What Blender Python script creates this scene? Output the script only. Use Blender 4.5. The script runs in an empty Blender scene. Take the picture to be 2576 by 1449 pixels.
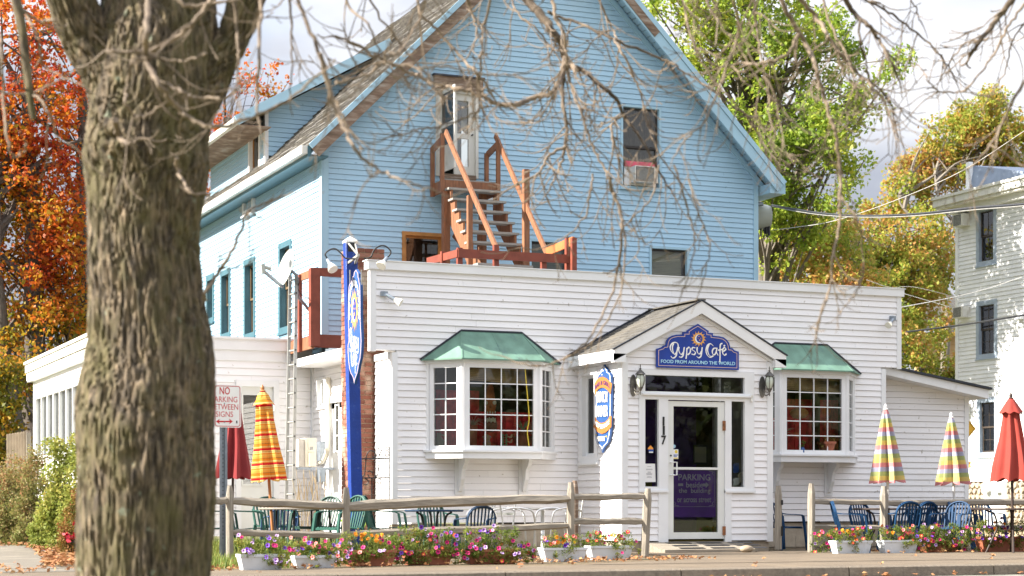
import bpy, math, random
import numpy as np
from mathutils import Vector, Matrix, noise
R = math.radians
random.seed(11); np.random.seed(11)
col = bpy.context.scene.collection
sc = bpy.context.scene

# ------------------------------------------------------------ camera, world, sun, exposure
EYE = 0.70; TH = R(23.1); SN, CS = math.sin(TH), math.cos(TH)
FPX, CX, HY = 4700.0, 1288.0, 1275.0          # focal length, principal column and horizon row of a 2576-wide picture
cam_d = bpy.data.cameras.new('camera'); cam = bpy.data.objects.new('camera', cam_d); col.objects.link(cam)
sc.camera = cam
cam.location = (0, 0, EYE); cam.rotation_euler = (R(90), 0, -TH)
cam_d.sensor_width = 36; cam_d.lens = 36 * FPX / 2576
cam_d.shift_y = (HY - 724.5) / 2576
cam_d.clip_start = 0.1; cam_d.clip_end = 3000
cam_d.dof.use_dof = True; cam_d.dof.focus_distance = 30.0; cam_d.dof.aperture_fstop = 2.5

SUN_EL, SUN_BACK = R(33), R(10)               # the sun stands to the left, a little behind the facades
sdir = Vector((-math.cos(SUN_BACK) * math.cos(SUN_EL), math.sin(SUN_BACK) * math.cos(SUN_EL), math.sin(SUN_EL)))
sun_d = bpy.data.lights.new('sun', 'SUN'); sun_d.energy = 4.3; sun_d.angle = R(0.53); sun_d.color = (1.0, 0.93, 0.82)
sun = bpy.data.objects.new('sun', sun_d); col.objects.link(sun)
sun.rotation_euler = sdir.to_track_quat('Z', 'Y').to_euler()

world = bpy.data.worlds.new('World'); sc.world = world; world.use_nodes = True
wn, wl = world.node_tree.nodes, world.node_tree.links
wn.clear()
w_out = wn.new('ShaderNodeOutputWorld'); w_bg = wn.new('ShaderNodeBackground')
w_sky = wn.new('ShaderNodeTexSky'); w_sky.sky_type = 'NISHITA'; w_sky.sun_disc = False
w_sky.sun_elevation = SUN_EL; w_sky.sun_rotation = math.atan2(sdir.x, sdir.y)
w_tc = wn.new('ShaderNodeTexCoord')
w_map = wn.new('ShaderNodeMapping'); w_map.inputs['Scale'].default_value = (1.0, 1.0, 2.6)
w_map.inputs['Location'].default_value = (0.35, 0.1, 0.2)
w_n1 = wn.new('ShaderNodeTexNoise'); w_n1.inputs['Scale'].default_value = 2.2; w_n1.inputs['Detail'].default_value = 7; w_n1.inputs['Roughness'].default_value = 0.5
w_n2 = wn.new('ShaderNodeTexNoise'); w_n2.inputs['Scale'].default_value = 5.0; w_n2.inputs['Detail'].default_value = 5
w_r1 = wn.new('ShaderNodeValToRGB'); w_r1.color_ramp.elements[0].position = 0.20; w_r1.color_ramp.elements[1].position = 0.42
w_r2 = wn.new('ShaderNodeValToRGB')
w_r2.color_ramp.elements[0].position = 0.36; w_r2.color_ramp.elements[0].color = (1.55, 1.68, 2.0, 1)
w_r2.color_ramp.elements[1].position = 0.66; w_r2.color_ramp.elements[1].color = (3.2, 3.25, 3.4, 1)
w_mix = wn.new('ShaderNodeMixRGB')
wl.new(w_tc.outputs['Generated'], w_map.inputs['Vector'])
wl.new(w_map.outputs[0], w_n1.inputs['Vector']); wl.new(w_map.outputs[0], w_n2.inputs['Vector'])
wl.new(w_n1.outputs[0], w_r1.inputs[0]); wl.new(w_n2.outputs[0], w_r2.inputs[0])
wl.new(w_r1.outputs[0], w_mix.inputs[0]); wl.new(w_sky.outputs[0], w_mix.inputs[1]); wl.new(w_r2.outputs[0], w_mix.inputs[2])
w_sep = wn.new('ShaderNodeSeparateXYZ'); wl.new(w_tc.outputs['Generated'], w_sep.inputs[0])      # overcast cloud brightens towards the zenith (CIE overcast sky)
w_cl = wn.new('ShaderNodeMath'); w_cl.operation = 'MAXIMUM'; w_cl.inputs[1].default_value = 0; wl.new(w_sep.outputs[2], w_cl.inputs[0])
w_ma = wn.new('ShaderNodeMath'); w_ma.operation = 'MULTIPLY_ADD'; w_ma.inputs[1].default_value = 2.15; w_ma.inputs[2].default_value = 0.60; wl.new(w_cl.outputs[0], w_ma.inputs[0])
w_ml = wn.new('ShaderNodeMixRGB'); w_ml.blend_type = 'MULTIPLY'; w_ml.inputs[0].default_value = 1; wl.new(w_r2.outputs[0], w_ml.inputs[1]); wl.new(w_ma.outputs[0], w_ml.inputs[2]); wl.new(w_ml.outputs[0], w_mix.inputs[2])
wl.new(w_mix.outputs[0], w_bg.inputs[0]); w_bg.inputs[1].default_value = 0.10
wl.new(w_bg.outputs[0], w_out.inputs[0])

sc.view_settings.view_transform = 'Standard'; sc.view_settings.look = 'None'
sc.view_settings.exposure = 1.75; sc.view_settings.gamma = 1; sc.view_settings.use_curve_mapping = False

# ------------------------------------------------------------ surveying helpers: where a line of sight meets a surface
def ray(px, py):
    u = (px - CX) / FPX
    return Vector((SN + u * CS, CS - u * SN, (HY - py) / FPX))
EYEV = Vector((0, 0, EYE))
def onY(px, py, Y): d = ray(px, py); return EYEV + d * (Y / d.y)
def onX(px, py, X): d = ray(px, py); return EYEV + d * (X / d.x)
def onZ(px, py, z=0.0): d = ray(px, py); return EYEV + d * ((z - EYE) / d.z)
def atT(px, py, t): return EYEV + ray(px, py) * t

# ------------------------------------------------------------ materials
MAT = {}
def node_mat(name):
    m = bpy.data.materials.new(name); m.use_nodes = True
    return m, m.node_tree.nodes, m.node_tree.links, m.node_tree.nodes['Principled BSDF']
def mat(name, c, rough=0.6, var=0.12, scale=3.0, bump=0.0, bscale=30.0, metal=0.0, stretch=(1, 1, 1), dirt=None, dirt_at=(0.55, 0.75), dscale=1.5, spec=0.4, coat=0.0, orand=0.0, specks=None):
    if name in MAT: return MAT[name]
    m, n, l, b = node_mat(name)
    b.inputs['Roughness'].default_value = rough; b.inputs['Metallic'].default_value = metal
    b.inputs['Specular IOR Level'].default_value = spec; b.inputs['Coat Weight'].default_value = coat
    tc = n.new('ShaderNodeTexCoord'); mp = n.new('ShaderNodeMapping'); mp.inputs['Scale'].default_value = stretch
    l.new(tc.outputs['Object'], mp.inputs[0])
    t = n.new('ShaderNodeTexNoise'); t.inputs['Scale'].default_value = scale; t.inputs['Detail'].default_value = 6
    l.new(mp.outputs[0], t.inputs['Vector'])
    r = n.new('ShaderNodeValToRGB'); r.color_ramp.elements[0].position = 0.3; r.color_ramp.elements[1].position = 0.7
    r.color_ramp.elements[0].color = tuple(max(0, x * (1 - var)) for x in c) + (1,)
    r.color_ramp.elements[1].color = tuple(min(1, x * (1 + var)) for x in c) + (1,)
    l.new(t.outputs[0], r.inputs[0]); out = r.outputs[0]
    if dirt:
        d = n.new('ShaderNodeTexNoise'); d.inputs['Scale'].default_value = dscale; d.inputs['Detail'].default_value = 8; d.inputs['Roughness'].default_value = 0.65
        l.new(mp.outputs[0], d.inputs['Vector'])
        dr = n.new('ShaderNodeValToRGB'); dr.color_ramp.elements[0].position = dirt_at[0]; dr.color_ramp.elements[1].position = dirt_at[1]
        l.new(d.outputs[0], dr.inputs[0])
        mx = n.new('ShaderNodeMixRGB'); mx.inputs[2].default_value = tuple(dirt) + (1,)
        l.new(dr.outputs[0], mx.inputs[0]); l.new(out, mx.inputs[1]); out = mx.outputs[0]
    if orand:      # each board has its own slight tone
        oi = n.new('ShaderNodeObjectInfo'); mr = n.new('ShaderNodeMapRange'); mr.inputs[3].default_value = 1 - orand; mr.inputs[4].default_value = 1.0
        l.new(oi.outputs['Random'], mr.inputs[0]); mo = n.new('ShaderNodeMixRGB'); mo.blend_type = 'MULTIPLY'; mo.inputs[0].default_value = 1
        l.new(out, mo.inputs[1]); l.new(mr.outputs[0], mo.inputs[2]); out = mo.outputs[0]
    if specks:     # small nail stains and grime spots
        sn = n.new('ShaderNodeTexNoise'); sn.inputs['Scale'].default_value = 13; sn.inputs['Detail'].default_value = 2; l.new(mp.outputs[0], sn.inputs['Vector'])
        sr = n.new('ShaderNodeValToRGB'); sr.color_ramp.elements[0].position = .70; sr.color_ramp.elements[1].position = .76; l.new(sn.outputs[0], sr.inputs[0])
        ms = n.new('ShaderNodeMixRGB'); ms.inputs[2].default_value = tuple(specks) + (1,); l.new(sr.outputs[0], ms.inputs[0]); l.new(out, ms.inputs[1]); out = ms.outputs[0]
    l.new(out, b.inputs['Base Color'])
    if bump:
        t2 = n.new('ShaderNodeTexNoise'); t2.inputs['Scale'].default_value = bscale; t2.inputs['Detail'].default_value = 5
        l.new(mp.outputs[0], t2.inputs['Vector'])
        bp = n.new('ShaderNodeBump'); bp.inputs['Strength'].default_value = bump; bp.inputs['Distance'].default_value = 0.02
        l.new(t2.outputs[0], bp.inputs['Height']); l.new(bp.outputs[0], b.inputs['Normal'])
    MAT[name] = m
    return m
def island_mat(name, stops, rough=0.55, transl=0.35, zmix=None, nscale=0.6, spec=0.3):
    """colour differs from piece to piece; stops = [(pos, colour)]; a soft noise field groups alike colours"""
    if name in MAT: return MAT[name]
    m, n, l, b = node_mat(name)
    g = n.new('ShaderNodeNewGeometry'); tc = n.new('ShaderNodeTexCoord')
    t = n.new('ShaderNodeTexNoise'); t.inputs['Scale'].default_value = nscale; t.inputs['Detail'].default_value = 3
    l.new(tc.outputs['Object'], t.inputs['Vector'])
    a = n.new('ShaderNodeMath'); a.operation = 'MULTIPLY_ADD'; a.inputs[1].default_value = 0.42; a.inputs[2].default_value = -0.31
    l.new(g.outputs['Random Per Island'], a.inputs[0])
    s = n.new('ShaderNodeMath'); s.operation = 'MULTIPLY_ADD'; s.inputs[1].default_value = 1.25
    l.new(t.outputs[0], s.inputs[0]); l.new(a.outputs[0], s.inputs[2]); fac = s.outputs[0]
    if zmix:
        sp = n.new('ShaderNodeSeparateXYZ'); l.new(tc.outputs['Object'], sp.inputs[0])
        mr = n.new('ShaderNodeMapRange'); mr.inputs[1].default_value, mr.inputs[2].default_value = zmix[0], zmix[1]
        mr.inputs[3].default_value, mr.inputs[4].default_value = zmix[2], zmix[3]
        l.new(sp.outputs[2], mr.inputs[0])
        ad = n.new('ShaderNodeMath'); ad.operation = 'ADD'; l.new(fac, ad.inputs[0]); l.new(mr.outputs[0], ad.inputs[1]); fac = ad.outputs[0]
    r = n.new('ShaderNodeValToRGB'); e = r.color_ramp.elements
    e[0].position, e[0].color = stops[0][0], tuple(stops[0][1]) + (1,)
    e[1].position, e[1].color = stops[-1][0], tuple(stops[-1][1]) + (1,)
    for p, c in stops[1:-1]: k = e.new(p); k.color = tuple(c) + (1,)
    l.new(fac, r.inputs[0]); l.new(r.outputs[0], b.inputs['Base Color'])
    b.inputs['Roughness'].default_value = rough; b.inputs['Specular IOR Level'].default_value = spec
    if transl:
        tr = n.new('ShaderNodeBsdfTranslucent'); l.new(r.outputs[0], tr.inputs[0])
        mx = n.new('ShaderNodeMixShader'); mx.inputs[0].default_value = transl
        l.new(b.outputs[0], mx.inputs[1]); l.new(tr.outputs[0], mx.inputs[2])
        l.new(mx.outputs[0], n['Material Output'].inputs[0])
    MAT[name] = m
    return m
def glass_mat(name, tint=(0.9, 0.93, 0.92), refl=0.10, rough=0.01):
    if name in MAT: return MAT[name]
    m = bpy.data.materials.new(name); m.use_nodes = True; n, l = m.node_tree.nodes, m.node_tree.links; n.clear()
    o = n.new('ShaderNodeOutputMaterial'); mx = n.new('ShaderNodeMixShader')
    tr = n.new('ShaderNodeBsdfTransparent'); tr.inputs[0].default_value = tint + (1,)
    gl = n.new('ShaderNodeBsdfGlossy'); gl.inputs['Roughness'].default_value = rough
    fr = n.new('ShaderNodeFresnel'); fr.inputs[0].default_value = 1.5
    ml = n.new('ShaderNodeMath'); ml.operation = 'ADD'; ml.inputs[1].default_value = refl - 0.04
    tn = n.new('ShaderNodeTexNoise'); tn.inputs['Scale'].default_value = 1.7
    tcc = n.new('ShaderNodeTexCoord'); l.new(tcc.outputs['Object'], tn.inputs['Vector'])
    bp = n.new('ShaderNodeBump'); bp.inputs['Strength'].default_value = 0.08; l.new(tn.outputs[0], bp.inputs['Height']); l.new(bp.outputs[0], gl.inputs['Normal'])
    l.new(fr.outputs[0], ml.inputs[0]); l.new(ml.outputs[0], mx.inputs[0])
    l.new(tr.outputs[0], mx.inputs[1]); l.new(gl.outputs[0], mx.inputs[2]); l.new(mx.outputs[0], o.inputs[0])
    MAT[name] = m; return m
def stripe_mat(name, cols, period, rough=0.85, axis=2, weave=True):
    """bands of cloth colour along the object's height; cols = [(start 0..1, colour)]"""
    m, n, l, b = node_mat(name)
    tc = n.new('ShaderNodeTexCoord'); sp = n.new('ShaderNodeSeparateXYZ'); l.new(tc.outputs['Object'], sp.inputs[0])
    d = n.new('ShaderNodeMath'); d.operation = 'DIVIDE'; d.inputs[1].default_value = period; l.new(sp.outputs[axis], d.inputs[0])
    f = n.new('ShaderNodeMath'); f.operation = 'FRACT'; l.new(d.outputs[0], f.inputs[0])
    r = n.new('ShaderNodeValToRGB'); r.color_ramp.interpolation = 'CONSTANT'; e = r.color_ramp.elements
    e[0].position, e[0].color = cols[0][0], tuple(cols[0][1]) + (1,)
    e[1].position, e[1].color = cols[1][0], tuple(cols[1][1]) + (1,)
    for p, c in cols[2:]: k = e.new(p); k.color = tuple(c) + (1,)
    l.new(f.outputs[0], r.inputs[0])
    t = n.new('ShaderNodeTexNoise'); t.inputs['Scale'].default_value = 5; l.new(tc.outputs['Object'], t.inputs['Vector'])
    mr = n.new('ShaderNodeMapRange'); mr.inputs[3].default_value = 0.85; mr.inputs[4].default_value = 1.12; l.new(t.outputs[0], mr.inputs[0])
    mu = n.new('ShaderNodeMixRGB'); mu.blend_type = 'MULTIPLY'; mu.inputs[0].default_value = 1
    l.new(r.outputs[0], mu.inputs[1]); l.new(mr.outputs[0], mu.inputs[2]); l.new(mu.outputs[0], b.inputs['Base Color'])
    b.inputs['Roughness'].default_value = rough; b.inputs['Specular IOR Level'].default_value = 0.15
    tr = n.new('ShaderNodeBsdfTranslucent'); l.new(mu.outputs[0], tr.inputs[0]); mx = n.new('ShaderNodeMixShader'); mx.inputs[0].default_value = 0.3
    l.new(b.outputs[0], mx.inputs[1]); l.new(tr.outputs[0], mx.inputs[2]); l.new(mx.outputs[0], n['Material Output'].inputs[0])
    MAT[name] = m; return m

M_white = mat('white_vinyl', (0.885, 0.875, 0.885), 0.42, 0.025, 1.2, dirt=(0.80, 0.77, 0.745), dirt_at=(0.56, 0.85), dscale=1.1, orand=.045, specks=(.5, .47, .43), bump=0.04, bscale=90, spec=0.35)
M_trim = mat('white_painted_trim', (0.80, 0.81, 0.82), 0.4, 0.04, 2.0, dirt=(0.55, 0.52, 0.46), dirt_at=(0.64, 0.9), dscale=3)
M_oldtrim = mat('weathered_white_trim', (0.70, 0.69, 0.64), 0.6, 0.1, 2.5, dirt=(0.33, 0.27, 0.2), dirt_at=(0.52, 0.75), dscale=4, stretch=(1, 1, .4))
M_blue = mat('blue_vinyl', (0.39, 0.60, 0.765), 0.45, 0.05, 0.9, orand=.07, specks=(.22, .38, .5), dirt=(0.42, 0.60, 0.73), dirt_at=(0.5, 0.8), dscale=.8, bump=0.04, bscale=90, spec=0.35)
M_bluetrim = mat('blue_painted_trim', (0.36, 0.56, 0.69), 0.45, 0.05, 2.0, dirt=(0.2, 0.33, 0.42), dirt_at=(0.6, 0.85))
M_grey = mat('grey_white_clapboard', (0.87, 0.88, 0.89), 0.6, 0.06, 2.5, orand=.06, dirt=(0.72, 0.71, 0.68), dirt_at=(0.56, 0.8), dscale=4)
M_shingle = mat('asphalt_shingle', (0.105, 0.098, 0.088), 0.9, 0.35, 9, bump=0.5, bscale=120, orand=.25, dirt=(0.155, 0.138, 0.112), dirt_at=(0.45, 0.7))
M_oldwood = mat('weathered_fence_wood', (0.30, 0.26, 0.205), 0.85, 0.3, 7, bump=0.5, bscale=25, stretch=(.35, 6, 6), dirt=(0.2, 0.17, 0.14), dirt_at=(0.52, 0.72), dscale=5)
M_oldwoodv = mat('weathered_post_wood', (0.31, 0.275, 0.225), 0.85, 0.3, 7, bump=0.5, bscale=25, stretch=(6, 6, .35), dirt=(0.22, 0.19, 0.15), dirt_at=(0.52, 0.72), dscale=5)
M_cedar = mat('red_stained_cedar', (0.25, 0.11, 0.055), 0.6, 0.28, 8, bump=0.15, bscale=40, stretch=(3, 3, .5), dirt=(0.17, 0.07, 0.04), dirt_at=(0.5, 0.75))
M_redpaint = mat('dark_red_stained_wood', (0.22, 0.055, 0.032), 0.55, 0.2, 6, dirt=(0.16, 0.04, 0.03), dirt_at=(0.5, 0.8))
M_barn = mat('weathered_board_and_soffit_shade', (0.22, 0.15, 0.105), 0.8, 0.4, 6, stretch=(.5, .5, 3), bump=.3, dirt=(0.36, 0.33, 0.29), dirt_at=(0.5, 0.7), dscale=6)
M_greydeck = mat('grey_tread_wood', (0.30, 0.29, 0.27), 0.8, 0.2, 8, stretch=(1, 6, 6))
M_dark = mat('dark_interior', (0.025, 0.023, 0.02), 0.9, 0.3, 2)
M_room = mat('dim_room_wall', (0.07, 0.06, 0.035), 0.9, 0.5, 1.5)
M_black = mat('black_metal', (0.02, 0.02, 0.022), 0.4, 0.2, 8)
M_drip = mat('dark_drip_edge', (0.05, 0.055, 0.07), 0.4, 0.2, 5, metal=0.5)
M_alu = mat('brushed_aluminium', (0.62, 0.62, 0.61), 0.28, 0.08, 8, metal=0.9)
M_galv = mat('galvanised_steel', (0.27, 0.31, 0.36), 0.45, 0.15, 12, metal=0.6)
M_ladder = mat('dull_aluminium', (0.36, 0.36, 0.34), 0.45, 0.08, 8, metal=0.35)
M_pane = glass_mat('window_glass', refl=0.055)
M_pane2 = glass_mat('far_window_glass', refl=0.13)
M_copper = mat('verdigris_copper', (0.135, 0.25, 0.19), 0.68, 0.22, 1.6, stretch=(3, 3, .5), dirt=(0.09, 0.16, 0.15), dirt_at=(0.57, 0.72), dscale=2.0, spec=0.4)
M_brick = None

# ------------------------------------------------------------ mesh building
def woff(o):
    v = Vector((0, 0, 0))
    while o is not None: v += o.location; o = o.parent
    return v
def tagset(o, label=None, cat=None, group=None, kind=None):
    for k, v in (('label', label), ('category', cat), ('group', group), ('kind', kind)):
        if v: o[k] = v
    return o
def thing(name, label, cat, loc=(0, 0, 0), group=None):
    o = bpy.data.objects.new(name, None); o.location = loc; o.empty_display_size = 0.2
    col.objects.link(o); return tagset(o, label, cat, group)
class MB:
    def __init__(s): s.v = []; s.f = []
    def add(s, vs, fs):
        k = len(s.v); s.v += [tuple(v) for v in vs]; s.f += [tuple(k + i for i in f) for f in fs]; return s
    def hexa(s, c):    # 8 corners: bottom ring 0-3, top ring 4-7
        return s.add(c, [(0, 3, 2, 1), (4, 5, 6, 7), (0, 1, 5, 4), (1, 2, 6, 5), (2, 3, 7, 6), (3, 0, 4, 7)])
    def box(s, x0, x1, y0, y1, z0, z1):
        return s.hexa([(x0, y0, z0), (x1, y0, z0), (x1, y1, z0), (x0, y1, z0), (x0, y0, z1), (x1, y0, z1), (x1, y1, z1), (x0, y1, z1)])
    def beam(s, a, b, w, h, up=(0, 0, 1)):
        a, b = Vector(a), Vector(b); d = (b - a).normalized(); up = Vector(up)
        if abs(d.dot(up)) > 0.99: up = Vector((0, 1, 0))
        sd = d.cross(up).normalized(); u = sd.cross(d)
        sd *= w / 2; u *= h / 2
        return s.hexa([a - sd - u, a + sd - u, b + sd - u, b - sd - u, a - sd + u, a + sd + u, b + sd + u, b - sd + u])
    def tube(s, pts, rad, n=8, cap=True):
        pts = [Vector(p) for p in pts]
        if not hasattr(rad, '__len__'): rad = [rad] * len(pts)
        k0 = len(s.v); ref = Vector((0.31, 0.2, 0.93))
        if abs((pts[-1] - pts[0]).normalized().dot(ref.normalized())) > 0.9: ref = Vector((1, 0.1, 0))
        for i, p in enumerate(pts):
            d = (pts[min(i + 1, len(pts) - 1)] - pts[max(i - 1, 0)])
            if d.length < 1e-9: d = Vector((0, 0, 1))
            d.normalize(); a = d.cross(ref).normalized(); b = d.cross(a); ref = a.cross(d)
            for j in range(n):
                t = 2 * math.pi * j / n
                s.v.append(tuple(p + (a * math.cos(t) + b * math.sin(t)) * rad[i]))
        for i in range(len(pts) - 1):
            for j in range(n):
                q = k0 + i * n
                s.f.append((q + j, q + (j + 1) % n, q + n + (j + 1) % n, q + n + j))
        if cap:
            s.f.append(tuple(k0 + j for j in range(n))[::-1]); q = k0 + (len(pts) - 1) * n; s.f.append(tuple(q + j for j in range(n)))
        return s
    def sweep(s, pts, wdir, w, th):
        """flat bar following pts; wdir = direction of its width"""
        pts = [Vector(p) for p in pts]; W = Vector(wdir).normalized(); k0 = len(s.v)
        if not hasattr(w, '__len__'): w = [w] * len(pts)
        for i, p in enumerate(pts):
            d = (pts[min(i + 1, len(pts) - 1)] - pts[max(i - 1, 0)]).normalized(); nn = d.cross(W).normalized() * th / 2; ww = W * w[i] / 2
            s.v += [tuple(p - ww - nn), tuple(p + ww - nn), tuple(p + ww + nn), tuple(p - ww + nn)]
        for i in range(len(pts) - 1):
            for j in range(4):
                q = k0 + i * 4; s.f.append((q + j, q + (j + 1) % 4, q + 4 + (j + 1) % 4, q + 4 + j))
        s.f.append((k0 + 3, k0 + 2, k0 + 1, k0)); q = k0 + (len(pts) - 1) * 4; s.f.append((q, q + 1, q + 2, q + 3))
        return s
    def lathe(s, prof, n=16, at=(0, 0, 0), fold=0, nf=8, twist=0):
        k0 = len(s.v); A = Vector(at)
        for i, (r, z) in enumerate(prof):
            for j in range(n):
                t = 2 * math.pi * j / n; rr = r * (1 + fold * math.cos(nf * t + twist * z))
                s.v.append((A.x + rr * math.cos(t), A.y + rr * math.sin(t), A.z + z))
        for i in range(len(prof) - 1):
            for j in range(n):
                q = k0 + i * n; s.f.append((q + j, q + (j + 1) % n, q + n + (j + 1) % n, q + n + j))
        s.f.append(tuple(k0 + j for j in range(n))[::-1]); q = k0 + (len(prof) - 1) * n; s.f.append(tuple(q + j for j in range(n)))
        return s
    def prism(s, pts, off):
        """closed polygon pts (3D, in order) pushed by vector off"""
        k = len(s.v); n = len(pts); off = Vector(off)
        s.v += [tuple(Vector(p)) for p in pts] + [tuple(Vector(p) + off) for p in pts]
        s.f.append(tuple(range(k, k + n))); s.f.append(tuple(range(k + 2 * n - 1, k + n - 1, -1)))
        for i in range(n): j = (i + 1) % n; s.f.append((k + i, k + n + i, k + n + j, k + j))
        return s
    def build(s, name, m, parent=None, smooth=False, origin=None, **tags):
        o0 = woff(parent) if parent is not None else Vector((0, 0, 0))
        loc = Vector((0, 0, 0))
        if origin is not None: loc = Vector(origin) - o0
        sh = o0 + loc
        me = bpy.data.meshes.new(name)
        me.from_pydata([(v[0] - sh.x, v[1] - sh.y, v[2] - sh.z) for v in s.v], [], s.f)
        me.materials.append(m); me.update()
        if smooth:
            me.polygons.foreach_set('use_smooth', [True] * len(me.polygons))
            try: me.set_sharp_from_angle(angle=R(38))
            except Exception: pass
        o = bpy.data.objects.new(name, me); o.location = loc; col.objects.link(o)
        if parent is not None: o.parent = parent
        return tagset(o, **tags)
def fix_normals(o):
    import bmesh
    bm = bmesh.new(); bm.from_mesh(o.data); bmesh.ops.recalc_face_normals(bm, faces=bm.faces); bm.to_mesh(o.data); bm.free(); return o
def copy_tree(o, parent=None):
    c = o.copy(); col.objects.link(c)
    if parent is not None: c.parent = parent
    for ch in list(o.children): copy_tree(ch, c)
    return c
def place(proto, used, loc, rz=0, scale=1, label=None, group=None):
    o = copy_tree(proto) if used.get(proto.name) else proto
    used[proto.name] = True
    o.location = loc; o.rotation_euler = (0, 0, rz); o.scale = (scale,) * 3
    if label: o['label'] = label
    if group: o['group'] = group
    return o
USED = {}
def smooth_path(pts, k=6):
    P = [Vector(p) for p in pts]; P = [P[0] * 2 - P[1]] + P + [P[-1] * 2 - P[-2]]; out = []
    for i in range(1, len(P) - 2):
        a, b, c, d = P[i - 1:i + 3]
        for j in range(k):
            t = j / k
            out.append(0.5 * ((2 * b) + (c - a) * t + (2 * a - 5 * b + 4 * c - d) * t * t + (3 * b - a - 3 * c + d) * t ** 3))
    out.append(P[-2]); return out

class Wall:
    """an upright plane: origin O, horizontal direction A (left to right as seen from outside), outward normal N"""
    def __init__(s, O, A):
        s.O = Vector(O); s.A = Vector((A[0], A[1], 0)).normalized(); s.N = Vector((s.A.y, -s.A.x, 0))
    def p(s, a, z, off=0.0): q = s.O + s.A * a + s.N * off; return Vector((q.x, q.y, z))
    def px(s, px, py, off=0.0):
        d = ray(px, py); O = s.O + s.N * off
        t = (O - Vector((0, 0, O.z))).dot(s.N) / d.dot(s.N); q = EYEV + d * t
        return (q - O).dot(s.A) if True else 0, q.z
    def a(s, px, off=0.0): return s.px(px, 1000, off)[0]
    def hexa(s, mb, a0b, a1b, a0t, a1t, zb, zt, i, ob, ot):
        return mb.hexa([s.p(a0b, zb, ob), s.p(a1b, zb, ob), s.p(a1b, zb, i), s.p(a0b, zb, i), s.p(a0t, zt, ot), s.p(a1t, zt, ot), s.p(a1t, zt, i), s.p(a0t, zt, i)])
    def box(s, mb, a0, a1, z0, z1, o0, o1): return s.hexa(mb, a0, a1, a0, a1, z0, z1, o0, o1, o1)
    def poly(s, mb, pts, o0, o1):
        return mb.prism([s.p(a, z, o1) for a, z in pts], s.N * (o0 - o1))

def siding(parent, W, z0, z1, expo, rng, holes, m, thick=0.06, joints=3.7, rs=1, cnt=None, lap=0.019, gap=0.0032, name='siding_board'):
    """one object per clapboard; rng(z) -> (left, right); holes = [(a0, a1, z0, z1)]"""
    rnd = random.Random(rs); n = max(1, round((z1 - z0) / expo)); e = (z1 - z0) / n; rest = MB()
    for i in range(n):
        zb, zt = z0 + i * e, z0 + (i + 1) * e
        b0, b1 = rng(zb); t0, t1 = rng(zt)
        if b1 - b0 < 0.03: continue
        if t1 < t0: t0 = t1 = (t0 + t1) / 2
        hs = [h for h in holes if min(zt, h[3]) - max(zb, h[2]) > 0.004 and h[1] > b0 and h[0] < b1]
        brk = sorted({b0, b1} | {min(max(v, b0), b1) for h in hs for v in h[:2]}); segs = []
        for s0, s1 in zip(brk[:-1], brk[1:]):
            if s1 - s0 < 1e-6: continue
            mid = (s0 + s1) / 2; cov = [h for h in hs if h[0] < mid < h[1]]
            if not cov: pcs = [(zb, zt)]
            else:
                cl, ch = max(zb, min(h[2] for h in cov)), min(zt, max(h[3] for h in cov)); pcs = []
                if cl - zb > 0.008: pcs.append((zb, cl))
                if zt - ch > 0.008: pcs.append((ch, zt))
            for lo, hi in pcs:
                if segs and abs(segs[-1][1] - s0) < 1e-6 and segs[-1][2:] == (lo, hi): segs[-1] = (segs[-1][0], s1, lo, hi)
                else: segs.append((s0, s1, lo, hi))
        for a0, a1, lo, hi in segs:
            js = [a0]; x = a0 + rnd.uniform(0.35, 1.0) * joints
            while x < a1 - 0.6: js.append(x); x += joints
            js.append(a1)
            for q in range(len(js) - 1):
                s0, s1 = js[q], js[q + 1]; g = 0.0012
                l0 = t0 if abs(s0 - b0) < 1e-6 else s0 + g; l1 = t1 if abs(s1 - b1) < 1e-6 else s1 - g
                bb0 = s0 if abs(s0 - b0) < 1e-6 else s0 + g; bb1 = s1 if abs(s1 - b1) < 1e-6 else s1 - g
                l0 = min(l0, l1)
                jj = rnd.uniform(-.0012, .0012)
                if cnt is not None and cnt[0] >= 300: W.hexa(rest, bb0, bb1, l0, l1, lo + gap, hi, -thick, lap + jj, 0.002); continue
                mb = MB(); W.hexa(mb, bb0, bb1, l0, l1, lo + gap, hi, -thick, lap + jj, 0.002)
                mb.build(name, m, parent)
                if cnt is not None: cnt[0] += 1
    if rest.f: rest.build(name, m, parent, kind='stuff')

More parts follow.
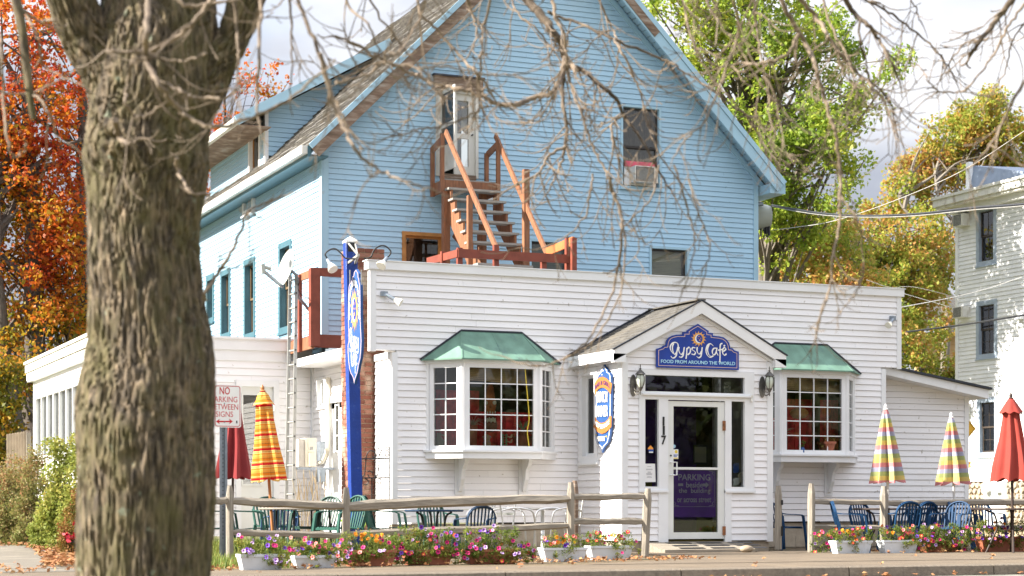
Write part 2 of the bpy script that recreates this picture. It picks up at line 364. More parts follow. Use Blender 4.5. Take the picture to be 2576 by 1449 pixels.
def window(parent, W, a0, a1, z0, z1, cas=0.09, mc=None, ms=None, cols=1, rows=1, dh=True, inset=0.05, room=0.7, proud=0.03, mglass=None, mroom=None, sash=0.045, name='window', label=None, sill=True, blind=None, curtain=None, mun=0.012):
    mc = mc or M_trim; ms = ms or mc; mglass = mglass or M_pane; mroom = mroom or M_dark
    f = MB()
    W.box(f, a0 - cas, a0, z0 - cas, z1 + cas, -0.02, proud); W.box(f, a1, a1 + cas, z0 - cas, z1 + cas, -0.02, proud)
    W.box(f, a0, a1, z1, z1 + cas, -0.02, proud - .002); W.box(f, a0, a1, z0 - cas, z0, -0.02, proud - .002)
    # jamb lining
    W.box(f, a0 - .012, a0 + .004, z0, z1, -inset - .06, -.021); W.box(f, a1 - .004, a1 + .012, z0, z1, -inset - .06, -.021)
    W.box(f, a0, a1, z1 - .004, z1 + .012, -inset - .06, -.021); W.box(f, a0, a1, z0 - .012, z0 + .004, -inset - .06, -.021)
    w = f.build(name, mc, parent, label=label)
    if sill:
        s = MB(); W.box(s, a0 - cas - .02, a1 + cas + .02, z0 - cas - .03, z0 - cas + .0, -.02, proud + .03); s.build('sill', mc, w)
    parts = [(z0, z1)] if not dh else [(z0, (z0 + z1) / 2 + .015), ((z0 + z1) / 2 - .015, z1)]
    for k, (p0, p1) in enumerate(parts):
        o = -inset - (0.0 if k else 0.03) if dh else -inset
        s = MB()
        W.box(s, a0, a0 + sash, p0, p1, o - .03, o); W.box(s, a1 - sash, a1, p0, p1, o - .03, o)
        W.box(s, a0 + sash, a1 - sash, p0, p0 + sash, o - .03, o - .001); W.box(s, a0 + sash, a1 - sash, p1 - sash, p1, o - .03, o - .001)
        s.build('sash', ms, w)
        ia0, ia1, iz0, iz1 = a0 + sash, a1 - sash, p0 + sash, p1 - sash
        mm = MB(); cw, ch = (ia1 - ia0) / cols, (iz1 - iz0) / rows
        for c in range(1, cols): W.box(mm, ia0 + c * cw - mun / 2, ia0 + c * cw + mun / 2, iz0, iz1, o - .025, o - .004)
        for r_ in range(1, rows): W.box(mm, ia0, ia1, iz0 + r_ * ch - mun / 2, iz0 + r_ * ch + mun / 2, o - .024, o - .005)
        if mm.f: mm.build('muntins', ms, w)
        for c in range(cols):
            for r_ in range(rows):
                g = MB(); W.box(g, ia0 + c * cw + .001, ia0 + (c + 1) * cw - .001, iz0 + r_ * ch + .001, iz0 + (r_ + 1) * ch - .001, o - .017, o - .013)
                g.build('pane', mglass, w)
    if blind:
        b = MB(); zt = z1 - .02
        nb = int((z1 - z0) * blind[0] / .035)
        for q in range(nb): W.box(b, a0 + .05, a1 - .05, zt - q * .035 - .031, zt - q * .035, -inset - .11, -inset - .095 + (q % 2) * .004)
        b.build('blind', blind[1], w)
    if curtain:
        b = MB()
        for q in range(14):
            t0, t1 = a0 + (a1 - a0) * q / 14, a0 + (a1 - a0) * (q + 1) / 14; k = .02 * (q % 2)
            W.box(b, t0, t1, z0 + (z1 - z0) * curtain[0], z1, -inset - .14 - k, -inset - .12 - k)
        b.build('curtain', curtain[1], w)
    rm = MB(); q = .02; d0, d1 = -inset - .05, -inset - room
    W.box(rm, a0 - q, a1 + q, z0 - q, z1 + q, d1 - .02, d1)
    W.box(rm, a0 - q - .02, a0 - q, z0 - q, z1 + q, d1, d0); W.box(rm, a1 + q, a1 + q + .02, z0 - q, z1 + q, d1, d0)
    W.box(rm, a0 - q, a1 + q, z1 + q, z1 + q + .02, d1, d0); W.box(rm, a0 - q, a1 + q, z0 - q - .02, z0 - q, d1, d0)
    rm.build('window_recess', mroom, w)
    return w

def text_obj(body, name, m, parent, to3, w, h, depth=0.006, bold=0.0, warp=None, shear=0.0, spacing=1.0):
    """lettering fitted into w x h; to3(x, y, d) maps the lettering plane (0..w, 0..h) into the place"""
    cu = bpy.data.curves.new('t', 'FONT'); cu.body = body; cu.size = 1; cu.extrude = 0.5; cu.offset = bold; cu.shear = shear; cu.space_character = spacing
    cu.resolution_u = 3; cu.align_x = 'LEFT'; cu.space_line = 0.9
    o = bpy.data.objects.new('t', cu); col.objects.link(o)
    dg = bpy.context.evaluated_depsgraph_get(); me = bpy.data.meshes.new_from_object(o.evaluated_get(dg))
    bpy.data.objects.remove(o)
    xs = [v.co.x for v in me.vertices]; ys = [v.co.y for v in me.vertices]; x0, x1, y0, y1 = min(xs), max(xs), min(ys), max(ys)
    off = woff(parent) if parent is not None else Vector((0, 0, 0))
    for v in me.vertices:
        x = (v.co.x - x0) / (x1 - x0) * w; y = (v.co.y - y0) / (y1 - y0) * h; d = depth if v.co.z > 0 else -0.001
        if warp: x, y = warp(x, y)
        v.co = to3(x, y, d) - off
    me.materials.clear(); me.materials.append(m); me.name = name
    r = bpy.data.objects.new(name, me); col.objects.link(r)
    if parent is not None: r.parent = parent
    return fix_normals(r)

def leaves(name, centers, spread, n, size, m, parent=None, flat=0.0, seed=1, aspect=0.62, kind='stuff', lo=None, **tags):
    """n leaf blades scattered about the clump centres; centers: (k,3); spread: scalar or (k,)"""
    rg = np.random.RandomState(seed); C = np.asarray(centers, float); k = len(C)
    idx = rg.randint(0, k, n); sp = np.broadcast_to(np.asarray(spread, float), (k,))[idx][:, None]
    d = rg.normal(size=(n, 3)); d /= np.linalg.norm(d, axis=1)[:, None]
    P = C[idx] + d * sp * (rg.rand(n, 1) ** 0.45)
    if lo is not None: P[:, 2] = np.maximum(P[:, 2], lo + rg.rand(n) * .03)
    u = rg.normal(size=(n, 3)); u[:, 2] *= (1 - flat); u /= np.linalg.norm(u, axis=1)[:, None]
    w = rg.normal(size=(n, 3)); w[:, 2] *= (1 - flat); w -= (w * u).sum(1)[:, None] * u; w /= np.linalg.norm(w, axis=1)[:, None]
    nn = np.cross(u, w); s = (size * (0.6 + 0.8 * rg.rand(n)))[:, None]
    V = np.empty((n, 4, 3)); V[:, 0] = P - u * s; V[:, 1] = P + w * s * aspect + nn * s * .15; V[:, 2] = P + u * s - nn * s * .25; V[:, 3] = P - w * s * aspect + nn * s * .15
    off = woff(parent) if parent is not None else Vector((0, 0, 0)); V -= np.array(off)
    me = bpy.data.meshes.new(name); me.vertices.add(n * 4); me.loops.add(n * 4); me.polygons.add(n)
    me.vertices.foreach_set('co', V.ravel()); me.loops.foreach_set('vertex_index', np.arange(n * 4, dtype=np.int32))
    me.polygons.foreach_set('loop_start', np.arange(0, n * 4, 4, dtype=np.int32)); me.update(calc_edges=True)
    me.materials.append(m); o = bpy.data.objects.new(name, me); col.objects.link(o)
    if parent is not None: o.parent = parent
    return tagset(o, kind=kind, **tags)
# ------------------------------------------------------------ the setting: ground, road, kerb, sidewalk
M_asphalt = mat('road_asphalt', (0.19, 0.175, 0.15), 0.9, 0.12, 40, bump=.3, bscale=200, dirt=(0.36, 0.33, 0.28), dirt_at=(0.45, 0.7), dscale=2)
M_walk = mat('sandy_asphalt_walk', (0.140, 0.108, 0.076), 0.92, 0.2, 30, bump=.4, bscale=160, dirt=(0.195, 0.15, 0.10), dirt_at=(0.4, 0.72), dscale=1.3)
M_conc = mat('pale_concrete', (0.165, 0.145, 0.115), 0.9, 0.12, 20, bump=.3, bscale=150, dirt=(0.3, 0.26, 0.2), dirt_at=(0.5, 0.8))
M_soil = mat('brown_soil', (0.16, 0.115, 0.07), 0.95, 0.4, 14, bump=.8, bscale=60, dirt=(0.09, 0.10, 0.035), dirt_at=(0.5, 0.7), dscale=3)
M_lawn = mat('dry_grass_ground', (0.14, 0.135, 0.06), 0.95, 0.3, 6, bump=.6, bscale=60)
M_granite = mat('granite_kerb_stone', (0.20, 0.165, 0.125), 0.85, 0.25, 22, bump=.6, bscale=70, dirt=(0.2, 0.165, 0.125), dirt_at=(0.46, 0.72), dscale=5)
M_found = mat('foundation_concrete', (0.42, 0.36, 0.28), 0.9, 0.15, 8, bump=.3, dirt=(0.26, 0.22, 0.17), dirt_at=(0.45, 0.75))
def sheet(name, pts, z, m, parent=None, kind='structure', thick=None):
    mb = MB()
    if thick: mb.prism([(x, y, z - thick) for x, y in pts], (0, 0, thick)); o = fix_normals(mb.build(name, m, parent))
    else: mb.add([(x, y, z) for x, y in pts], [tuple(range(len(pts)))]); o = mb.build(name, m, parent)
    if parent is None: o['kind'] = kind
    return o
sheet('ground', [(-600, -300), (900, -300), (900, 1200), (-600, 1200)], -0.16, M_lawn)
sheet('road', [(-200, 12.6), (250, 12.6), (250, 18.55), (-200, 18.55)], -0.125, M_asphalt)
sheet('near_verge', [(-200, -40), (250, -40), (250, 12.3), (-200, 12.3)], -0.03, M_lawn)
sheet('sidewalk', [(-200, 18.72), (250, 18.72), (250, 20.35), (-200, 20.35)], 0.0, M_walk, thick=.155)
sheet('patio', [(2.0, 20.35), (60, 20.35), (60, 34), (2.0, 34)], -0.004, M_soil, thick=.15)
sheet('entrance_walk', [(9.5, 20.36), (40, 20.36), (40, 23.0), (16.6, 24.1), (15.9, 25.65), (12.7, 25.65), (12.5, 23.9), (11.8, 21.9)], 0.004, M_walk)
sheet('lawn', [(-200, 20.35), (2.0, 20.35), (2.0, 300), (-200, 300)], -0.02, M_lawn)
hm = MB(); hv = []
for i in range(41):
    x = -160 + i * 9
    for y, z in ((-46, -.1), (-54, 5.5), (-62, 8.5), (-80, 9.5), (-110, 8)): hv.append((x, y, z + (noise.noise(Vector((x * .03, y * .05, 0))) * 2.5 if z > 0 else 0)))
hm.add(hv, [(i * 5 + j, i * 5 + j + 1, i * 5 + j + 6, i * 5 + j + 5) for i in range(40) for j in range(4)]); fix_normals(hm.build('unseen_backing_hill', mat('dark_backing_hill', (.045, .05, .02), .95, .4, .4), None, smooth=True, kind='structure'))  # added unseen mound that darkens gaps in the woods mirrored in the panes
k = thing('kerb', None, None, (0, 18.63, 0)); k['kind'] = 'structure'
xk = -14.0; rk = random.Random(4)
while xk < 46:
    L = rk.uniform(1.7, 2.3); j = rk.uniform(-.006, .006); b = MB()
    if xk + L > 2 or True:
        b.add([(xk + .008, 18.555 + j, -.2), (xk + L - .008, 18.555 - j, -.2), (xk + L - .008, 18.72, -.2), (xk + .008, 18.72, -.2),
               (xk + .008, 18.575 + j, -.012), (xk + L - .008, 18.572 - j, -.012), (xk + L - .008, 18.72, .002), (xk + .008, 18.72, .002),
               (xk + .008, 18.60 + j, .004), (xk + L - .008, 18.597, .004)],
              [(0, 1, 5, 4), (4, 5, 9, 8), (8, 9, 6, 7), (0, 4, 8, 7, 3), (1, 2, 6, 9, 5)])
        b.build('kerb_stone', M_granite, k)
    xk += L

# ------------------------------------------------------------ the cafe
CAFE = thing('cafe_building', 'white clapboard cafe with false front, two green roofed bay windows and gabled porch', 'building', (9.6, 27.3, 0))
FW = Wall((0, 27.3, 0), (1, 0)); PF = Wall((0, 25.7, 0), (1, 0)); PS = Wall((12.8, 0, 0), (0, -1))
cnt = [0]
BAYX = (10.22, 15.91)
holes_low = [(b + .06, b + 2.07, 1.62, 2.93) for b in BAYX] + [(12.95, 15.3, 0.4, 2.85)]
siding(CAFE, FW, 0.45, 3.12, 0.104, lambda z: (9.70, 18.60), holes_low, M_white, rs=3, cnt=cnt)
cnt2 = [0]
siding(CAFE, FW, 3.12, 4.37, 0.104, lambda z: (9.35, 18.93), [(13.2, 15.04, 0, 3.3)], M_white, rs=5, cnt=cnt)
def wbox(W, name, m, parent, *a, **k): mb = MB(); W.box(mb, *a); return mb.build(name, m, parent, **k)
for (a0, a1, z0, z1) in ((9.62, 9.71, .43, 3.09), (18.60, 18.69, .43, 3.09), (9.26, 9.36, 3.10, 4.37), (18.92, 19.01, 3.10, 4.37)):
    wbox(FW, 'corner_board', M_trim, CAFE, a0, a1, z0, z1, -.08, .026)
wbox(FW, 'parapet_cap', M_trim, CAFE, 9.22, 19.05, 4.36, 4.485, -.14, .055)
wbox(FW, 'parapet_cap', M_trim, CAFE, 9.20, 19.07, 4.485, 4.50, -.16, .07)
wbox(FW, 'parapet_back', M_trim, CAFE, 9.36, 18.9, 3.12, 4.36, -.12, -.061)
wbox(FW, 'foundation', M_found, CAFE, 9.64, 12.8, -.1, .43, -.3, -.04); wbox(FW, 'foundation', M_found, CAFE, 15.46, 18.66, -.1, .43, -.3, -.04)
for bi in range(9):   # concrete blocks at the foot of the right half
    wbox(FW, 'foundation_block', M_found, CAFE, 15.5 + bi * .35, 15.5 + bi * .35 + .342, .02, .2, -.039, -.022 + .003 * (bi % 2))
# side wall of the front room (sunlit sliver left of the corner)
SW = Wall((9.62, 0, 0), (0, -1))
siding(CAFE, SW, .35, 3.0, 0.104, lambda z: (-28.06, -27.39), [], M_white, rs=9, cnt=cnt, thick=.08)
wbox(SW, 'soffit_trim', M_trim, CAFE, -28.06, -27.38, 3.0, 3.1, -.1, .03)
wbox(SW, 'foundation', M_found, CAFE, -28.06, -27.34, -.1, .34, -.1, -.01)
# rear body: side wall towards the yard
VS = Wall((10.4, 0, 0), (0, -1))
vw = (VS.a(801), VS.a(818)); vwz = (VS.px(810, 1021)[1], VS.px(810, 955)[1])
vd = (VS.a(829), VS.a(861)); 
siding(CAFE, VS, .15, 3.35, 0.112, lambda z: (-33.9, -28.2), [(vw[0], vw[1], *vwz), (vd[0] - .05, vd[1] + .02, .1, 2.62)], M_white, rs=8)
wbox(VS, 'corner_board', M_trim, CAFE, -33.99, -33.9, .1, 3.35, -.03, .03)
window(CAFE, VS, vw[0], vw[1], vwz[0], vwz[1], cas=.035, dh=False, blind=(1.0, mat('bamboo_blind', (.42, .27, .13), .8, .3, 6)), label='small window with a wooden blind inside')
def panel_door(parent, W, a0, a1, z0, z1, lites, name='side_door', m=None, off=-.03, lab=None):
    m = m or M_trim; d = MB(); W.box(d, a0, a1, z0, z1, off - .04, off); o = d.build(name, m, parent, label=lab)
    for (l0, l1, q0, q1, nb) in lites:
        g = MB(); W.box(g, l0, l1, q0, q1, off + .002, off + .006); g.build('pane', M_pane2, o)
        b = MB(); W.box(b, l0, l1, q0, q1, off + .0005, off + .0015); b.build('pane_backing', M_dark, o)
        f = MB(); 
        W.box(f, l0 - .03, l0, q0 - .03, q1 + .03, off + .0002, off + .02); W.box(f, l1, l1 + .03, q0 - .03, q1 + .03, off + .0002, off + .02)
        W.box(f, l0, l1, q1, q1 + .03, off + .0002, off + .019); W.box(f, l0, l1, q0 - .03, q0, off + .0002, off + .019)
        for k in range(1, nb): W.box(f, l0, l1, q0 + (q1 - q0) * k / nb - .01, q0 + (q1 - q0) * k / nb + .01, off + .006, off + .014)
        f.build('lite_frame', m, o)
    return o
pz = lambda x, y: VS.px(x, y)[1]
panel_door(CAFE, VS, vd[0] + .05, vd[1], .2, 2.5, [(VS.a(842), VS.a(850), pz(846, 1134), pz(846, 980), 4)], lab='white side door with a tall narrow light')
wbox(VS, 'door_casing', M_trim, CAFE, vd[0] - .1, vd[0] + .05, .1, 2.6, -.03, .035)
wbox(VS, 'door_casing', M_trim, CAFE, vd[0] - .1, vd[1] + .1, 2.6, 2.72, -.03, .036)
# low roof of the rear body with its gutter
b = MB(); b.hexa([(9.92, 28.3, 3.36), (18.6, 28.3, 3.66), (18.6, 33.95, 3.66), (9.92, 33.95, 3.36), (9.92, 28.3, 3.42), (18.6, 28.3, 3.72), (18.6, 33.95, 3.72), (9.92, 33.95, 3.42)]); b.build('flat_roof', M_shingle, CAFE)
b = MB(); b.box(9.70, 18.6, 27.43, 28.3, 3.58, 3.66); b.build('flat_roof', M_shingle, CAFE)
b = MB(); b.box(9.82, 9.92, 28.3, 33.2, 3.27, 3.41); b.box(9.92, 10.39, 28.3, 33.2, 3.27, 3.30); b.build('gutter', M_trim, CAFE)
# ------- brick chimney
mb_, n_, l_, bs_ = node_mat('chimney_brick')
gi = n_.new('ShaderNodeObjectInfo'); rp = n_.new('ShaderNodeValToRGB'); e_ = rp.color_ramp.elements
e_[0].position, e_[0].color = 0, (0.135, 0.045, 0.030, 1); e_[1].position, e_[1].color = 1, (0.30, 0.145, 0.10, 1)
for p_, c_ in ((.4, (0.20, 0.070, 0.042, 1)), (.75, (0.24, 0.095, 0.060, 1))): k_ = e_.new(p_); k_.color = c_
l_.new(gi.outputs['Random'], rp.inputs[0]); nt = n_.new('ShaderNodeTexNoise'); nt.inputs['Scale'].default_value = 2.4; nt.inputs['Detail'].default_value = 5
g2 = n_.new('ShaderNodeNewGeometry'); l_.new(g2.outputs['Position'], nt.inputs['Vector'])
r2 = n_.new('ShaderNodeValToRGB'); r2.color_ramp.elements[0].position = .52; r2.color_ramp.elements[1].position = .72; l_.new(nt.outputs[0], r2.inputs[0])
mx_ = n_.new('ShaderNodeMixRGB'); mx_.inputs[2].default_value = (.50, .42, .32, 1); l_.new(r2.outputs[0], mx_.inputs[0]); l_.new(rp.outputs[0], mx_.inputs[1]); l_.new(mx_.outputs[0], bs_.inputs['Base Color']); bs_.inputs['Roughness'].default_value = .9
M_brick = mb_; M_mortar = mat('lime_mortar', (.46, .36, .25), .95, .2, 20)
CH = thing('brick_chimney', 'red brick chimney stack with pale mortar behind the blue sign post', 'chimney', (9.5, 28.4, 0))
b = MB(); b.box(9.252, 9.768, 28.112, 28.64, 0, 4.78); b.build('mortar_core', M_mortar, CH)
bw, bh, gap = .21, .064, .011; zc = 0.0; row = 0
rb = random.Random(5); rest = MB(); nb = 0; mesh_cache = {}
def brick(x0, x1, y0, y1, z0, z1):
    global nb
    key = (round(x1 - x0, 3), round(y1 - y0, 3)); 
    if nb >= 300 or z1 < .75: rest.box(x0, x1, y0, y1, z0, z1); return
    if key not in mesh_cache: b = MB(); b.box(0, x1 - x0, 0, y1 - y0, 0, z1 - z0); o = b.build('brick', M_brick); o.parent = CH; mesh_cache[key] = o.data
    else: o = bpy.data.objects.new('brick', mesh_cache[key]); col.objects.link(o); o.parent = CH
    o.location = Vector((x0, y0 + rb.uniform(-.003, .001), z0)) - CH.location; nb += 1
while zc < 4.74:
    x = 9.24; off = 0 if row % 2 else -.105
    zt = zc + bh; x = 9.24 + off
    while x < 9.78:
        x0, x1 = max(x, 9.24), min(x + bw, 9.78)
        if x1 - x0 > .03: brick(x0, x1, 28.10, 28.19, zc, zt)
        x += bw + gap
    y = 28.20 + (0.1 if row % 2 else 0)
    if row % 2: brick(9.24, 9.33, 28.20, 28.29, zc, zt)
    while y < 28.65:
        y1 = min(y + bw, 28.65)
        if y1 - y > .03: brick(9.24, 9.33, y, y1, zc, zt)
        y += bw + gap
    zc += bh + gap; row += 1
rest.build('lower_bricks', M_brick, CH, kind='stuff')
b = MB(); b.tube([(9.72, 28.02, 3.2), (9.72, 28.02, 4.4)], .035, 8); b.build('vent_pipe', M_drip, CH)

# ------- bay windows
def bay(X0, far):
    X3 = X0 + 2.13; X1, X2 = X0 + .41, X3 - .43; Yf = 26.85; zt, zb = 2.98, 1.55
    E = thing('bay_window', None, None, Vector((X0, 27.3, zb)) - woff(CAFE)); E.parent = CAFE
    P = [(X0, 27.3), (X1, Yf), (X2, Yf), (X3, 27.3)]
    m = MB()     # head and seat boards, and the panelled base under the sill
    for z0, z1, g in ((zb - .10, zb - .0, .05), (zb - .0, zb + .03, .085), (zt - .05, zt, .05)):
        pts = [(P[0][0] - g, 27.285), (P[1][0] - g * .5, Yf - g), (P[2][0] + g * .5, Yf - g), (P[3][0] + g, 27.285)]
        m = MB(); m.prism([(x, y, z0) for x, y in pts], (0, 0, z1 - z0)); fix_normals(m.build('head_board' if z0 > 2 else 'seat_board', M_trim, E))
    W3 = [Wall((P[i][0], P[i][1], 0), (P[i + 1][0] - P[i][0], P[i + 1][1] - P[i][1])) for i in range(3)]
    L3 = [math.dist(P[i], P[i + 1]) for i in range(3)]
    f = MB(); gl = []
    for W, L, nc in zip(W3, L3, (2, 4, 2)):
        a0, a1, z0, z1 = .035, L - .035, zb + .03, zt - .05; c = .07
        W.box(f, a0, a0 + c, z0, z1, -.05, .015); W.box(f, a1 - c, a1, z0, z1, -.05, .015)
        W.box(f, a0 + c, a1 - c, z0, z0 + c, -.05, .014); W.box(f, a0 + c, a1 - c, z1 - c, z1, -.05, .014)
        g0, g1, h0, h1 = a0 + c, a1 - c, z0 + c, z1 - c
        mm = MB(); cw, ch = (g1 - g0) / nc, (h1 - h0) / 5
        for q in range(1, nc): W.box(mm, g0 + q * cw - .008, g0 + q * cw + .008, h0, h1, -.026, -.004)
        for q in range(1, 5): W.box(mm, g0, g1, h0 + q * ch - .008, h0 + q * ch + .008, -.025, -.005)
        mm.build('muntins', M_trim, E)
        for q in range(nc):
            for r_ in range(5):
                g = MB(); W.box(g, g0 + q * cw + .001, g0 + (q + 1) * cw - .001, h0 + r_ * ch + .001, h0 + (r_ + 1) * ch - .001, -.020, -.015); g.build('pane', M_pane, E)
    f.build('window_frames', M_trim, E)
    for x, y in P: f = MB(); f.tube([(x, y + .02, zb), (x, y + .02, zt)], .048, 8); f.build('corner_post', M_trim, E)
    # roof: a hipped copper hood
    ev = [(X0 - .12, 27.283), (X1 - .06, Yf - .12), (X2 + .06, Yf - .12), (X3 + .12, 27.283)]
    rd = [(X0 + .55, 27.283), (X3 - .55, 27.283)]; z0, z1 = zt + .003, 3.46
    h = MB(); vs = [(x, y, z0) for x, y in ev] + [(rd[0][0], rd[0][1], z1), (rd[1][0], rd[1][1], z1)]
    h.add(vs, [(1, 2, 5, 4), (0, 1, 4), (2, 3, 5), (0, 3, 2, 1), (0, 4, 5, 3)]); fix_normals(h.build('copper_roof', M_copper, E))
    d = MB()
    for p, q in (((ev[0][0] - .02, 27.275, z0 + .01), (rd[0][0], 27.275, z1 + .012)), ((rd[0][0], 27.275, z1 + .012), (rd[1][0], 27.275, z1 + .012)), ((rd[1][0], 27.275, z1 + .012), (ev[3][0] + .02, 27.275, z0 + .01))):
        d.beam(p, q, .02, .025)
    d.build('flashing', M_drip, E)
    s = MB()
    for i, j in ((1, 4), (2, 5)): s.beam(vs[i], vs[j], .016, .012)
    for i in range(3): s.beam(vs[i], vs[i + 1], .012, .022)
    for q in (.5,): s.beam(Vector(vs[1]).lerp(Vector(vs[2]), q), Vector(vs[4]).lerp(Vector(vs[5]), q), .008, .008)
    s.build('roof_seams', M_copper, E)
    # brackets
    for bx in (X0 + .46, X3 - .58):
        k = MB(); k.box(bx - .02, bx + .14, 27.265, 27.283, zb - .66, zb - .10); k.build('bracket_plate', M_trim, E)
        pr = [(27.264, zb - .101), (26.98, zb - .101), (26.98, zb - .14), (27.02, zb - .20), (27.09, zb - .26), (27.11, zb - .32), (27.13, zb - .42), (27.19, zb - .52), (27.22, zb - .60), (27.264, zb - .61)]
        k = MB(); k.prism([(bx + .03, y, z) for y, z in pr], (.06, 0, 0)); fix_normals(k.build('bracket', M_trim, E))
    r = MB(); dd = 28.15        # the display room behind
    r.box(X0 - .1, X3 + .1, dd, dd + .03, 1.3, 3.1); r.box(X0 - .13, X0 - .1, 27.36, dd, 1.3, 3.1); r.box(X3 + .1, X3 + .13, 27.36, dd, 1.3, 3.1)
    r.box(X0 - .1, X3 + .1, 27.36, dd, 1.28, 1.30); r.box(X0 - .1, X3 + .1, 27.36, dd, 3.1, 3.12)
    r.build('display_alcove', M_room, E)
    s = MB(); s.prism([(X0 + .05, 27.75, zb + .031), (X1 + .02, Yf + .07, zb + .031), (X2 - .02, Yf + .07, zb + .031), (X3 - .05, 27.75, zb + .031)], (0, 0, .02)); fix_normals(s.build('display_shelf', M_trim, E))
    cl = MB(); n = 26        # red cloth hanging at the back, bamboo blind at the head
    for q in range(n):
        t0, t1 = X0 + .1 + (X3 - X0 - .2) * q / n, X0 + .1 + (X3 - X0 - .2) * (q + 1) / n
        cl.box(t0, t1, 27.60 + .02 * (q % 2), 27.62 + .02 * (q % 2), zb + .05, zb + .05 + (.95 if (q < 12) ^ far else .62))
    cl.build('red_cloth', mat('red_patterned_cloth', (.52, .035, .035), .85, .5, 9, dirt=(.30, .14, .04), dirt_at=(.66, .74), dscale=14), E)
    bl = MB()
    for q in range(7):
        sl = .02 * q
        bl.add([(X1 + .06, Yf + .10, zt - .12 - q * .028 - .022), (X2 - .06, Yf + .10, zt - .12 - q * .028 - .022 - .05), (X2 - .06, Yf + .10, zt - .12 - q * .028 - .05 * (q / 7)), (X1 + .06, Yf + .10, zt - .12 - q * .028)], [(0, 1, 2, 3)])
    bl.build('bamboo_blind', mat('bamboo_blind', (.42, .27, .13), .8, .3, 6), E)
    return E
bay(BAYX[0], False); bay(BAYX[1], True)

# ------- entrance porch (part of the cafe)
pk, hs = 3.90, .53
z_f = lambda x, y: PF.px(x, y)[1]; a_f = lambda x: PF.a(x)
oz1 = z_f(1608, 928); oa0, oa1 = a_f(1606), a_f(1895)
sl_z0 = z_f(1637, 1233)
d0, d1 = a_f(1659), a_f(1837)
pr_rng = lambda z: (12.88, 15.36) if z < 3.08 else (14.12 - (pk - .06 - z) / hs, 14.12 + (pk - .06 - z) / hs)
rows0 = cnt[0]; cnt3 = [0]
siding(CAFE, PF, .17, 3.84, .104, pr_rng, [(oa0, oa1, sl_z0, oz1), (d0, d1, .1, sl_z0 + .01)], M_white, rs=12, cnt=cnt3, joints=9)
sw_a = (PS.a(1468), PS.a(1498)); sw_z = (PS.px(1484, 1147)[1], PS.px(1484, 944)[1])
siding(CAFE, PS, .17, 3.02, .104, lambda z: (-27.28, -25.80), [(sw_a[0], sw_a[1], *sw_z)], M_white, rs=13, cnt=cnt3, joints=9)
for W, a0, a1, z1 in ((PF, 12.78, 12.885, 3.0), (PF, 15.355, 15.46, 3.0), (PS, -25.80, -25.695, 3.0)):
    wbox(W, 'corner_board', M_trim, CAFE, a0, a1, .15, z1, -.05, .027 if W is PF else .022)
window(CAFE, PS, sw_a[0], sw_a[1], sw_z[0], sw_z[1], cas=.11, dh=False, mroom=M_room, curtain=(0.0, mat('grey_net_curtain', (.35, .35, .31), .9, .3, 4)))
b = MB(); b.box(15.40, 15.44, 25.75, 27.25, .17, 3.2); b.box(12.75, 15.45, 25.73, 27.25, 3.04, 3.07); b.build('porch_inner_lining', M_trim, CAFE)
b = MB(); b.box(12.82, 15.42, 25.74, 27.3, -.1, .16); b.build('foundation', M_found, CAFE)
# trim round the entrance
def pbox(name, m, x0, x1, z0, z1, o0, o1, parent=CAFE, **k): return wbox(PF, name, m, parent, a_f(x0), a_f(x1), z0, z1, o0, o1, **k)
tz0, tz1 = z_f(1622, 984), z_f(1622, 943); dz1 = z_f(1690, 1006)
pbox('entrance_head_trim', M_trim, 1606, 1895, tz1, oz1, -.03, .03)
for x0, x1 in ((1606, 1621), (1871, 1895)): pbox('entrance_jamb_trim', M_trim, x0, x1, sl_z0 - .02, tz1, -.03, .031)
pbox('entrance_rail_trim', M_trim, 1621, 1871, dz1 + .0, tz0, -.03, .029); pbox('entrance_drip_cap', M_trim, 1612, 1884, tz0 - .06, tz0 - .035, .0, .07)
for x0, x1 in ((1655, 1679), (1822, 1838)): pbox('door_jamb_trim', M_trim, x0, x1, .15, dz1, -.03, .03)
g0z, g1z = z_f(1637, 1224), z_f(1637, 1005)
for x0, x1, s0, s1 in ((1620, 1655, 1604, 1679), (1838, 1871, 1822, 1897)):
    pbox('sidelight_sill', M_trim, s0, s1, sl_z0 - .035, sl_z0, -.02, .055)
    pbox('sidelight_sill', M_trim, x0, x1, sl_z0, g0z, -.03, .028)
    g = pbox('sidelight', M_pane, x0, x1, g0z, g1z, -.03, -.024)
pbox('transom_light', M_pane, 1621, 1871, tz0, tz1, -.03, -.024)
# aluminium door
M_doorw = mat('white_door_enamel', (.74, .75, .72), .35, .04, 3, dirt=(.5, .42, .33), dirt_at=(.68, .85))
door = MB(); A = lambda x: a_f(x); zb_, zt_ = .2, z_f(1750, 1010); 
PF.box(door, A(1680), A(1694), zb_, zt_, -.05, .005); PF.box(door, A(1806), A(1821.5), zb_, zt_, -.05, .005)
gz0, gz1 = z_f(1750, 1339), z_f(1750, 1023); mz0, mz1 = z_f(1750, 1181.5), z_f(1750, 1175.5)
PF.box(door, A(1694), A(1806), zb_, gz0, -.05, .004); PF.box(door, A(1694), A(1806), gz1, zt_, -.05, .004); PF.box(door, A(1694), A(1806), mz0, mz1, -.04, .008)
DOOR = door.build('entrance_door', M_doorw, CAFE)
for z0, z1 in ((gz0, mz0), (mz1, gz1)): wbox(PF, 'pane', M_pane, DOOR, A(1694), A(1806), z0, z1, -.026, -.02)
h = MB(); hz0, hz1 = z_f(1690, 1195), z_f(1690, 1163)
h.tube([PF.p(A(1686), hz0, .005), PF.p(A(1686), hz0, .07), PF.p(A(1697), hz0, .075), PF.p(A(1697), hz1, .075), PF.p(A(1686), hz1, .07), PF.p(A(1686), hz1, .005)], .012, 8); h.build('handle', M_trim, DOOR)
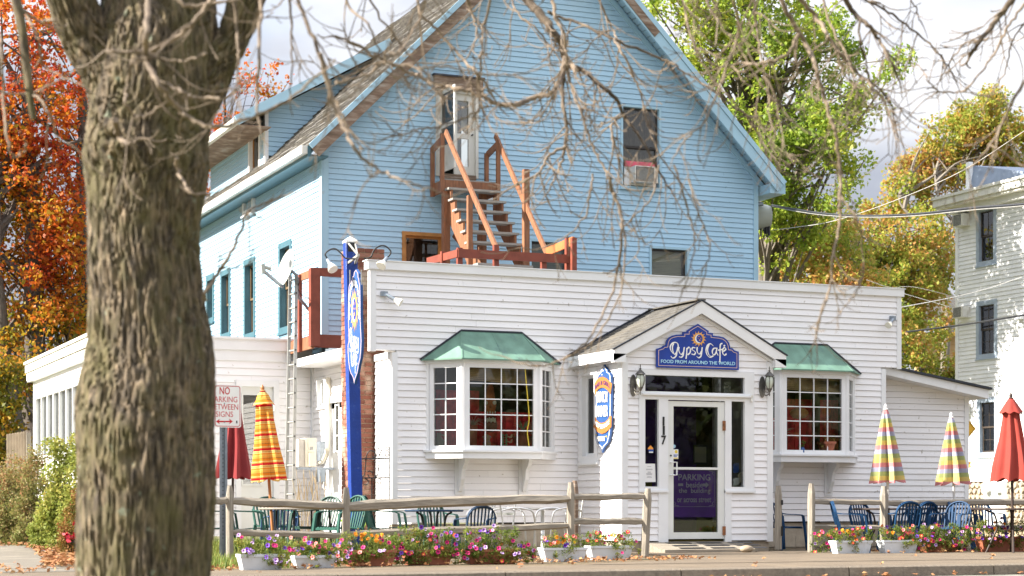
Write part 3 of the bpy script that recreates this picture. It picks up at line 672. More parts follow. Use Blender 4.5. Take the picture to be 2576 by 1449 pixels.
h = MB(); h.tube([PF.p(A(1687), z_f(1687, 1146), .0), PF.p(A(1687), z_f(1687, 1146), .015)], .014, 10); h.build('lock', M_black, DOOR)
M_rust = mat('rusty_hinge', (.30, .12, .05), .8, .5, 20)
for y0, y1 in ((1083, 1059), (1346, 1324)): h = MB(); PF.box(h, A(1817), A(1823), z_f(1820, y0), z_f(1820, y1), .0, .035); h.build('hinge', M_rust, DOOR)
# purple vinyl notice in the lower pane
M_purple = mat('purple_vinyl', (.10, .02, .27), .4, .25, 3); M_plet = mat('lilac_grey_lettering', (.36, .34, .40), .6, .1, 4)
nx0, nx1, nz0, nz1 = A(1697), A(1803), z_f(1750, 1301), z_f(1750, 1182.5)
PAR = MB(); PF.box(PAR, nx0, nx1, nz0, nz1, -.034, -.030); PAR = PAR.build('notice_panel', M_purple, DOOR)
def px3(W, x0, y0, x1, y1, off):
    (aa, za), (ab, zb2) = W.px(x0, y1, off), W.px(x1, y0, off); zz0 = W.px(x0, y1, off)[1]; zz1 = W.px(x0, y0, off)[1]
    w, h2 = ab - aa, zz1 - zz0
    return (lambda x, y, d: W.p(aa + x, zz0 + y, off + d)), w, h2
def letter(W, body, x0, y0, x1, y1, m, parent, off, depth=.004, name='lettering', **k):
    f, w, h2 = px3(W, x0, y0, x1, y1, off); return text_obj(body, name, m, parent, f, w, h2, depth, **k)
zx = lambda x: (2380 + x / 2.898) / 1.4907; zy = lambda y: (1560 + y / 2.898) / 1.4907
for body, x0, y0, x1, y1 in (('PARKING', 475, 630, 822, 700), ('beside', 560, 716, 740, 778), ('the  building', 478, 784, 822, 852), ('or across street', 462, 885, 832, 938)):
    letter(PF, body, zx(x0), zy(y0), zx(x1), zy(y1), M_plet, PAR, -.030, .002, bold=.012)
ar = MB(); q = lambda x, y, o=-.028: PF.p(*PF.px(zx(x), zy(y)), o)
ar.prism([q(*p) for p in ((748, 734), (782, 734), (782, 715), (815, 748), (782, 785), (782, 765), (748, 765))], PF.N * .001)
ar.prism([q(*p) for p in ((482, 733), (535, 733), (535, 760), (482, 760))], PF.N * .001); fix_normals(ar.build('arrow', M_plet, PAR))
bd = MB()
for p0, p1 in (((425, 590), (880, 590)), ((425, 985), (876, 985)), ((430, 590), (430, 985)), ((880, 590), (876, 985))): bd.beam(q(*p0), q(*p1), .006, .004)
for cx_, cy_, sx, sy in ((430, 590, 1, 1), (878, 590, -1, 1), (430, 985, 1, -1), (876, 985, -1, -1)):
    bd.tube(smooth_path([q(cx_ + sx * 10, cy_ + sy * 55), q(cx_ + sx * 25, cy_ + sy * 30), q(cx_ + sx * 12, cy_ + sy * 18), q(cx_ + sx * 30, cy_ + sy * 12), q(cx_ + sx * 60, cy_ + sy * 8)], 3), .004, 4)
bd.build('scroll_border', M_plet, PAR)
# stickers on the door glass, paper menu, colours behind the glass
def card(W, x0, y0, x1, y1, off, m, name, parent, th=.001, **k): mb = MB(); a0, z1 = W.px(x0, y0, off); a1, z0 = W.px(x1, y1, off); z0 = W.px(x0, y1, off)[1]; W.box(mb, a0, a1, z0, z1, off, off + th); return mb.build(name, m, parent, **k)
M_paper = mat('white_paper', (.82, .82, .82), .7, .02, 5); M_ink = mat('grey_ink', (.25, .25, .27), .7, .1, 5)
M_cardblue = mat('card_blue', (.03, .09, .35), .5, .1, 9); M_yel = mat('sticker_yellow', (.80, .60, .06), .5, .1, 9); M_orange = mat('sticker_orange', (.85, .35, .06), .5, .1, 9)
s = card(PF, zx(404), zy(362), zx(474), zy(466), .0, M_paper, 'card_sticker', DOOR)
card(PF, zx(407), zy(418), zx(470), zy(428), .0011, M_cardblue, 'sticker_band', DOOR); letter(PF, 'VISA', zx(414), zy(430), zx(460), zy(448), M_cardblue, DOOR, .0012, .001, bold=.03, name='sticker_lettering')
card(PF, zx(407), zy(452), zx(470), zy(462), .0011, M_yel, 'sticker_band', DOOR)
cm = MB(); cm.tube([PF.p(*PF.px(zx(427), zy(388)), .001), PF.p(*PF.px(zx(427), zy(388)), .003)], .026, 16); cm.build('sticker_disc', M_paper, DOOR)
cm = MB(); cm.tube([PF.p(*PF.px(zx(450), zy(388)), .0012), PF.p(*PF.px(zx(450), zy(388)), .0034)], .026, 16); cm.build('sticker_disc', M_yel, DOOR)
cm = MB(); cm.tube([PF.p(*PF.px(zx(427), zy(330)), .001), PF.p(*PF.px(zx(427), zy(330)), .003)], .029, 16); cm.build('sticker_disc', mat('pale_blue', (.35, .55, .7), .5, .2, 30), DOOR)
st = MB(); st.prism([PF.p(*PF.px(zx(x), zy(y)), -.022) for x, y in ((150, 348), (180, 318), (208, 348), (208, 362), (150, 362))], PF.N * .001); fix_normals(st.build('window_sticker', M_orange, CAFE))
card(PF, zx(152), zy(362), zx(205), zy(385), -.022, M_cardblue, 'window_sticker', CAFE); card(PF, zx(156), zy(386), zx(200), zy(400), -.022, M_paper, 'window_sticker', CAFE)
MENU = MB(); MENU.prism([PF.p(*PF.px(zx(x), zy(y)), -.02) for x, y in ((102, 518), (228, 518), (235, 717), (97, 719))], PF.N * .001)
MENU = fix_normals(MENU.build('menu_sheet', M_paper, None, label='white paper menu taped inside the glass left of the entrance door', cat='menu'))
rm = random.Random(2); ml = MB()
for i, y in enumerate((548, 575, 583, 605, 614, 622, 630, 638, 656, 665)):
    w = rm.uniform(18, 36) if i else 22; ml.prism([PF.p(*PF.px(zx(x), zy(yy)), -.0188) for x, yy in ((165 - w, y), (165 + w, y), (165 + w, y + 3.5), (165 - w, y + 3.5))], PF.N * .0005)
fix_normals(ml.build('menu_print', M_ink, MENU))
# inside the porch: back wall colours, a frame, a counter
M_redin = mat('red_wall_inside', (.35, .03, .03), .8, .4, 3); M_purpin = mat('purple_wall_inside', (.12, .035, .32), .8, .3, 3); M_ochre = mat('ochre_wall_inside', (.30, .25, .07), .85, .4, 2)
b = MB(); b.box(12.95, 14.35, 28.3, 28.33, .16, 2.6); b.build('inner_wall', M_redin, CAFE)
b = MB(); b.box(14.35, 15.35, 28.0, 28.03, .16, 2.9); b.build('inner_wall', M_purpin, CAFE)
b = MB(); b.box(12.9, 15.4, 28.5, 28.53, 2.3, 3.1); b.box(12.9, 12.93, 25.8, 28.4, .2, 3.0); b.box(12.9, 15.4, 25.8, 28.4, .165, .18); b.build('inner_wall', M_ochre, CAFE)
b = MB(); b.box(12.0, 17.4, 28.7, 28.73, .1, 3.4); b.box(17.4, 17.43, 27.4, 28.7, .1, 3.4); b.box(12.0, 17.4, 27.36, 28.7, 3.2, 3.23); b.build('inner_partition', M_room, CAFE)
b = MB(); b.box(13.3, 14.3, 27.6, 28.0, .18, 1.12); b.build('counter', M_ochre, CAFE)
Fr = MB(); Wp = Wall((0, 27.1, 0), (1, 0)); a_ = Wp.a(zx(640)); a2_ = Wp.a(zx(790)); zt2, zb2 = Wp.px(zx(700), zy(315))[1], Wp.px(zx(700), zy(525))[1]
Wp.box(Fr, a_, a2_, zb2, zt2, -.02, 0); fr_o = Fr.build('framed_notice', M_black, None, label='black framed notice standing behind the upper glass of the entrance door', cat='picture frame')
Wp.box(f2 := MB(), a_ + .02, a2_ - .02, zb2 + .03, zt2 - .03, .0, .002); f2.build('notice_sheet', mat('beige_sheet', (.35, .32, .22), .8, .1, 3), fr_o)
# porch roof
def slab(p, th=.06): # p: 4 pts of top face
    m = MB(); m.prism([Vector(v) - Vector((0, 0, th)) for v in p], (0, 0, th)); return m
RK = 25.60
eL, eR, ez = 12.60, 15.64, 3.905 - 1.52 * hs
fix_normals(slab([(eL, RK, ez), (14.12, RK, 3.905), (14.12, 27.26, 3.905), (eL, 27.26, ez)], .05).build('porch_roof', M_trim, CAFE))
fix_normals(slab([(14.12, RK, 3.904), (eR, RK, ez), (eR, 27.26, ez), (14.12, 27.26, 3.904)], .05).build('porch_roof', M_trim, CAFE))
rs_ = random.Random(8); sh_meshes = []
sl = math.hypot(1.52, 1.52 * hs); nr = 13; cosr, sinr = 1.52 / sl, 1.52 * hs / sl
for side in (-1, 1):
    for r_ in range(nr):
        c0, c1 = r_ * sl / nr, (r_ + 1) * sl / nr + .04; y = RK - .015 - (.12 if r_ % 2 else .0)
        while y < 27.25:
            ya, yb = max(y, RK - .015), min(y + .238, 27.25); y += .24
            if yb - ya < .03: continue
            j = rs_.uniform(0, .003); m = MB()
            xs = lambda c: (eL if side < 0 else eR) - side * c * cosr; zs = lambda c: ez + c * sinr
            lo, hi = .014 + j, .002
            m.hexa([(xs(c0), ya, zs(c0) + .001), (xs(c0), yb, zs(c0) + .001), (xs(min(c1, sl)), yb, zs(min(c1, sl)) + .001), (xs(min(c1, sl)), ya, zs(min(c1, sl)) + .001),
                    (xs(c0), ya, zs(c0) + lo), (xs(c0), yb, zs(c0) + lo), (xs(min(c1, sl)), yb, zs(min(c1, sl)) + hi), (xs(min(c1, sl)), ya, zs(min(c1, sl)) + hi)])
            fix_normals(m.build('shingle', M_shingle, CAFE))
m = MB(); m.beam((14.12, RK - .01, 3.925), (14.12, 27.25, 3.925), .16, .02); m.build('ridge_cap', M_shingle, CAFE)
for s, ex in ((-1, eL), (1, eR)):    # rake boards, drip edge, box returns
    m = MB(); m.prism([(14.12, RK - .03, 3.90), (ex, RK - .03, ez - .005), (ex, RK - .03, ez - .17), (14.12, RK - .03, 3.90 - .19)], (0, .03, 0)); fix_normals(m.build('rake_board', M_trim, CAFE))
    m = MB(); m.beam((14.12, RK - .02, 3.915), (ex + s * .02, RK - .02, ez + .002), .05, .02, up=(0, 0, 1)); m.build('drip_edge', M_drip, CAFE)
    m = MB(); x0, x1 = sorted((ex, ex - s * .2)); m.box(x0, x1, RK - .03, RK + .08, ez - .19, ez - .06); m.build('eave_return', M_trim, CAFE)
    m = MB(); m.box(x0, x0 + .04 if s < 0 else x1, RK + .08, 27.25, ez - .16, ez - .055) if s < 0 else m.box(x1 - .04, x1, RK + .08, 27.25, ez - .16, ez - .055); m.build('eave_fascia', M_trim, CAFE)
for s in (-1, 1):                    # shadow moulding under the rake
    m = MB(); m.beam((14.12, 25.67, 3.70), (14.12 + s * 1.42, 25.67, 3.70 - 1.42 * hs), .05, .035); m.build('frieze_moulding', M_trim, CAFE)
m = MB(); m.beam((eL + .0, 27.27, ez + .03), (14.12, 27.27, 3.94), .03, .03); m.build('flashing', M_drip, CAFE)

# ------- right side room with its shed roof
RX = Wall((0, 28.1, 0), (1, 0)); rx1 = RX.a(2425)
rr = lambda z: (18.72, rx1 if z < 2.62 else min(rx1, 18.72 + (3.10 - z) / .125))
siding(CAFE, RX, .45, 3.08, .104, rr, [], M_white, rs=21)
wbox(RX, 'corner_board', M_trim, CAFE, rx1, rx1 + .09, .43, 2.78, -.05, .025)
wbox(RX, 'foundation', M_found, CAFE, 18.7, rx1 + .05, -.1, .43, -.3, -.03)
xe = RX.a(2487, .35)
m = MB(); m.hexa([(18.68, 27.75, 3.09), (xe, 27.75, 2.66), (xe, 33.9, 2.66), (18.68, 33.9, 3.09), (18.68, 27.75, 3.22), (xe, 27.75, 2.82), (xe, 33.9, 2.82), (18.68, 33.9, 3.22)]); m.build('shed_roof_fascia', M_trim, CAFE)
m = MB(); m.hexa([(18.68, 27.70, 3.222), (xe + .05, 27.70, 2.822), (xe + .05, 33.9, 2.822), (18.68, 33.9, 3.222), (18.68, 27.70, 3.26), (xe + .05, 27.70, 2.86), (xe + .05, 33.9, 2.86), (18.68, 33.9, 3.26)]); m.build('shed_roof', M_drip, CAFE)
m = MB(); m.box(18.68, rx1, 28.15, 33.9, .1, 2.66); m.build('room_core', M_white, CAFE)

# ------------------------------------------------------------ blue gabled house
BH = thing('blue_house', 'tall pale blue clapboard house with steep gable and weathered rakes behind the white cafe', 'house', (15.35, 34, 0))
BF = Wall((0, 34, 0), (1, 0)); BS = Wall((10.6, 0, 0), (0, -1))
bz = lambda x, y: BF.px(x, y)[1]; ba = lambda x: BF.a(x)
win = [  # px x0,x1,y0,y1(or None), kind
    ('upper', 1566, 1657, 272, 470), ('wood', 1019, 1110, 594, None), ('dark', 1336, 1426, 609, None), ('blind', 1638, 1727, 627, None)]
wb = []
for kd, x0, x1, y0, y1 in win:
    z1 = bz((x0 + x1) / 2, y0); z0 = bz((x0 + x1) / 2, y1) if y1 else z1 - 1.35
    wb.append((kd, ba(x0), ba(x1), z0, z1))
DU = (ba(1105), ba(1195), bz(1150, 440), bz(1150, 235))
hb = [(a0, a1, z0, z1) for _, a0, a1, z0, z1 in wb] + [(DU[0], DU[1], DU[2], DU[3])]
cb = [0]
brng = lambda z: (10.70, 20.0) if z < 7.6 else (15.35 - (12.40 - z), 15.35 + (12.40 - z))
siding(BH, BF, 3.73, 12.3, .103, brng, hb, M_blue, rs=31, cnt=cb, joints=3.9)
for a0, a1 in ((10.6, 10.71), (19.99, 20.1)): wbox(BF, 'corner_board', M_bluetrim, BH, a0, a1, 3.7, 7.62, -.05, .03)
M_blacksash = mat('dark_bronze_sash', (.035, .03, .028), .5, .2, 5); M_woodsash = mat('honey_wood_frame', (.42, .20, .06), .5, .2, 5)
M_beige = mat('beige_blind', (.42, .38, .28), .8, .08, 2)
for kd, a0, a1, z0, z1 in wb:
    if kd == 'upper': W2 = window(BH, BF, a0, a1, z0, z1, cas=.05, mc=M_bluetrim, ms=M_blacksash, curtain=(.0, mat('brown_curtain', (.07, .045, .03), .9, .4, 3)), label='upper window with an air conditioner in its lower sash')
    if kd == 'wood': window(BH, BF, a0, a1, z0, z1, cas=.07, mc=M_woodsash, ms=M_woodsash, dh=False, room=.5, label='window with honey coloured wood frame', mroom=mat('brown_room', (.12, .06, .035), .9, .3, 2))
    if kd == 'dark': window(BH, BF, a0, a1, z0, z1, cas=.05, mc=M_bluetrim, ms=M_blacksash, blind=(.9, mat('grey_green_blind', (.17, .17, .13), .8, .1, 2)))
    if kd == 'blind': window(BH, BF, a0, a1, z0, z1, cas=.05, mc=M_bluetrim, ms=M_blacksash, blind=(.95, M_beige))
a0, a1, z0, z1 = wb[0][1:]
M_pink = mat('pink_padding', (.65, .12, .17), .8, .15, 4)
m = MB(); BF.box(m, a0 + .06, a1 - .06, bz(1610, 421), bz(1610, 407), -.04, .01); m.build('pink_padding', M_pink, BH)
m = MB(); BF.box(m, a0 + .05, a1 - .05, bz(1610, 467), bz(1610, 421), -.045, -.02); m.build('white_infill_panel', M_trim, BH)
def window_ac(W, a0, a1, z0, z1, d, label, group=None):
    o = thing('air_conditioner', label, 'air conditioner', W.p((a0 + a1) / 2, z0, d / 2), group)
    m = MB(); W.box(m, a0, a1, z0, z1, 0, d); m.build('casing', M_oldtrim, o)
    m = MB(); n = 12
    for q in range(n): zz = z0 + .03 + (z1 - z0 - .06) * q / n; W.box(m, a0 + .03, a1 - .1, zz, zz + (z1 - z0) / n * .5, d + .001, d + .012)
    m.build('grille', mat('grey_plastic', (.33, .33, .31), .6, .1, 5), o)
    m = MB(); W.box(m, a0 + .02, a1 - .09, z0 + .02, z1 - .02, d + .0002, d + .0012); m.build('grille_backing', M_dark, o)
    return o
window_ac(BF, ba(1584), ba(1641), bz(1612, 463), bz(1612, 423), .25, 'beige window air conditioner under pink padding in the blue gable')
# weathered upper door and its head board
dd = DU; dd0, dd1, dz0, dz_1 = dd
UD = MB()
for (x0, x1, z0, z1) in ((dd0 - .08, dd0, dz0 - .05, dz_1), (dd1, dd1 + .06, dz0 - .05, dz_1), (dd0 - .08, dd1 + .06, dz_1, dz_1 + .07)): BF.box(UD, x0, x1, z0, z1, -.03, .04)
UD = UD.build('upper_door_frame', M_oldtrim, BH)
m = MB(); BF.box(m, dd0, dd1, dz0 - .09, dz0, -.03, .06); m.build('threshold', M_barn, UD)
m = MB(); BF.box(m, ba(1089), ba(1211), bz(1150, 228), bz(1150, 197), .018, .10); m.build('weathered_head_board', M_barn, BH)
m = MB(); BF.box(m, ba(1086), ba(1214), bz(1150, 197), bz(1150, 193), .018, .13); m.build('head_flashing', M_drip, BH)
m = MB(); xs0, xs1 = ba(1143), dd1; zz = [dz0, bz(1165, 418), bz(1165, 348), bz(1165, 336), bz(1165, 253), dz_1]
BF.box(m, xs0, xs0 + .07, dz0, dz_1, -.07, -.02); BF.box(m, xs1 - .13, xs1, dz0, dz_1, -.07, -.02)
for q0, q1 in ((0, 1), (2, 3), (4, 5)): BF.box(m, xs0 + .07, xs1 - .13, zz[q0], zz[q1], -.07, -.021)
ld = m.build('upper_door', M_oldtrim, BH, label='weathered white storm door with two panes')
for q0, q1 in ((1, 2), (3, 4)): wbox(BF, 'pane', M_pane2, ld, xs0 + .07, xs1 - .13, zz[q0], zz[q1], -.055, -.05)
m = MB(); m.tube([BF.p(xs1 - .06, bz(1190, 340), -.02), BF.p(xs1 - .06, bz(1190, 340), .03)], .015, 8); m.build('door_knob', M_black, ld)
# second leaf standing ajar, opening outwards on the left jamb
Wj = Wall((dd0, 33.97, 0), (math.cos(R(-88)), math.sin(R(-88)))); Lj = .72; m = MB()
for q0, q1, r0, r1 in ((0, .06, dz0, dz_1), (Lj - .06, Lj, dz0, dz_1), (.06, Lj - .06, dz0, dz0 + .5), (.06, Lj - .06, dz_1 - .08, dz_1), (.06, Lj - .06, dz0 + .85, dz0 + .92)): Wj.box(m, q0, q1, r0, r1, -.03, 0)
aj = m.build('ajar_door', M_oldtrim, BH, label='peeling storm door leaf standing ajar'); wbox(Wj, 'pane', M_pane2, aj, .06, Lj - .06, dz0 + .5, dz_1 - .08, -.02, -.016)
m = MB(); BF.box(m, dd0 - .02, dd1 + .02, dz0, dz_1, -.8, -.78); BF.box(m, dd0 - .03, dd0 - .02, dz0, dz_1, -.8, -.08); m.build('door_recess', M_dark, BH)
# side wall, sunlit
bsz = lambda x, y: BS.px(x, y)[1]
sidew = [(707, 731, 622, 822), (619, 640, 664, 838), (560, 578, 692, 838), (524, 537, 705, 800)]
sh = []
for x0, x1, y0, y1 in sidew: xm = (x0 + x1) / 2; sh.append((BS.a(x0), BS.a(x1), bsz(xm, y1), bsz(xm, y0)))
siding(BH, BS, 2.6, 7.45, .103, lambda z: (-43.9, -34.02), sh, M_blue, rs=33, joints=3.9)
wbox(BS, 'corner_board', M_bluetrim, BH, -34.12, -33.975, 2.6, 7.46, -.0, .03); wbox(BS, 'corner_board', M_bluetrim, BH, -43.97, -43.85, 2.6, 7.46, -.0, .03)
for a0, a1, z0, z1 in sh: window(BH, BS, a0, a1, z0, z1, cas=.12, mc=mat('darker_blue_casing_and_eave_shade', (.06, .145, .185), .5, .1, 5), ms=mat('bronze_sash', (.16, .11, .06), .5, .2, 5), mglass=M_pane2, inset=.09)
# wall window reaching up through the eave
up = (BS.a(621), BS.a(641)); window(BH, BS, up[0], up[1], bsz(632, 527), bsz(632, 468), cas=.1, mc=M_trim, dh=False, mglass=M_pane2, proud=.08)
# roof
def quadslab(name, p, th, m, parent):
    q = [Vector(v) for v in p]; nn = (q[1] - q[0]).cross(q[3] - q[0]).normalized()
    if nn.z < 0: nn = -nn
    b = MB(); b.prism([v - nn * th for v in q], nn * th); return fix_normals(b.build(name, m, parent))
zr = lambda X: 12.60 - abs(X - 15.35)
Yr0, Yr1 = 33.58, 44.3; XL, XR = 10.20, 20.50
quadslab('roof_deck', [(XL, Yr0, zr(XL)), (15.35, Yr0, zr(15.35)), (15.35, Yr1, zr(15.35)), (XL, Yr1, zr(XL))], .10, M_shingle, BH)
quadslab('roof_deck', [(XR, Yr0, zr(XR)), (15.35, Yr0, zr(15.35)), (15.35, Yr1, zr(15.35)), (XR, Yr1, zr(XR))], .10, M_shingle, BH)
m = MB(); nrow = 52; Ls = (15.35 - XL)
for r_ in range(nrow):
    x0, x1 = XL + Ls * r_ / nrow, XL + Ls * (r_ + 1) / nrow + .02; nsg = 18
    for q in range(nsg):
        ya, yb = Yr0 - .02 + (Yr1 - Yr0) * q / nsg, Yr0 - .02 + (Yr1 - Yr0) * (q + 1) / nsg - .006; j = random.uniform(.012, .03); e = random.uniform(-.012, .012)
        m.hexa([(x0 + e, ya, zr(x0) + e + .002), (x0 + e, yb, zr(x0) + e + .002), (x1, yb, zr(x1) + .002), (x1, ya, zr(x1) + .002), (x0 + e - j, ya, zr(x0) + e + j), (x0 + e - j, yb, zr(x0) + e + j), (x1, yb, zr(x1) + .006), (x1, ya, zr(x1) + .006)])
fix_normals(m.build('roof_shingles', mat('old_roof_shingle', (.15, .14, .13), .95, .4, 7, dirt=(.22, .21, .185), dirt_at=(.45, .7)), BH, kind='stuff'))
for s in (-1, 1):
    X0 = XL if s < 0 else XR; d = Vector((15.35 - X0, 0, 5.15)).normalized(); nrm = Vector((-d.z * (1 if s < 0 else -1), 0, abs(d.x)))
    for nm, off, y, w, mm_ in (('rake_metal', -.03, Yr0 - .04, .10, M_bluetrim if s > 0 else M_bluetrim), ('rake_board', -.18, Yr0 - .02, .19, M_barn if s < 0 else M_bluetrim)):
        a = Vector((X0, y, zr(X0))) + nrm * off; b_ = Vector((15.35, y, 12.60)) + Vector((0, 0, off * 1.414)); m = MB(); m.beam(a, b_, .05, w, up=nrm); m.build(nm, mm_, BH)
    # weathered upper stretch of the right rake
    if s > 0:
        a = Vector((17.6, Yr0 - .052, zr(17.6))) + nrm * -.16; b_ = Vector((15.4, Yr0 - .052, 12.55)) + Vector((0, 0, -.2)); m = MB(); m.beam(a, b_, .02, .16, up=nrm); m.build('bare_rake_board', M_barn, BH)
    n = 46
    for q in range(n):   # soffit boards under the rake, joints open
        t0, t1 = q / n, (q + 1) / n - .0035; pts = []
        for t, y in ((t0, Yr0 + .01), (t1, Yr0 + .01), (t1, 33.985), (t0, 33.985)):
            X = X0 + (15.35 - X0) * t; pts.append(Vector((X, y, zr(X) - .20)))
        b = MB(); b.prism(pts, (0, 0, .03)); fix_normals(b.build('soffit_panel', M_bluetrim, BH))
    m = MB(); a = Vector((X0 + (-s) * .3, 33.975, zr(X0) + .3 - .33)); b_ = Vector((15.35, 33.975, 12.60 - .33)); m.beam(a, b_, .05, .09, up=nrm); m.build('frieze_board', M_bluetrim, BH)
m = MB(); m.box(XL - .02, XL + .05, Yr0, Yr1, 7.24, 7.44); m.build('eave_fascia', MAT['darker_blue_casing_and_eave_shade'], BH)  # fascia in the darkened trim blue, eave shade put into the colour
m = MB(); m.box(XL - .13, XL - .02, Yr0 + .02, Yr1, 7.30, 7.45); m.build('gutter', M_oldtrim, BH)
m = MB(); m.box(XL + .05, 10.6, Yr0 + .06, Yr1, 7.27, 7.30); m.build('eave_soffit', MAT['darker_blue_casing_and_eave_shade'], BH)  # shade under the eave is put into this darker soffit colour
m = MB(); m.box(XR - .35, XR + .02, Yr0, Yr1, 7.22, 7.42); m.build('eave_fascia', M_bluetrim, BH)
# dormer
DC = Wall((0, 38.5, 0), (1, 0)); DW = Wall((10.75, 0, 0), (0, -1))
siding(BH, DC, 7.95, 10.6, .103, lambda z: (max(10.80, (z - 8.66) / .57 + 10.05), z + 2.74), [], M_blue, rs=41)
dwa = (DW.a(630), DW.a(653)); dwz = (DW.px(641, 440)[1], DW.px(641, 338)[1])
siding(BH, DW, 7.9, 9.0, .103, lambda z: (-43.3, -38.55), [(dwa[0], dwa[1], *dwz)], M_blue, rs=42)
wbox(DW, 'corner_board', M_trim, BH, -38.6, -38.48, 7.95, 9.1, -.05, .03)
window(BH, DW, dwa[0], dwa[1], dwz[0], dwz[1], cas=.1, mc=M_trim, ms=M_woodsash, dh=False, mglass=M_pane2, blind=(.6, mat('bamboo_blind', (.42, .27, .13), .8, .3, 6)))
quadslab('dormer_roof', [(10.0, 38.05, 8.83), (13.5, 38.05, 10.82), (13.5, 43.8, 10.82), (10.0, 43.8, 8.83)], .08, M_shingle, BH)
m = MB(); m.beam((9.99, 38.03, 8.75), (13.4, 38.03, 10.70), .05, .20, up=(-.5, 0, .87)); m.build('dormer_rake', M_bluetrim, BH)
m = MB(); m.box(9.93, 10.02, 38.05, 43.8, 8.66, 8.80); m.build('dormer_eave', M_oldtrim, BH); m = MB(); m.box(10.02, 10.75, 38.1, 43.8, 8.67, 8.69); m.build('dormer_soffit', M_barn, BH)  # soffit's brown colour carries the shade under the dormer eave

# ------------------------------------------------------------ white annex with the sun room
AN = thing('white_annex', 'low white clapboard annex with a row of tall sunroom panes left of the blue house', 'building', (6.4, 34, 0))
AF = Wall((0, 34, 0), (1, 0)); AS = Wall((6.4, 0, 0), (0, -1))
az = lambda x, y: AF.px(x, y)[1]
ad = (AF.a(606), AF.a(688), .15, az(650, 973))
siding(AN, AF, .15, 3.42, .135, lambda z: (6.5, 10.36), [ad], M_white, rs=51, joints=5)
wbox(AF, 'fascia_band', M_trim, AN, 6.36, 10.38, 3.42, 3.62, -.05, .03); wbox(AF, 'fascia_band', M_trim, AN, 6.33, 10.38, 3.62, 3.82, -.05, .06); wbox(AF, 'roof_edge', M_trim, AN, 6.30, 10.38, 3.82, 3.86, -.2, .09)
wbox(AF, 'corner_board', M_trim, AN, 6.4, 6.5, .1, 3.42, -.05, .03)
for q in ((ad[0] - .1, ad[0], .1, ad[3] + .12), (ad[1], ad[1] + .1, .1, ad[3] + .12), (ad[0], ad[1], ad[3], ad[3] + .12)): wbox(AF, 'door_casing', M_trim, AN, q[0], q[1], q[2], q[3], -.02, .035)
panel_door(AN, AF, ad[0], ad[1], .2, ad[3], [(AF.a(612), AF.a(655), az(640, 1218), az(640, 994), 1)], m=M_doorw, off=-.02, lab='white glazed door of the annex')
m = MB(); AF.box(m, ad[1] - .02, ad[1] + .02, az(690, 1035), az(690, 1018), .0, .045); m.build('door_hinge', M_alu, AN)
# sunroom side: one pane after another between white mullions
xs = [(95, 110), (112, 123), (127, 138), (139, 152), (155, 170), (172, 187), (190, 204), (206, 219)]
zt3, zb3 = 3.02, 1.80
sa0, sa1 = AS.a(93), AS.a(222)
siding(AN, AS, .1, 3.42, .135, lambda z: (-41.4, -34.04), [(sa0, sa1, zb3, zt3)], M_white, rs=52)
wbox(AS, 'corner_board', M_trim, AN, -41.5, -41.38, .1, 3.42, -.05, .03)
M_sunroomin = mat('sunroom_inside', (.20, .18, .15), .9, .3, 2)
prev = None
na = 8; wp = (sa1 - sa0) / na
for i in range(na):
    p0, p1 = sa0 + i * wp + .04, sa0 + (i + 1) * wp - .04
    wbox(AS, 'mullion', M_trim, AN, p0 - .08 if i else p0 - .1, p0, zb3, zt3, -.06, .03); wbox(AS, 'pane', M_pane2, AN, p0, p1, zb3, zt3, -.03, -.024)
wbox(AS, 'mullion', M_trim, AN, sa1 - .04, sa1 + .06, zb3, zt3, -.06, .03)
wbox(AS, 'sill', M_trim, AN, sa0 - .1, sa1 + .1, zb3 - .06, zb3, -.06, .06); wbox(AS, 'head_trim', M_trim, AN, sa0 - .1, sa1 + .1, zt3, zt3 + .1, -.06, .035)
wbox(AS, 'inner_wall', M_sunroomin, AN, sa0, sa1, 1.6, 3.2, -1.3, -1.27)
m = MB(); m.box(6.27, 6.4, 33.9, 41.7, 3.42, 3.45); m.build('eave_soffit', M_trim, AN)
for z0, z1, x in ((3.46, 3.62, 6.27), (3.625, 3.80, 6.24), (3.80, 3.86, 6.21)): m = MB(); m.box(x, x + .08, 33.9, 41.8, z0, z1); m.build('fascia_band', M_oldtrim, AN)
m = MB(); m.box(6.30, 10.5, 33.95, 41.7, 3.80, 3.85); m.build('annex_roof', M_shingle, AN)

# ------------------------------------------------------------ white three storey house on the right
RH = thing('white_clapboard_house', 'three storey white clapboard house in dappled sun at the right edge, on a cobblestone base', 'house', (33.2, 44.9, 0))
RW = Wall((33.2, 0, 0), (0, -1)); rz_ = lambda x, y: RW.px(x, y)[1]
rwin = [(2464, 2500, 530, 656), (2464, 2502, 767, 890), (2466, 2503, 1012, 1138)]
rh = [(RW.a(x0), RW.a(x1), rz_((x0 + x1) / 2, y1), rz_((x0 + x1) / 2, y0)) for x0, x1, y0, y1 in rwin]
cr = [0]
siding(RH, RW, 1.52, 9.35, .118, lambda z: (-44.8, -38.2), rh, M_grey, rs=61, cnt=cr, joints=3)
wbox(RW, 'corner_board', M_grey, RH, -44.92, -44.79, 1.2, 9.35, -.05, .03); wbox(RW, 'water_table', M_grey, RH, -44.9, -38.2, 1.42, 1.52, -.05, .04)
M_bluegrey = mat('blue_grey_trim', (.36, .43, .52), .5, .1, 5)
for i, (a0, a1, z0, z1) in enumerate(rh): window(RH, RW, a0, a1, z0, z1, cas=.13, mc=M_bluegrey, ms=mat('dark_brown_sash', (.06, .045, .035), .5, .2, 5), cols=2, rows=2 if i else 1, mglass=M_pane2, curtain=(.45, mat('pale_green_curtain', (.20, .25, .22), .9, .3, 5)), proud=.025)
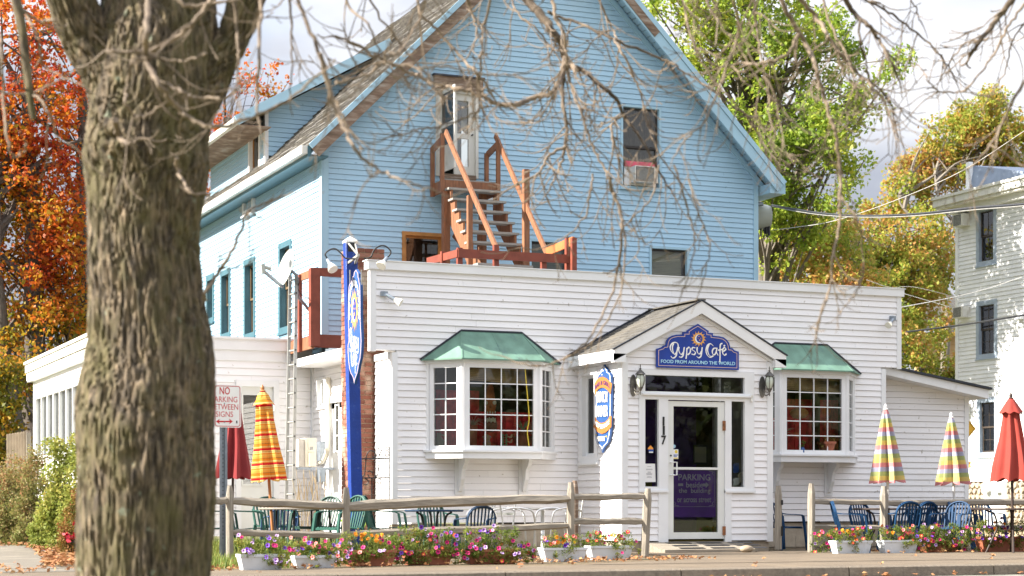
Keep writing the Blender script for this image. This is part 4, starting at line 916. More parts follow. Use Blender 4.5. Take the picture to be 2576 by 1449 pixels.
m = MB(); m.box(32.72, 33.2, 38, 45.25, 9.35, 9.42); m.box(32.66, 32.74, 38, 45.3, 9.42, 9.62); m.box(32.62, 33.3, 38, 45.34, 9.62, 9.70); m.build('cornice', M_oldtrim, RH)
m = MB(); m.box(32.95, 33.17, 38, 44.95, 9.18, 9.35); m.build('frieze_board', M_grey, RH)
m = MB(); m.hexa([(33.4, 41.0, 9.7), (38, 41.0, 9.7), (38, 44.7, 9.7), (33.4, 44.7, 9.7), (33.5, 41.0, 9.74), (38, 41.0, 9.8), (38, 44.7, 10.8), (33.6, 44.7, 10.62)]); m.build('mansard_roof', mat('slate_blue_roof', (.24, .29, .38), .7, .15, 4), RH)
m = MB(); m.box(33.42, 33.56, 44.6, 44.75, 9.7, 10.70); m.build('roof_corner_post', M_grey, RH)
m = MB(); m.box(34.1, 40, 38.2, 44.8, 0, 9.35); m.build('house_core', M_grey, RH); m = MB(); m.box(33.21, 40, 38.08, 38.19, 0, 9.35); m.build('near_wall', M_grey, RH); m = MB(); m.box(33.27, 34.1, 44.7, 44.8, 0, 9.35); m.build('far_wall', M_grey, RH)
M_stone = island_mat('field_stone', [(.2, (.36, .27, .17)), (.45, (.46, .37, .25)), (.7, (.33, .30, .26)), (.9, (.5, .42, .3))], .9, 0)
b = MB(); RW.box(b, -44.8, -38.2, -.2, 1.42, -.3, -.05); b.build('foundation', M_mortar, RH)
rst = random.Random(6); zz = .15; ns = 0
stm = []
for v in range(6):
    m = MB(); rr_ = random.Random(v); n = 8
    pts = [(math.cos(2 * math.pi * j / n) * rr_.uniform(.8, 1.05), math.sin(2 * math.pi * j / n) * rr_.uniform(.8, 1.05)) for j in range(n)]
    m.v = [(0.0, x * .12, y * .09) for x, y in pts] + [(-.06, x * .09, y * .065) for x, y in pts]; m.f = [tuple((j, (j + 1) % n, n + (j + 1) % n, n + j)) for j in range(n)] + [tuple(range(n, 2 * n))]
    o = m.build('stone', M_stone); o.parent = RH; fix_normals(o); stm.append(o)
used0 = set()
while zz < 1.40:
    a = -44.7 + rst.uniform(0, .1)
    while a < -41.0:
        if not (RW.a(2484) < a < RW.a(2536)):
            i = rst.randrange(6)
            if i in used0: o = bpy.data.objects.new('stone', stm[i].data); col.objects.link(o); o.parent = RH
            else: o = stm[i]; used0.add(i)
            p = RW.p(a, zz, .045); o.location = p - RH.location; o.rotation_euler = (rst.uniform(0, 6.28), 0, 0); o.scale = (1, rst.uniform(.8, 1.15), rst.uniform(.8, 1.15)); ns += 1
        a += rst.uniform(.19, .24)
    zz += .165
for i in range(6):
    if i not in used0: bpy.data.objects.remove(stm[i])
wbox(RW, 'white_hatch', M_grey, RH, RW.a(2482), RW.a(2538), .1, 1.42, -.04, .10)
m = MB(); p = RW.p(RW.a(2494), rz_(2494, 1232), .1); m.tube([p, p + Vector((-.16, 0, 0))], [.09, .11], 12); m.build('vent_pipe', mat('white_plastic', (.7, .7, .68), .5, .05, 4), RH)
m = MB(); p = RW.p(RW.a(2521), rz_(2521, 1232), .1); m.add([p + Vector((0, -.1, .1)), p + Vector((0, .1, .1)), p + Vector((-.14, .1, -.08)), p + Vector((-.14, -.1, -.08)), p + Vector((0, .1, -.08)), p + Vector((0, -.1, -.08))], [(0, 1, 2, 3), (0, 3, 5), (1, 4, 2), (3, 2, 4, 5)]); m.build('vent_hood', M_grey, RH)
for y in (798, 1165):
    m = MB(); p = RW.p(RW.a(2570), rz_(2570, y), .0); m.add([p + Vector((0, -.12, .12)), p + Vector((0, .12, .12)), p + Vector((-.16, .12, -.06)), p + Vector((-.16, -.12, -.06)), p + Vector((0, .12, -.06)), p + Vector((0, -.12, -.06))], [(0, 1, 2, 3), (0, 3, 5), (1, 4, 2), (3, 2, 4, 5)]); m.build('vent_hood', M_grey, RH)
for (y0, y1), lab in (((540, 570), 'top'), ((773, 800), 'middle'), ((1016, 1042), 'lowest')):
    window_ac(RW, RW.a(2417), RW.a(2442), rz_(2430, y1), rz_(2430, y0), .28, {'top': 'uppermost grey air conditioner on the white house, just below the cornice', 'middle': 'grey air conditioner on the white house beside its middle storey window', 'lowest': 'lowest grey air conditioner on the white house, above the yellow diamond sign'}[lab], 'air conditioners in the white house wall')
# tan house far behind
TN = thing('tan_house', 'tan sided house half hidden by autumn trees behind the cafe roof', 'house', atT(2370, 900, 80))
c = TN.location; TW = Wall((0, c.y, 0), (1, 0)); ta0, ta1 = TW.a(2318), TW.a(2440)
M_tan = mat('tan_siding', (.50, .33, .17), .8, .1, 3)
tz0, tz1 = TW.px(2370, 1250)[1], TW.px(2370, 838)[1]
for i in range(30):
    z0 = tz0 + (tz1 - tz0) * i / 30; b = MB(); TW.hexa(b, ta0, ta1, ta0, ta1, z0, z0 + (tz1 - tz0) / 30, -.5, .03, .0); b.build('siding_board', M_tan, TN)
b = MB(); b.prism([(ta0 - .5, c.y - .6, tz1), (ta1 + .5, c.y - .6, tz1), (ta1 + .5, c.y + 3, tz1 + 2.6), (ta0 - .5, c.y + 3, tz1 + 2.6)], (0, .2, .3)); fix_normals(b.build('roof', M_shingle, TN))
# ------------------------------------------------------------ trees and shrubs of the background
M_bark = mat('dark_tree_bark', (.105, .085, .07), .9, .35, 8, bump=.6, bscale=30, stretch=(3, 3, .6))
M_palebark = mat('pale_tree_bark', (.19, .165, .135), .9, .25, 8, bump=.4, bscale=30, stretch=(3, 3, .6))
L_maple = island_mat('maple_leaves', [(.05, (.16, .17, .02)), (.2, (.40, .28, .02)), (.34, (.50, .22, .02)), (.5, (.60, .15, .018)), (.7, (.50, .07, .02)), (.92, (.34, .025, .02))], .5, .45, zmix=(1.5, 12, -.38, -.01), nscale=.5)
L_green = island_mat('lime_green_leaves', [(.15, (.11, .19, .03)), (.38, (.22, .33, .04)), (.6, (.36, .46, .06)), (.82, (.50, .50, .07)), (.95, (.58, .42, .07))], .45, .48, nscale=.45)
L_mix = island_mat('turning_leaves', [(.12, (.17, .25, .035)), (.42, (.31, .38, .055)), (.58, (.43, .38, .07)), (.72, (.52, .28, .07)), (.92, (.48, .19, .08))], .5, .46, nscale=.35)
L_bush = island_mat('shrub_leaves', [(.12, (.12, .16, .04)), (.4, (.22, .22, .06)), (.62, (.29, .22, .09)), (.8, (.30, .14, .06)), (.95, (.26, .05, .04))], .6, .35, nscale=1.5)
def tree(name, label, base, blobs, ncl, nl, ls, lm, bark, rtrunk, seed, top=None, spread=.45, trunks=None, group=None, nbr=40, cat='tree'):
    rg = random.Random(seed); base = Vector(base); T = thing(name, label, cat, base, group); cl = []
    wts = [b[2] * b[3] for b in blobs]
    for i in range(ncl):
        px, py, rx, ry, t = rg.choices(blobs, wts)[0]
        while True:
            a, b, c = (rg.uniform(-1, 1) for _ in range(3)); q = a * a + b * b + c * c
            if q < 1: break
        cl.append(atT(px + a * rx, py + b * ry, t + c * min(rx, 260) / FPX * t))
    leaves('crown', [tuple(v) for v in cl], [rg.uniform(.6, 1.3) * spread for _ in cl], nl, ls, lm, T, seed=seed)
    topp = Vector(top) if top is not None else sum(cl, Vector()) / len(cl)
    tk = MB(); tr_paths = []
    for (p0, p1, r0) in (trunks or [(base, topp, rtrunk)]):
        p0, p1 = Vector(p0), Vector(p1); pts = []
        for k in range(9):
            f = k / 8; pts.append(p0.lerp(p1, f) + Vector((rg.uniform(-.12, .12), rg.uniform(-.12, .12), 0)) * (1 if 0 < k < 8 else 0))
        pts = smooth_path(pts, 3); tr_paths.append(pts); tk.tube(pts, [r0 * (1 - .72 * i / (len(pts) - 1)) * (1.25 if i == 0 else 1) for i in range(len(pts))], 10)
    tk.build('trunk', bark, T, smooth=True)
    br = MB()
    for i in range(nbr):
        e = rg.choice(cl); pts = rg.choice(tr_paths)
        # leave the trunk a little below the clump
        cand = [k for k in range(3, len(pts)) if pts[k].z < e.z + .3] or [len(pts) // 2]
        k = rg.choice(cand[-9:]); s = pts[k]; mid = s.lerp(e, .5) + Vector((rg.uniform(-.3, .3), rg.uniform(-.3, .3), .25 * (e - s).length * .3))
        r0 = rtrunk * .28 * min(1, (e - s).length / 4 + .3)
        pth = smooth_path([s, s.lerp(mid, .5) + Vector((0, 0, .05)), mid, e], 3); br.tube(pth, [r0 * (1 - .85 * q / (len(pth) - 1)) for q in range(len(pth))], 5)
        for _ in range(2):
            b0 = pth[rg.randrange(3, len(pth))]; c = min(rg.sample(cl, 12), key=lambda v: (v - b0).length); br.tube(smooth_path([b0, b0.lerp(c, .5) + Vector((0, 0, .1)), c], 2), [r0 * .35, r0 * .3, r0 * .2, r0 * .15, r0 * .1], 4)
    br.build('limbs', bark, T, smooth=True, kind='stuff')
    return T
MAPLE = tree('maple_tree', 'maple tree with blazing orange and red leaves at the left edge', onZ(95, 1330, -.0), 
     [(40, 60, 170, 110, 47), (30, 250, 190, 170, 48), (130, 440, 110, 200, 48), (50, 560, 180, 220, 48), (150, 700, 110, 160, 48), (40, 800, 170, 180, 48), (150, 900, 90, 130, 48), (20, 980, 100, 110, 48), (330, 260, 130, 300, 50), (-130, 400, 150, 450, 48)],
     330, 38000, .062, L_maple, M_bark, .34, 21, spread=.52, nbr=90,
     trunks=[(atT(95, 1330, 47.5), atT(60, 100, 48), .36), (atT(215, 1330, 49), atT(205, 60, 49), .33), (atT(60, 1250, 47), atT(-40, 300, 47), .22)])
# sparse outer twigs of a thinner maple to the right of the foreground trunk
tree('thin_maple_tree', 'thin maple with sparse red leaves between the big trunk and the blue dormer', atT(560, 1330, 56), [(600, 190, 80, 70, 55), (560, 330, 60, 70, 55), (560, 460, 60, 70, 55), (540, 420, 40, 100, 55), (670, 200, 60, 50, 55)],
     75, 1100, .06, L_maple, M_bark, .12, 25, top=atT(560, 150, 55), spread=.30, nbr=55)
tree('birch_sapling', 'slender sapling with yellow green leaves behind the white trimmed dormer window', atT(590, 1330, 60), [(598, 400, 30, 45, 60), (605, 350, 18, 40, 60)], 26, 700, .06, L_green, M_bark, .06, 27, top=atT(598, 320, 60), spread=.22, nbr=14)
tree('poplar_tree', 'tall poplar with bright lime green leaves rising behind the blue gable', atT(1950, 1310, 54),
     [(1780, -40, 190, 130, 52), (1760, 110, 100, 130, 52), (1900, 90, 180, 150, 52), (1960, 290, 190, 130, 52), (2070, 330, 120, 90, 51), (2100, 430, 95, 90, 51), (1960, 440, 130, 110, 52), (2080, 120, 90, 120, 52), (2200, 195, 60, 22, 50), (2270, 160, 24, 14, 50), (2010, 560, 90, 60, 52), (1965, 640, 55, 60, 53), (1930, 600, 40, 50, 53), (1960, 500, 60, 80, 52), (2150, 260, 70, 50, 51)],
     390, 27000, .066, L_green, M_palebark, .32, 31, top=atT(1880, -60, 53), spread=.40, nbr=110)
tree('turning_tree', 'tree turning orange above the cafe roof, right of the blue house', atT(2140, 1310, 64),
     [(1990, 620, 80, 60, 55), (1960, 680, 60, 50, 62), (2090, 610, 110, 80, 54), (2190, 600, 100, 90, 63), (2250, 690, 130, 80, 63), (2120, 720, 120, 60, 53), (2330, 640, 80, 110, 64), (2310, 760, 90, 80, 64), (2040, 590, 60, 50, 62)],
     330, 26000, .066, L_mix, M_bark, .28, 41, top=atT(2150, 560, 63), spread=.48, nbr=80)
tree('pale_trunk_tree', 'tree with bare pale trunk leaning beside the white three storey house', atT(2400, 1300, 70),
     [(2470, 320, 80, 90, 74), (2410, 360, 90, 70, 74), (2540, 350, 60, 80, 74), (2330, 420, 80, 70, 74), (2270, 470, 60, 50, 73), (2440, 430, 110, 60, 74), (2560, 440, 60, 60, 74), (2250, 530, 60, 40, 73), (2330, 520, 60, 40, 73)],
     250, 23000, .075, L_mix, M_palebark, .30, 43, spread=.46, nbr=26,
     trunks=[(atT(2410, 1300, 70), atT(2365, 640, 71), .30), (atT(2368, 660, 71), atT(2262, 490, 72), .11), (atT(2368, 650, 71), atT(2345, 400, 73), .10), (atT(2372, 700, 71), atT(2430, 360, 74), .10)])
tree('rusty_bush_tree', 'low rust and green tree filling the gap between cafe and white house', atT(2330, 1320, 60),
     [(2290, 900, 60, 110, 60), (2370, 960, 60, 110, 62), (2320, 1080, 90, 120, 60), (2310, 1220, 90, 110, 60), (2390, 1180, 50, 120, 60), (2350, 820, 70, 70, 62), (2250, 830, 60, 90, 61)],
     150, 17000, .07, L_mix, M_bark, .16, 47, top=atT(2320, 900, 60), spread=.42, nbr=50)
tree('yellow_bush_tree', 'low yellow and orange tree under the big maple behind the sunroom', atT(20, 1300, 42), [(10, 1090, 60, 90, 42), (40, 960, 70, 60, 42), (-60, 1000, 80, 150, 42)], 50, 5200, .055, L_maple, M_bark, .1, 49, top=atT(15, 950, 42), spread=.4, nbr=20)
leaves('distant_woods', [tuple(atT(x, 1290 - random.uniform(0, 1) * h, 130)) for x, h in [(random.uniform(-300, 300), 430) for _ in range(60)] + [(random.uniform(1900, 3200), 180) for _ in range(60)]],
       3.2, 12000, .32, island_mat('dark_wood_leaves', [(.2, (.03, .05, .012)), (.6, (.07, .085, .02)), (.9, (.16, .09, .02))], .6, .3, nscale=.1), seed=3, label='distant mass of dark trees along the horizon', cat='woods')
leaves('woods_across_the_street', [(random.uniform(-30, 100), random.uniform(-52, -42), random.uniform(.5, 13)) for _ in range(300)], 3.0, 16000, .5, MAT['dark_wood_leaves'], seed=4, label='dark mass of trees across the street, seen only in the window glass', cat='woods')
# lawn shrubs at the left
def shrub(name, label, px, py, rpx, hpx, t, n, ls, lm, seed, cat='shrub', group=None, z=0.0, spread=.16, ncl=26, flat=0.0):
    base = atT(px, py, t); base.z = z; T = thing(name, label, cat, base, group); rg = random.Random(seed); w = rpx / FPX * t; h = hpx * 1.5 / FPX * t
    cl = []
    for i in range(ncl):
        a = rg.uniform(0, 6.28); r = math.sqrt(rg.random()) * w; k = (1 - (r / w) ** 2) ** .5
        cl.append(base + Vector((r * math.cos(a), r * math.sin(a) * .7, rg.uniform(.12, 1) * h * max(.35, k))))
    leaves('foliage', [tuple(v) for v in cl], spread * 1.15, int(n * 1.5), ls, lm, T, seed=seed, lo=z + .01, flat=flat)
    st = MB()
    for c in cl: s = base + (c - base) * Vector((.25, .25, 0)); s = Vector((base.x + (c.x - base.x) * .3, base.y + (c.y - base.y) * .3, z)); st.tube([s, s.lerp(c, .5) + Vector((rg.uniform(-.05, .05), 0, .05)), c], [.008, .006, .003], 4)
    st.build('stems', M_bark, T, kind='stuff'); return T
L_light = island_mat('pale_green_shrub_leaves', [(.15, (.16, .21, .04)), (.5, (.28, .32, .06)), (.8, (.40, .36, .09)), (.95, (.38, .21, .06))], .6, .4, nscale=2)
L_rust = island_mat('rusty_weed_leaves', [(.15, (.12, .15, .03)), (.4, (.26, .17, .04)), (.7, (.34, .14, .05)), (.95, (.26, .06, .03))], .7, .3, nscale=2)
L_dry = island_mat('dry_grass_blades', [(.15, (.20, .24, .07)), (.5, (.32, .32, .10)), (.9, (.36, .27, .12))], .7, .4, nscale=2)
shrub('leafy_shrub', 'tall leafy green shrub in front of the sunroom panes', 165, 1340, 55, 235, 29, 5200, .028, L_light, 61, ncl=60, spread=.16)
shrub('weedy_shrub', 'brown and green weedy shrub at the left edge before the wooden fence', 20, 1350, 80, 150, 35.8, 5000, .024, L_bush, 62, ncl=60, spread=.17)
shrub('weedy_shrub', 'mixed green shrub with rusty tips between the leafy shrub and the left edge', 100, 1370, 60, 165, 33.8, 5000, .024, L_bush, 63, ncl=60, spread=.15)
shrub('rust_shrub', 'low orange brown shrub just left of the big trunk base', 187, 1392, 34, 105, 26.5, 3600, .017, L_rust, 64, ncl=46, spread=.09)
shrub('light_grass_clump', 'soft pale green clump of weeds at the edge of the concrete path', 130, 1392, 55, 75, 30.5, 4200, .022, L_light, 65, ncl=50, spread=.11)
shrub('light_grass_clump', 'pale grassy clump at the far left beside the path', 25, 1385, 75, 75, 35.2, 3500, .024, L_dry, 66, ncl=40, spread=.12)
shrub('weedy_shrub', 'broad loose brown green shrub filling the lawn before the annex', 62, 1370, 95, 150, 34.8, 6500, .024, L_bush, 68, ncl=90, spread=.17)
shrub('leafy_shrub', 'leafy green shrub close against the left side of the big trunk', 205, 1380, 45, 190, 28, 4200, .026, L_light, 69, ncl=60, spread=.15)
rl = shrub('red_leafed_stem', 'stem with a few glossy crimson leaves left of the trunk', 183, 1330, 14, 70, 26, 26, .035, mat('crimson_leaf', (.45, .01, .03), .3, .2, 20), 67, ncl=4, spread=.05, cat='plant', z=.2)
fence_l = thing('board_fence', 'short pale board fence under the maple at the left edge', 'fence', atT(38, 1200, 38))
for i in range(7):
    x0 = 17 + i * 7; a, b = atT(x0, 1205, 38), atT(x0, 1092 + i * -1.2, 38); m = MB(); m.box(a.x, a.x + .052, a.y, a.y + .02, 0.1, b.z); m.build('fence_board', mat('pale_fence_board', (.42, .34, .25), .85, .15, 5), fence_l)
a = atT(66, 1205, 38); m = MB(); m.box(a.x, a.x + .09, a.y - .03, a.y + .06, 0, atT(66, 1088, 38).z); m.build('post', M_oldwoodv, fence_l)
# fallen leaves, soil litter, grass tufts
L_litter = island_mat('fallen_leaves', [(.1, (.20, .085, .04)), (.35, (.33, .14, .06)), (.6, (.40, .20, .09)), (.85, (.46, .28, .12)), (.95, (.35, .07, .03))], .75, .15, nscale=2)
def litter(name, quads, n, size, seed, label, z=.012, m=None, zs=.012):
    rg = random.Random(seed); C = []
    for _ in range(n // 3):
        (x0, y0), (x1, y1), (x2, y2), (x3, y3) = rg.choices([q[0] for q in quads], [q[1] for q in quads])[0]; u, v = rg.random(), rg.random()
        a = (x0 + (x1 - x0) * u, y0 + (y1 - y0) * u); b = (x3 + (x2 - x3) * u, y3 + (y2 - y3) * u); C.append((a[0] + (b[0] - a[0]) * v, a[1] + (b[1] - a[1]) * v, z + rg.random() * zs))
    o = leaves(name, C, .05, n, size, m or L_litter, None, flat=.75, seed=seed, lo=z - .003, label=label, cat='fallen leaves'); return o
litter('fallen_leaves', [(((4.5, 19.9), (12.2, 21.6), (12.2, 22.6), (4.5, 21.6)), 5), (((2.2, 20.0), (4.6, 20.0), (4.6, 23), (2.2, 23)), 1.6)], 1500, .026, 71, 'dry brown leaves scattered among the flower boxes before the left fence')
litter('fallen_leaves', [(((15.9, 23.4), (24, 23.4), (24, 24.3), (15.9, 24.2)), 3)], 500, .03, 72, 'dry brown leaves caught under the flower boxes right of the door')
litter('fallen_leaves', [(((3.5, 22.0), (5.0, 21.8), (5.4, 24.5), (3.9, 24.6)), 3), (((4.0, 25), (4.7, 25), (5.6, 33), (4.9, 33)), 2), (((1.0, 34.8), (5.2, 33.0), (5.3, 33.8), (1.0, 35.6)), 1)], 2400, .035, 73, 'drift of red brown leaves along the concrete path at the lower left', z=.02, zs=.05)
litter('fallen_leaves', [(((5, 18.35), (16, 18.35), (16, 18.55), (5, 18.55)), 3)], 160, .03, 74, 'dry leaves in the gutter against the kerb', z=-.115)
litter('fallen_leaves', [(((4, 18.8), (20, 18.8), (24, 23), (8, 20.6)), 3)], 70, .024, 75, 'few stray dry leaves lying on the open sidewalk', z=.012)
def tufts(name, quads, n, h, seed, label, m, z=0.0, kind='stuff'):
    rg = random.Random(seed); b = MB()
    for _ in range(n):
        (x0, y0), (x1, y1), (x2, y2), (x3, y3) = rg.choices([q[0] for q in quads], [q[1] for q in quads])[0]; u, v = rg.random(), rg.random()
        a = Vector((x0 + (x1 - x0) * u, y0 + (y1 - y0) * u, z)); bb = Vector((x3 + (x2 - x3) * u, y3 + (y2 - y3) * u, z)); p = a.lerp(bb, v); an = rg.uniform(0, 6.28)
        hh = h * rg.uniform(.4, 1.2); d = Vector((math.cos(an), math.sin(an), 0)); s = Vector((-d.y, d.x, 0)) * .006; q = d * hh * rg.uniform(.1, .6)
        k = len(b.v); b.v += [tuple(p - s), tuple(p + s), tuple(p + q * .4 + Vector((0, 0, hh * .6)) + s * .7), tuple(p + q * .4 + Vector((0, 0, hh * .6)) - s * .7), tuple(p + q + Vector((0, 0, hh)))]; b.f += [(k, k + 1, k + 2, k + 3), (k + 3, k + 2, k + 4)]
    return b.build(name, m, None, kind=kind, label=label, cat='grass')
M_blade = island_mat('grass_blades', [(.15, (.10, .17, .03)), (.5, (.19, .24, .045)), (.85, (.33, .30, .09))], .6, .35, nscale=2)
tufts('grass', [(((4.9, 27), (7.5, 27), (9.5, 33), (5.6, 33)), 4), (((4.3, 20.5), (6.0, 20.5), (6.6, 24), (4.9, 24)), 2), (((4.9, 34.5), (6.0, 34.0), (6, 44), (5, 44)), 1)], 9000, .14, 81, 'short mixed grass round the shrubs and the foot of the sign post', M_blade)
tufts('grass', [(((5.5, 24.5), (9.6, 24.5), (9.6, 27.8), (5.5, 27.8)), 1)], 3500, .28, 82, 'bright green grass between the chairs near the brick chimney', M_blade)
# concrete path at the lower left
sheet('path', [(-14, 20.36), (3.75, 20.36), (3.8, 21.4), (3.5, 22.4), (4.0, 25), (4.3, 26.7), (4.8, 30), (5.2, 33.2), (4.8, 35.2), (-14, 36)], .004, M_conc)
m = MB(); m.box(-14, 3.78, 21.40, 21.42, .0045, .0065); m.build('path_joint', M_soil, None, kind='structure')

# ------------------------------------------------------------ the big bare tree on the near side of the street
def fg_bark():
    m, n, l, b = node_mat('furrowed_mossy_bark')
    tc = n.new('ShaderNodeTexCoord'); mp = n.new('ShaderNodeMapping'); mp.inputs['Scale'].default_value = (16, 16, 3.2); l.new(tc.outputs['Object'], mp.inputs[0])
    t = n.new('ShaderNodeTexNoise'); t.inputs['Scale'].default_value = 2.2; t.inputs['Detail'].default_value = 8; t.inputs['Roughness'].default_value = .65; l.new(mp.outputs[0], t.inputs[0])
    r = n.new('ShaderNodeValToRGB'); e = r.color_ramp.elements; e[0].position, e[0].color = .38, (.026, .019, .013, 1); e[1].position, e[1].color = .66, (.25, .185, .12, 1); k = e.new(.5); k.color = (.095, .072, .048, 1); l.new(t.outputs[0], r.inputs[0])  # furrow shade put into the colour, dark where the bump noise dips
    t2 = n.new('ShaderNodeTexNoise'); t2.inputs['Scale'].default_value = 3.1; t2.inputs['Detail'].default_value = 6; t2.inputs['Roughness'].default_value = .7
    mp2 = n.new('ShaderNodeMapping'); mp2.inputs['Scale'].default_value = (1.6, 1.6, .8); l.new(tc.outputs['Object'], mp2.inputs[0]); l.new(mp2.outputs[0], t2.inputs[0])
    r2 = n.new('ShaderNodeValToRGB'); r2.color_ramp.elements[0].position = .44; r2.color_ramp.elements[1].position = .66; r2.color_ramp.elements[1].color = (.8, .8, .8, 1); l.new(t2.outputs[0], r2.inputs[0])
    mx = n.new('ShaderNodeMixRGB'); mx.inputs[2].default_value = (.10, .088, .03, 1); l.new(r2.outputs[0], mx.inputs[0]); l.new(r.outputs[0], mx.inputs[1])
    t3 = n.new('ShaderNodeTexNoise'); t3.inputs['Scale'].default_value = 11; t3.inputs['Detail'].default_value = 3; l.new(tc.outputs['Object'], t3.inputs[0])
    r3 = n.new('ShaderNodeValToRGB'); r3.color_ramp.elements[0].position = .66; r3.color_ramp.elements[1].position = .74; l.new(t3.outputs[0], r3.inputs[0])
    mx2 = n.new('ShaderNodeMixRGB'); mx2.inputs[2].default_value = (.20, .22, .16, 1); l.new(r3.outputs[0], mx2.inputs[0]); l.new(mx.outputs[0], mx2.inputs[1]); l.new(mx2.outputs[0], b.inputs['Base Color']); b.inputs['Roughness'].default_value = .9
    bp = n.new('ShaderNodeBump'); bp.inputs['Strength'].default_value = .8; bp.inputs['Distance'].default_value = .012; l.new(t.outputs[0], bp.inputs['Height']); l.new(bp.outputs[0], b.inputs['Normal']); return m
M_fgbark = fg_bark()
M_twig = mat('tan_twig_bark', (.21, .16, .115), .75, .3, 14, bump=.3, bscale=60, dirt=(.09, .065, .05), dirt_at=(.5, .7), dscale=6)
M_darktwig = mat('dark_branch_bark', (.085, .062, .042), .8, .35, 14, bump=.4, bscale=60, dirt=(.19, .15, .11), dirt_at=(.5, .68), dscale=5)
TT = 10.6
FGT = thing('bare_tree', 'big street tree with thick furrowed mossy trunk and bare hanging branches in front', 'tree', atT(368, 1585, TT))
def bark_tube(name, pts, nt=150, nz=260, amp=.019, kr=38.0, kz=4.4, bulges=()):
    """pts = [(px, py, halfwidth px, t)]"""
    P = [atT(x, y, t) for x, y, r, t in pts]; Rr = [r / FPX * t for x, y, r, t in pts]; vs = []
    seg = [0]
    for i in range(1, len(P)): seg.append(seg[-1] + (P[i] - P[i - 1]).length)
    ref = Vector((CS, -SN, 0))
    Pc = smooth_path(P, 8); n = len(Pc)
    rc = np.interp(np.linspace(0, len(P) - 1, n), range(len(P)), Rr)
    for i in range(nz):
        f = i / (nz - 1) * (n - 1); k = min(int(f), n - 2); q = f - k; c = Pc[k].lerp(Pc[k + 1], q); r = rc[k] * (1 - q) + rc[k + 1] * q
        d = (Pc[k + 1] - Pc[k]).normalized(); a = (ref - d * ref.dot(d)).normalized(); b = d.cross(a); L = f / (n - 1) * seg[-1]
        for j in range(nt):
            th = 2 * math.pi * j / nt; e = a * math.cos(th) + b * math.sin(th)
            wv = Vector((math.cos(th) * r, math.sin(th) * r, L))
            w2 = noise.noise(wv * 2.3 + Vector((5, 3, 1))) * .05
            nn = noise.noise(Vector((wv.x * kr, wv.y * kr, (L + w2) * kz)) + Vector((w2 * 60, 0, 0))); pl = min(1, abs(nn) * 3.6)
            n2 = noise.noise(Vector((wv.x * kr * 2.2, wv.y * kr * 2.2, L * kz * 2.5)))
            big = noise.noise(wv * 1.7) * .045 * (r / .37)
            rr = r + big + amp * (pl - .6) + n2 * amp * .4
            for bx, bl, br_, ba in bulges:
                dd = ((th - bx + math.pi) % (2 * math.pi) - math.pi) ** 2 * (r / br_) ** 2 + ((L - bl) / br_) ** 2
                if dd < 9: rr += ba * (math.exp(-dd) - 1.25 * math.exp(-dd * 7))
            vs.append(c + e * rr)
    fs = [(i * nt + j, i * nt + (j + 1) % nt, (i + 1) * nt + (j + 1) % nt, (i + 1) * nt + j) for i in range(nz - 1) for j in range(nt)]
    b = MB(); b.v = [tuple(v) for v in vs]; b.f = fs + [tuple(range(nt))[::-1], tuple(range((nz - 1) * nt, nz * nt))]
    return b.build(name, M_fgbark, FGT, smooth=True)
bark_tube('trunk', [(366, 1700, 200, TT), (366, 1585, 180, TT), (366, 1449, 162, TT), (367, 1250, 165, TT), (369, 1100, 166, TT), (371, 1000, 162, TT), (374, 880, 152, TT), (368, 740, 141, TT), (362, 600, 138, TT), (364, 480, 143, TT), (368, 400, 150, TT), (376, 330, 146, TT), (385, 260, 146, TT), (396, 180, 150, TT), (402, 90, 150, TT), (402, 0, 140, TT), (408, -200, 120, TT), (415, -500, 100, TT)], 210, 620,
          bulges=((-1.95, 3.00, .13, .045), (-1.6, 1.05, .15, .03), (-2.3, 2.2, .08, .02)))
bark_tube('limb', [(335, 480, 90, TT), (318, 340, 88, TT - .02), (302, 233, 76, TT - .05), (272, 170, 70, TT - .08), (226, 100, 64, TT - .12), (180, 0, 55, TT - .2), (150, -150, 60, TT - .3), (60, -450, 50, TT - .6)], 110, 260)
bark_tube('limb', [(430, 480, 80, TT), (446, 370, 75, TT - .0), (474, 283, 64, TT), (502, 233, 59, TT), (532, 183, 52, TT), (563, 130, 43, TT), (588, 88, 38, TT), (619, 0, 42, TT), (680, -150, 42, TT), (850, -420, 38, TT + .3)], 100, 260)
bark_tube('stub_branch', [(25, -60, 13, 9.6), (45, 20, 12.5, 9.6), (58, 90, 12, 9.6), (67, 170, 11, 9.6), (76, 240, 9.5, 9.6), (84, 300, 7, 9.6)], 36, 90, amp=.003)

rt = random.Random(77)
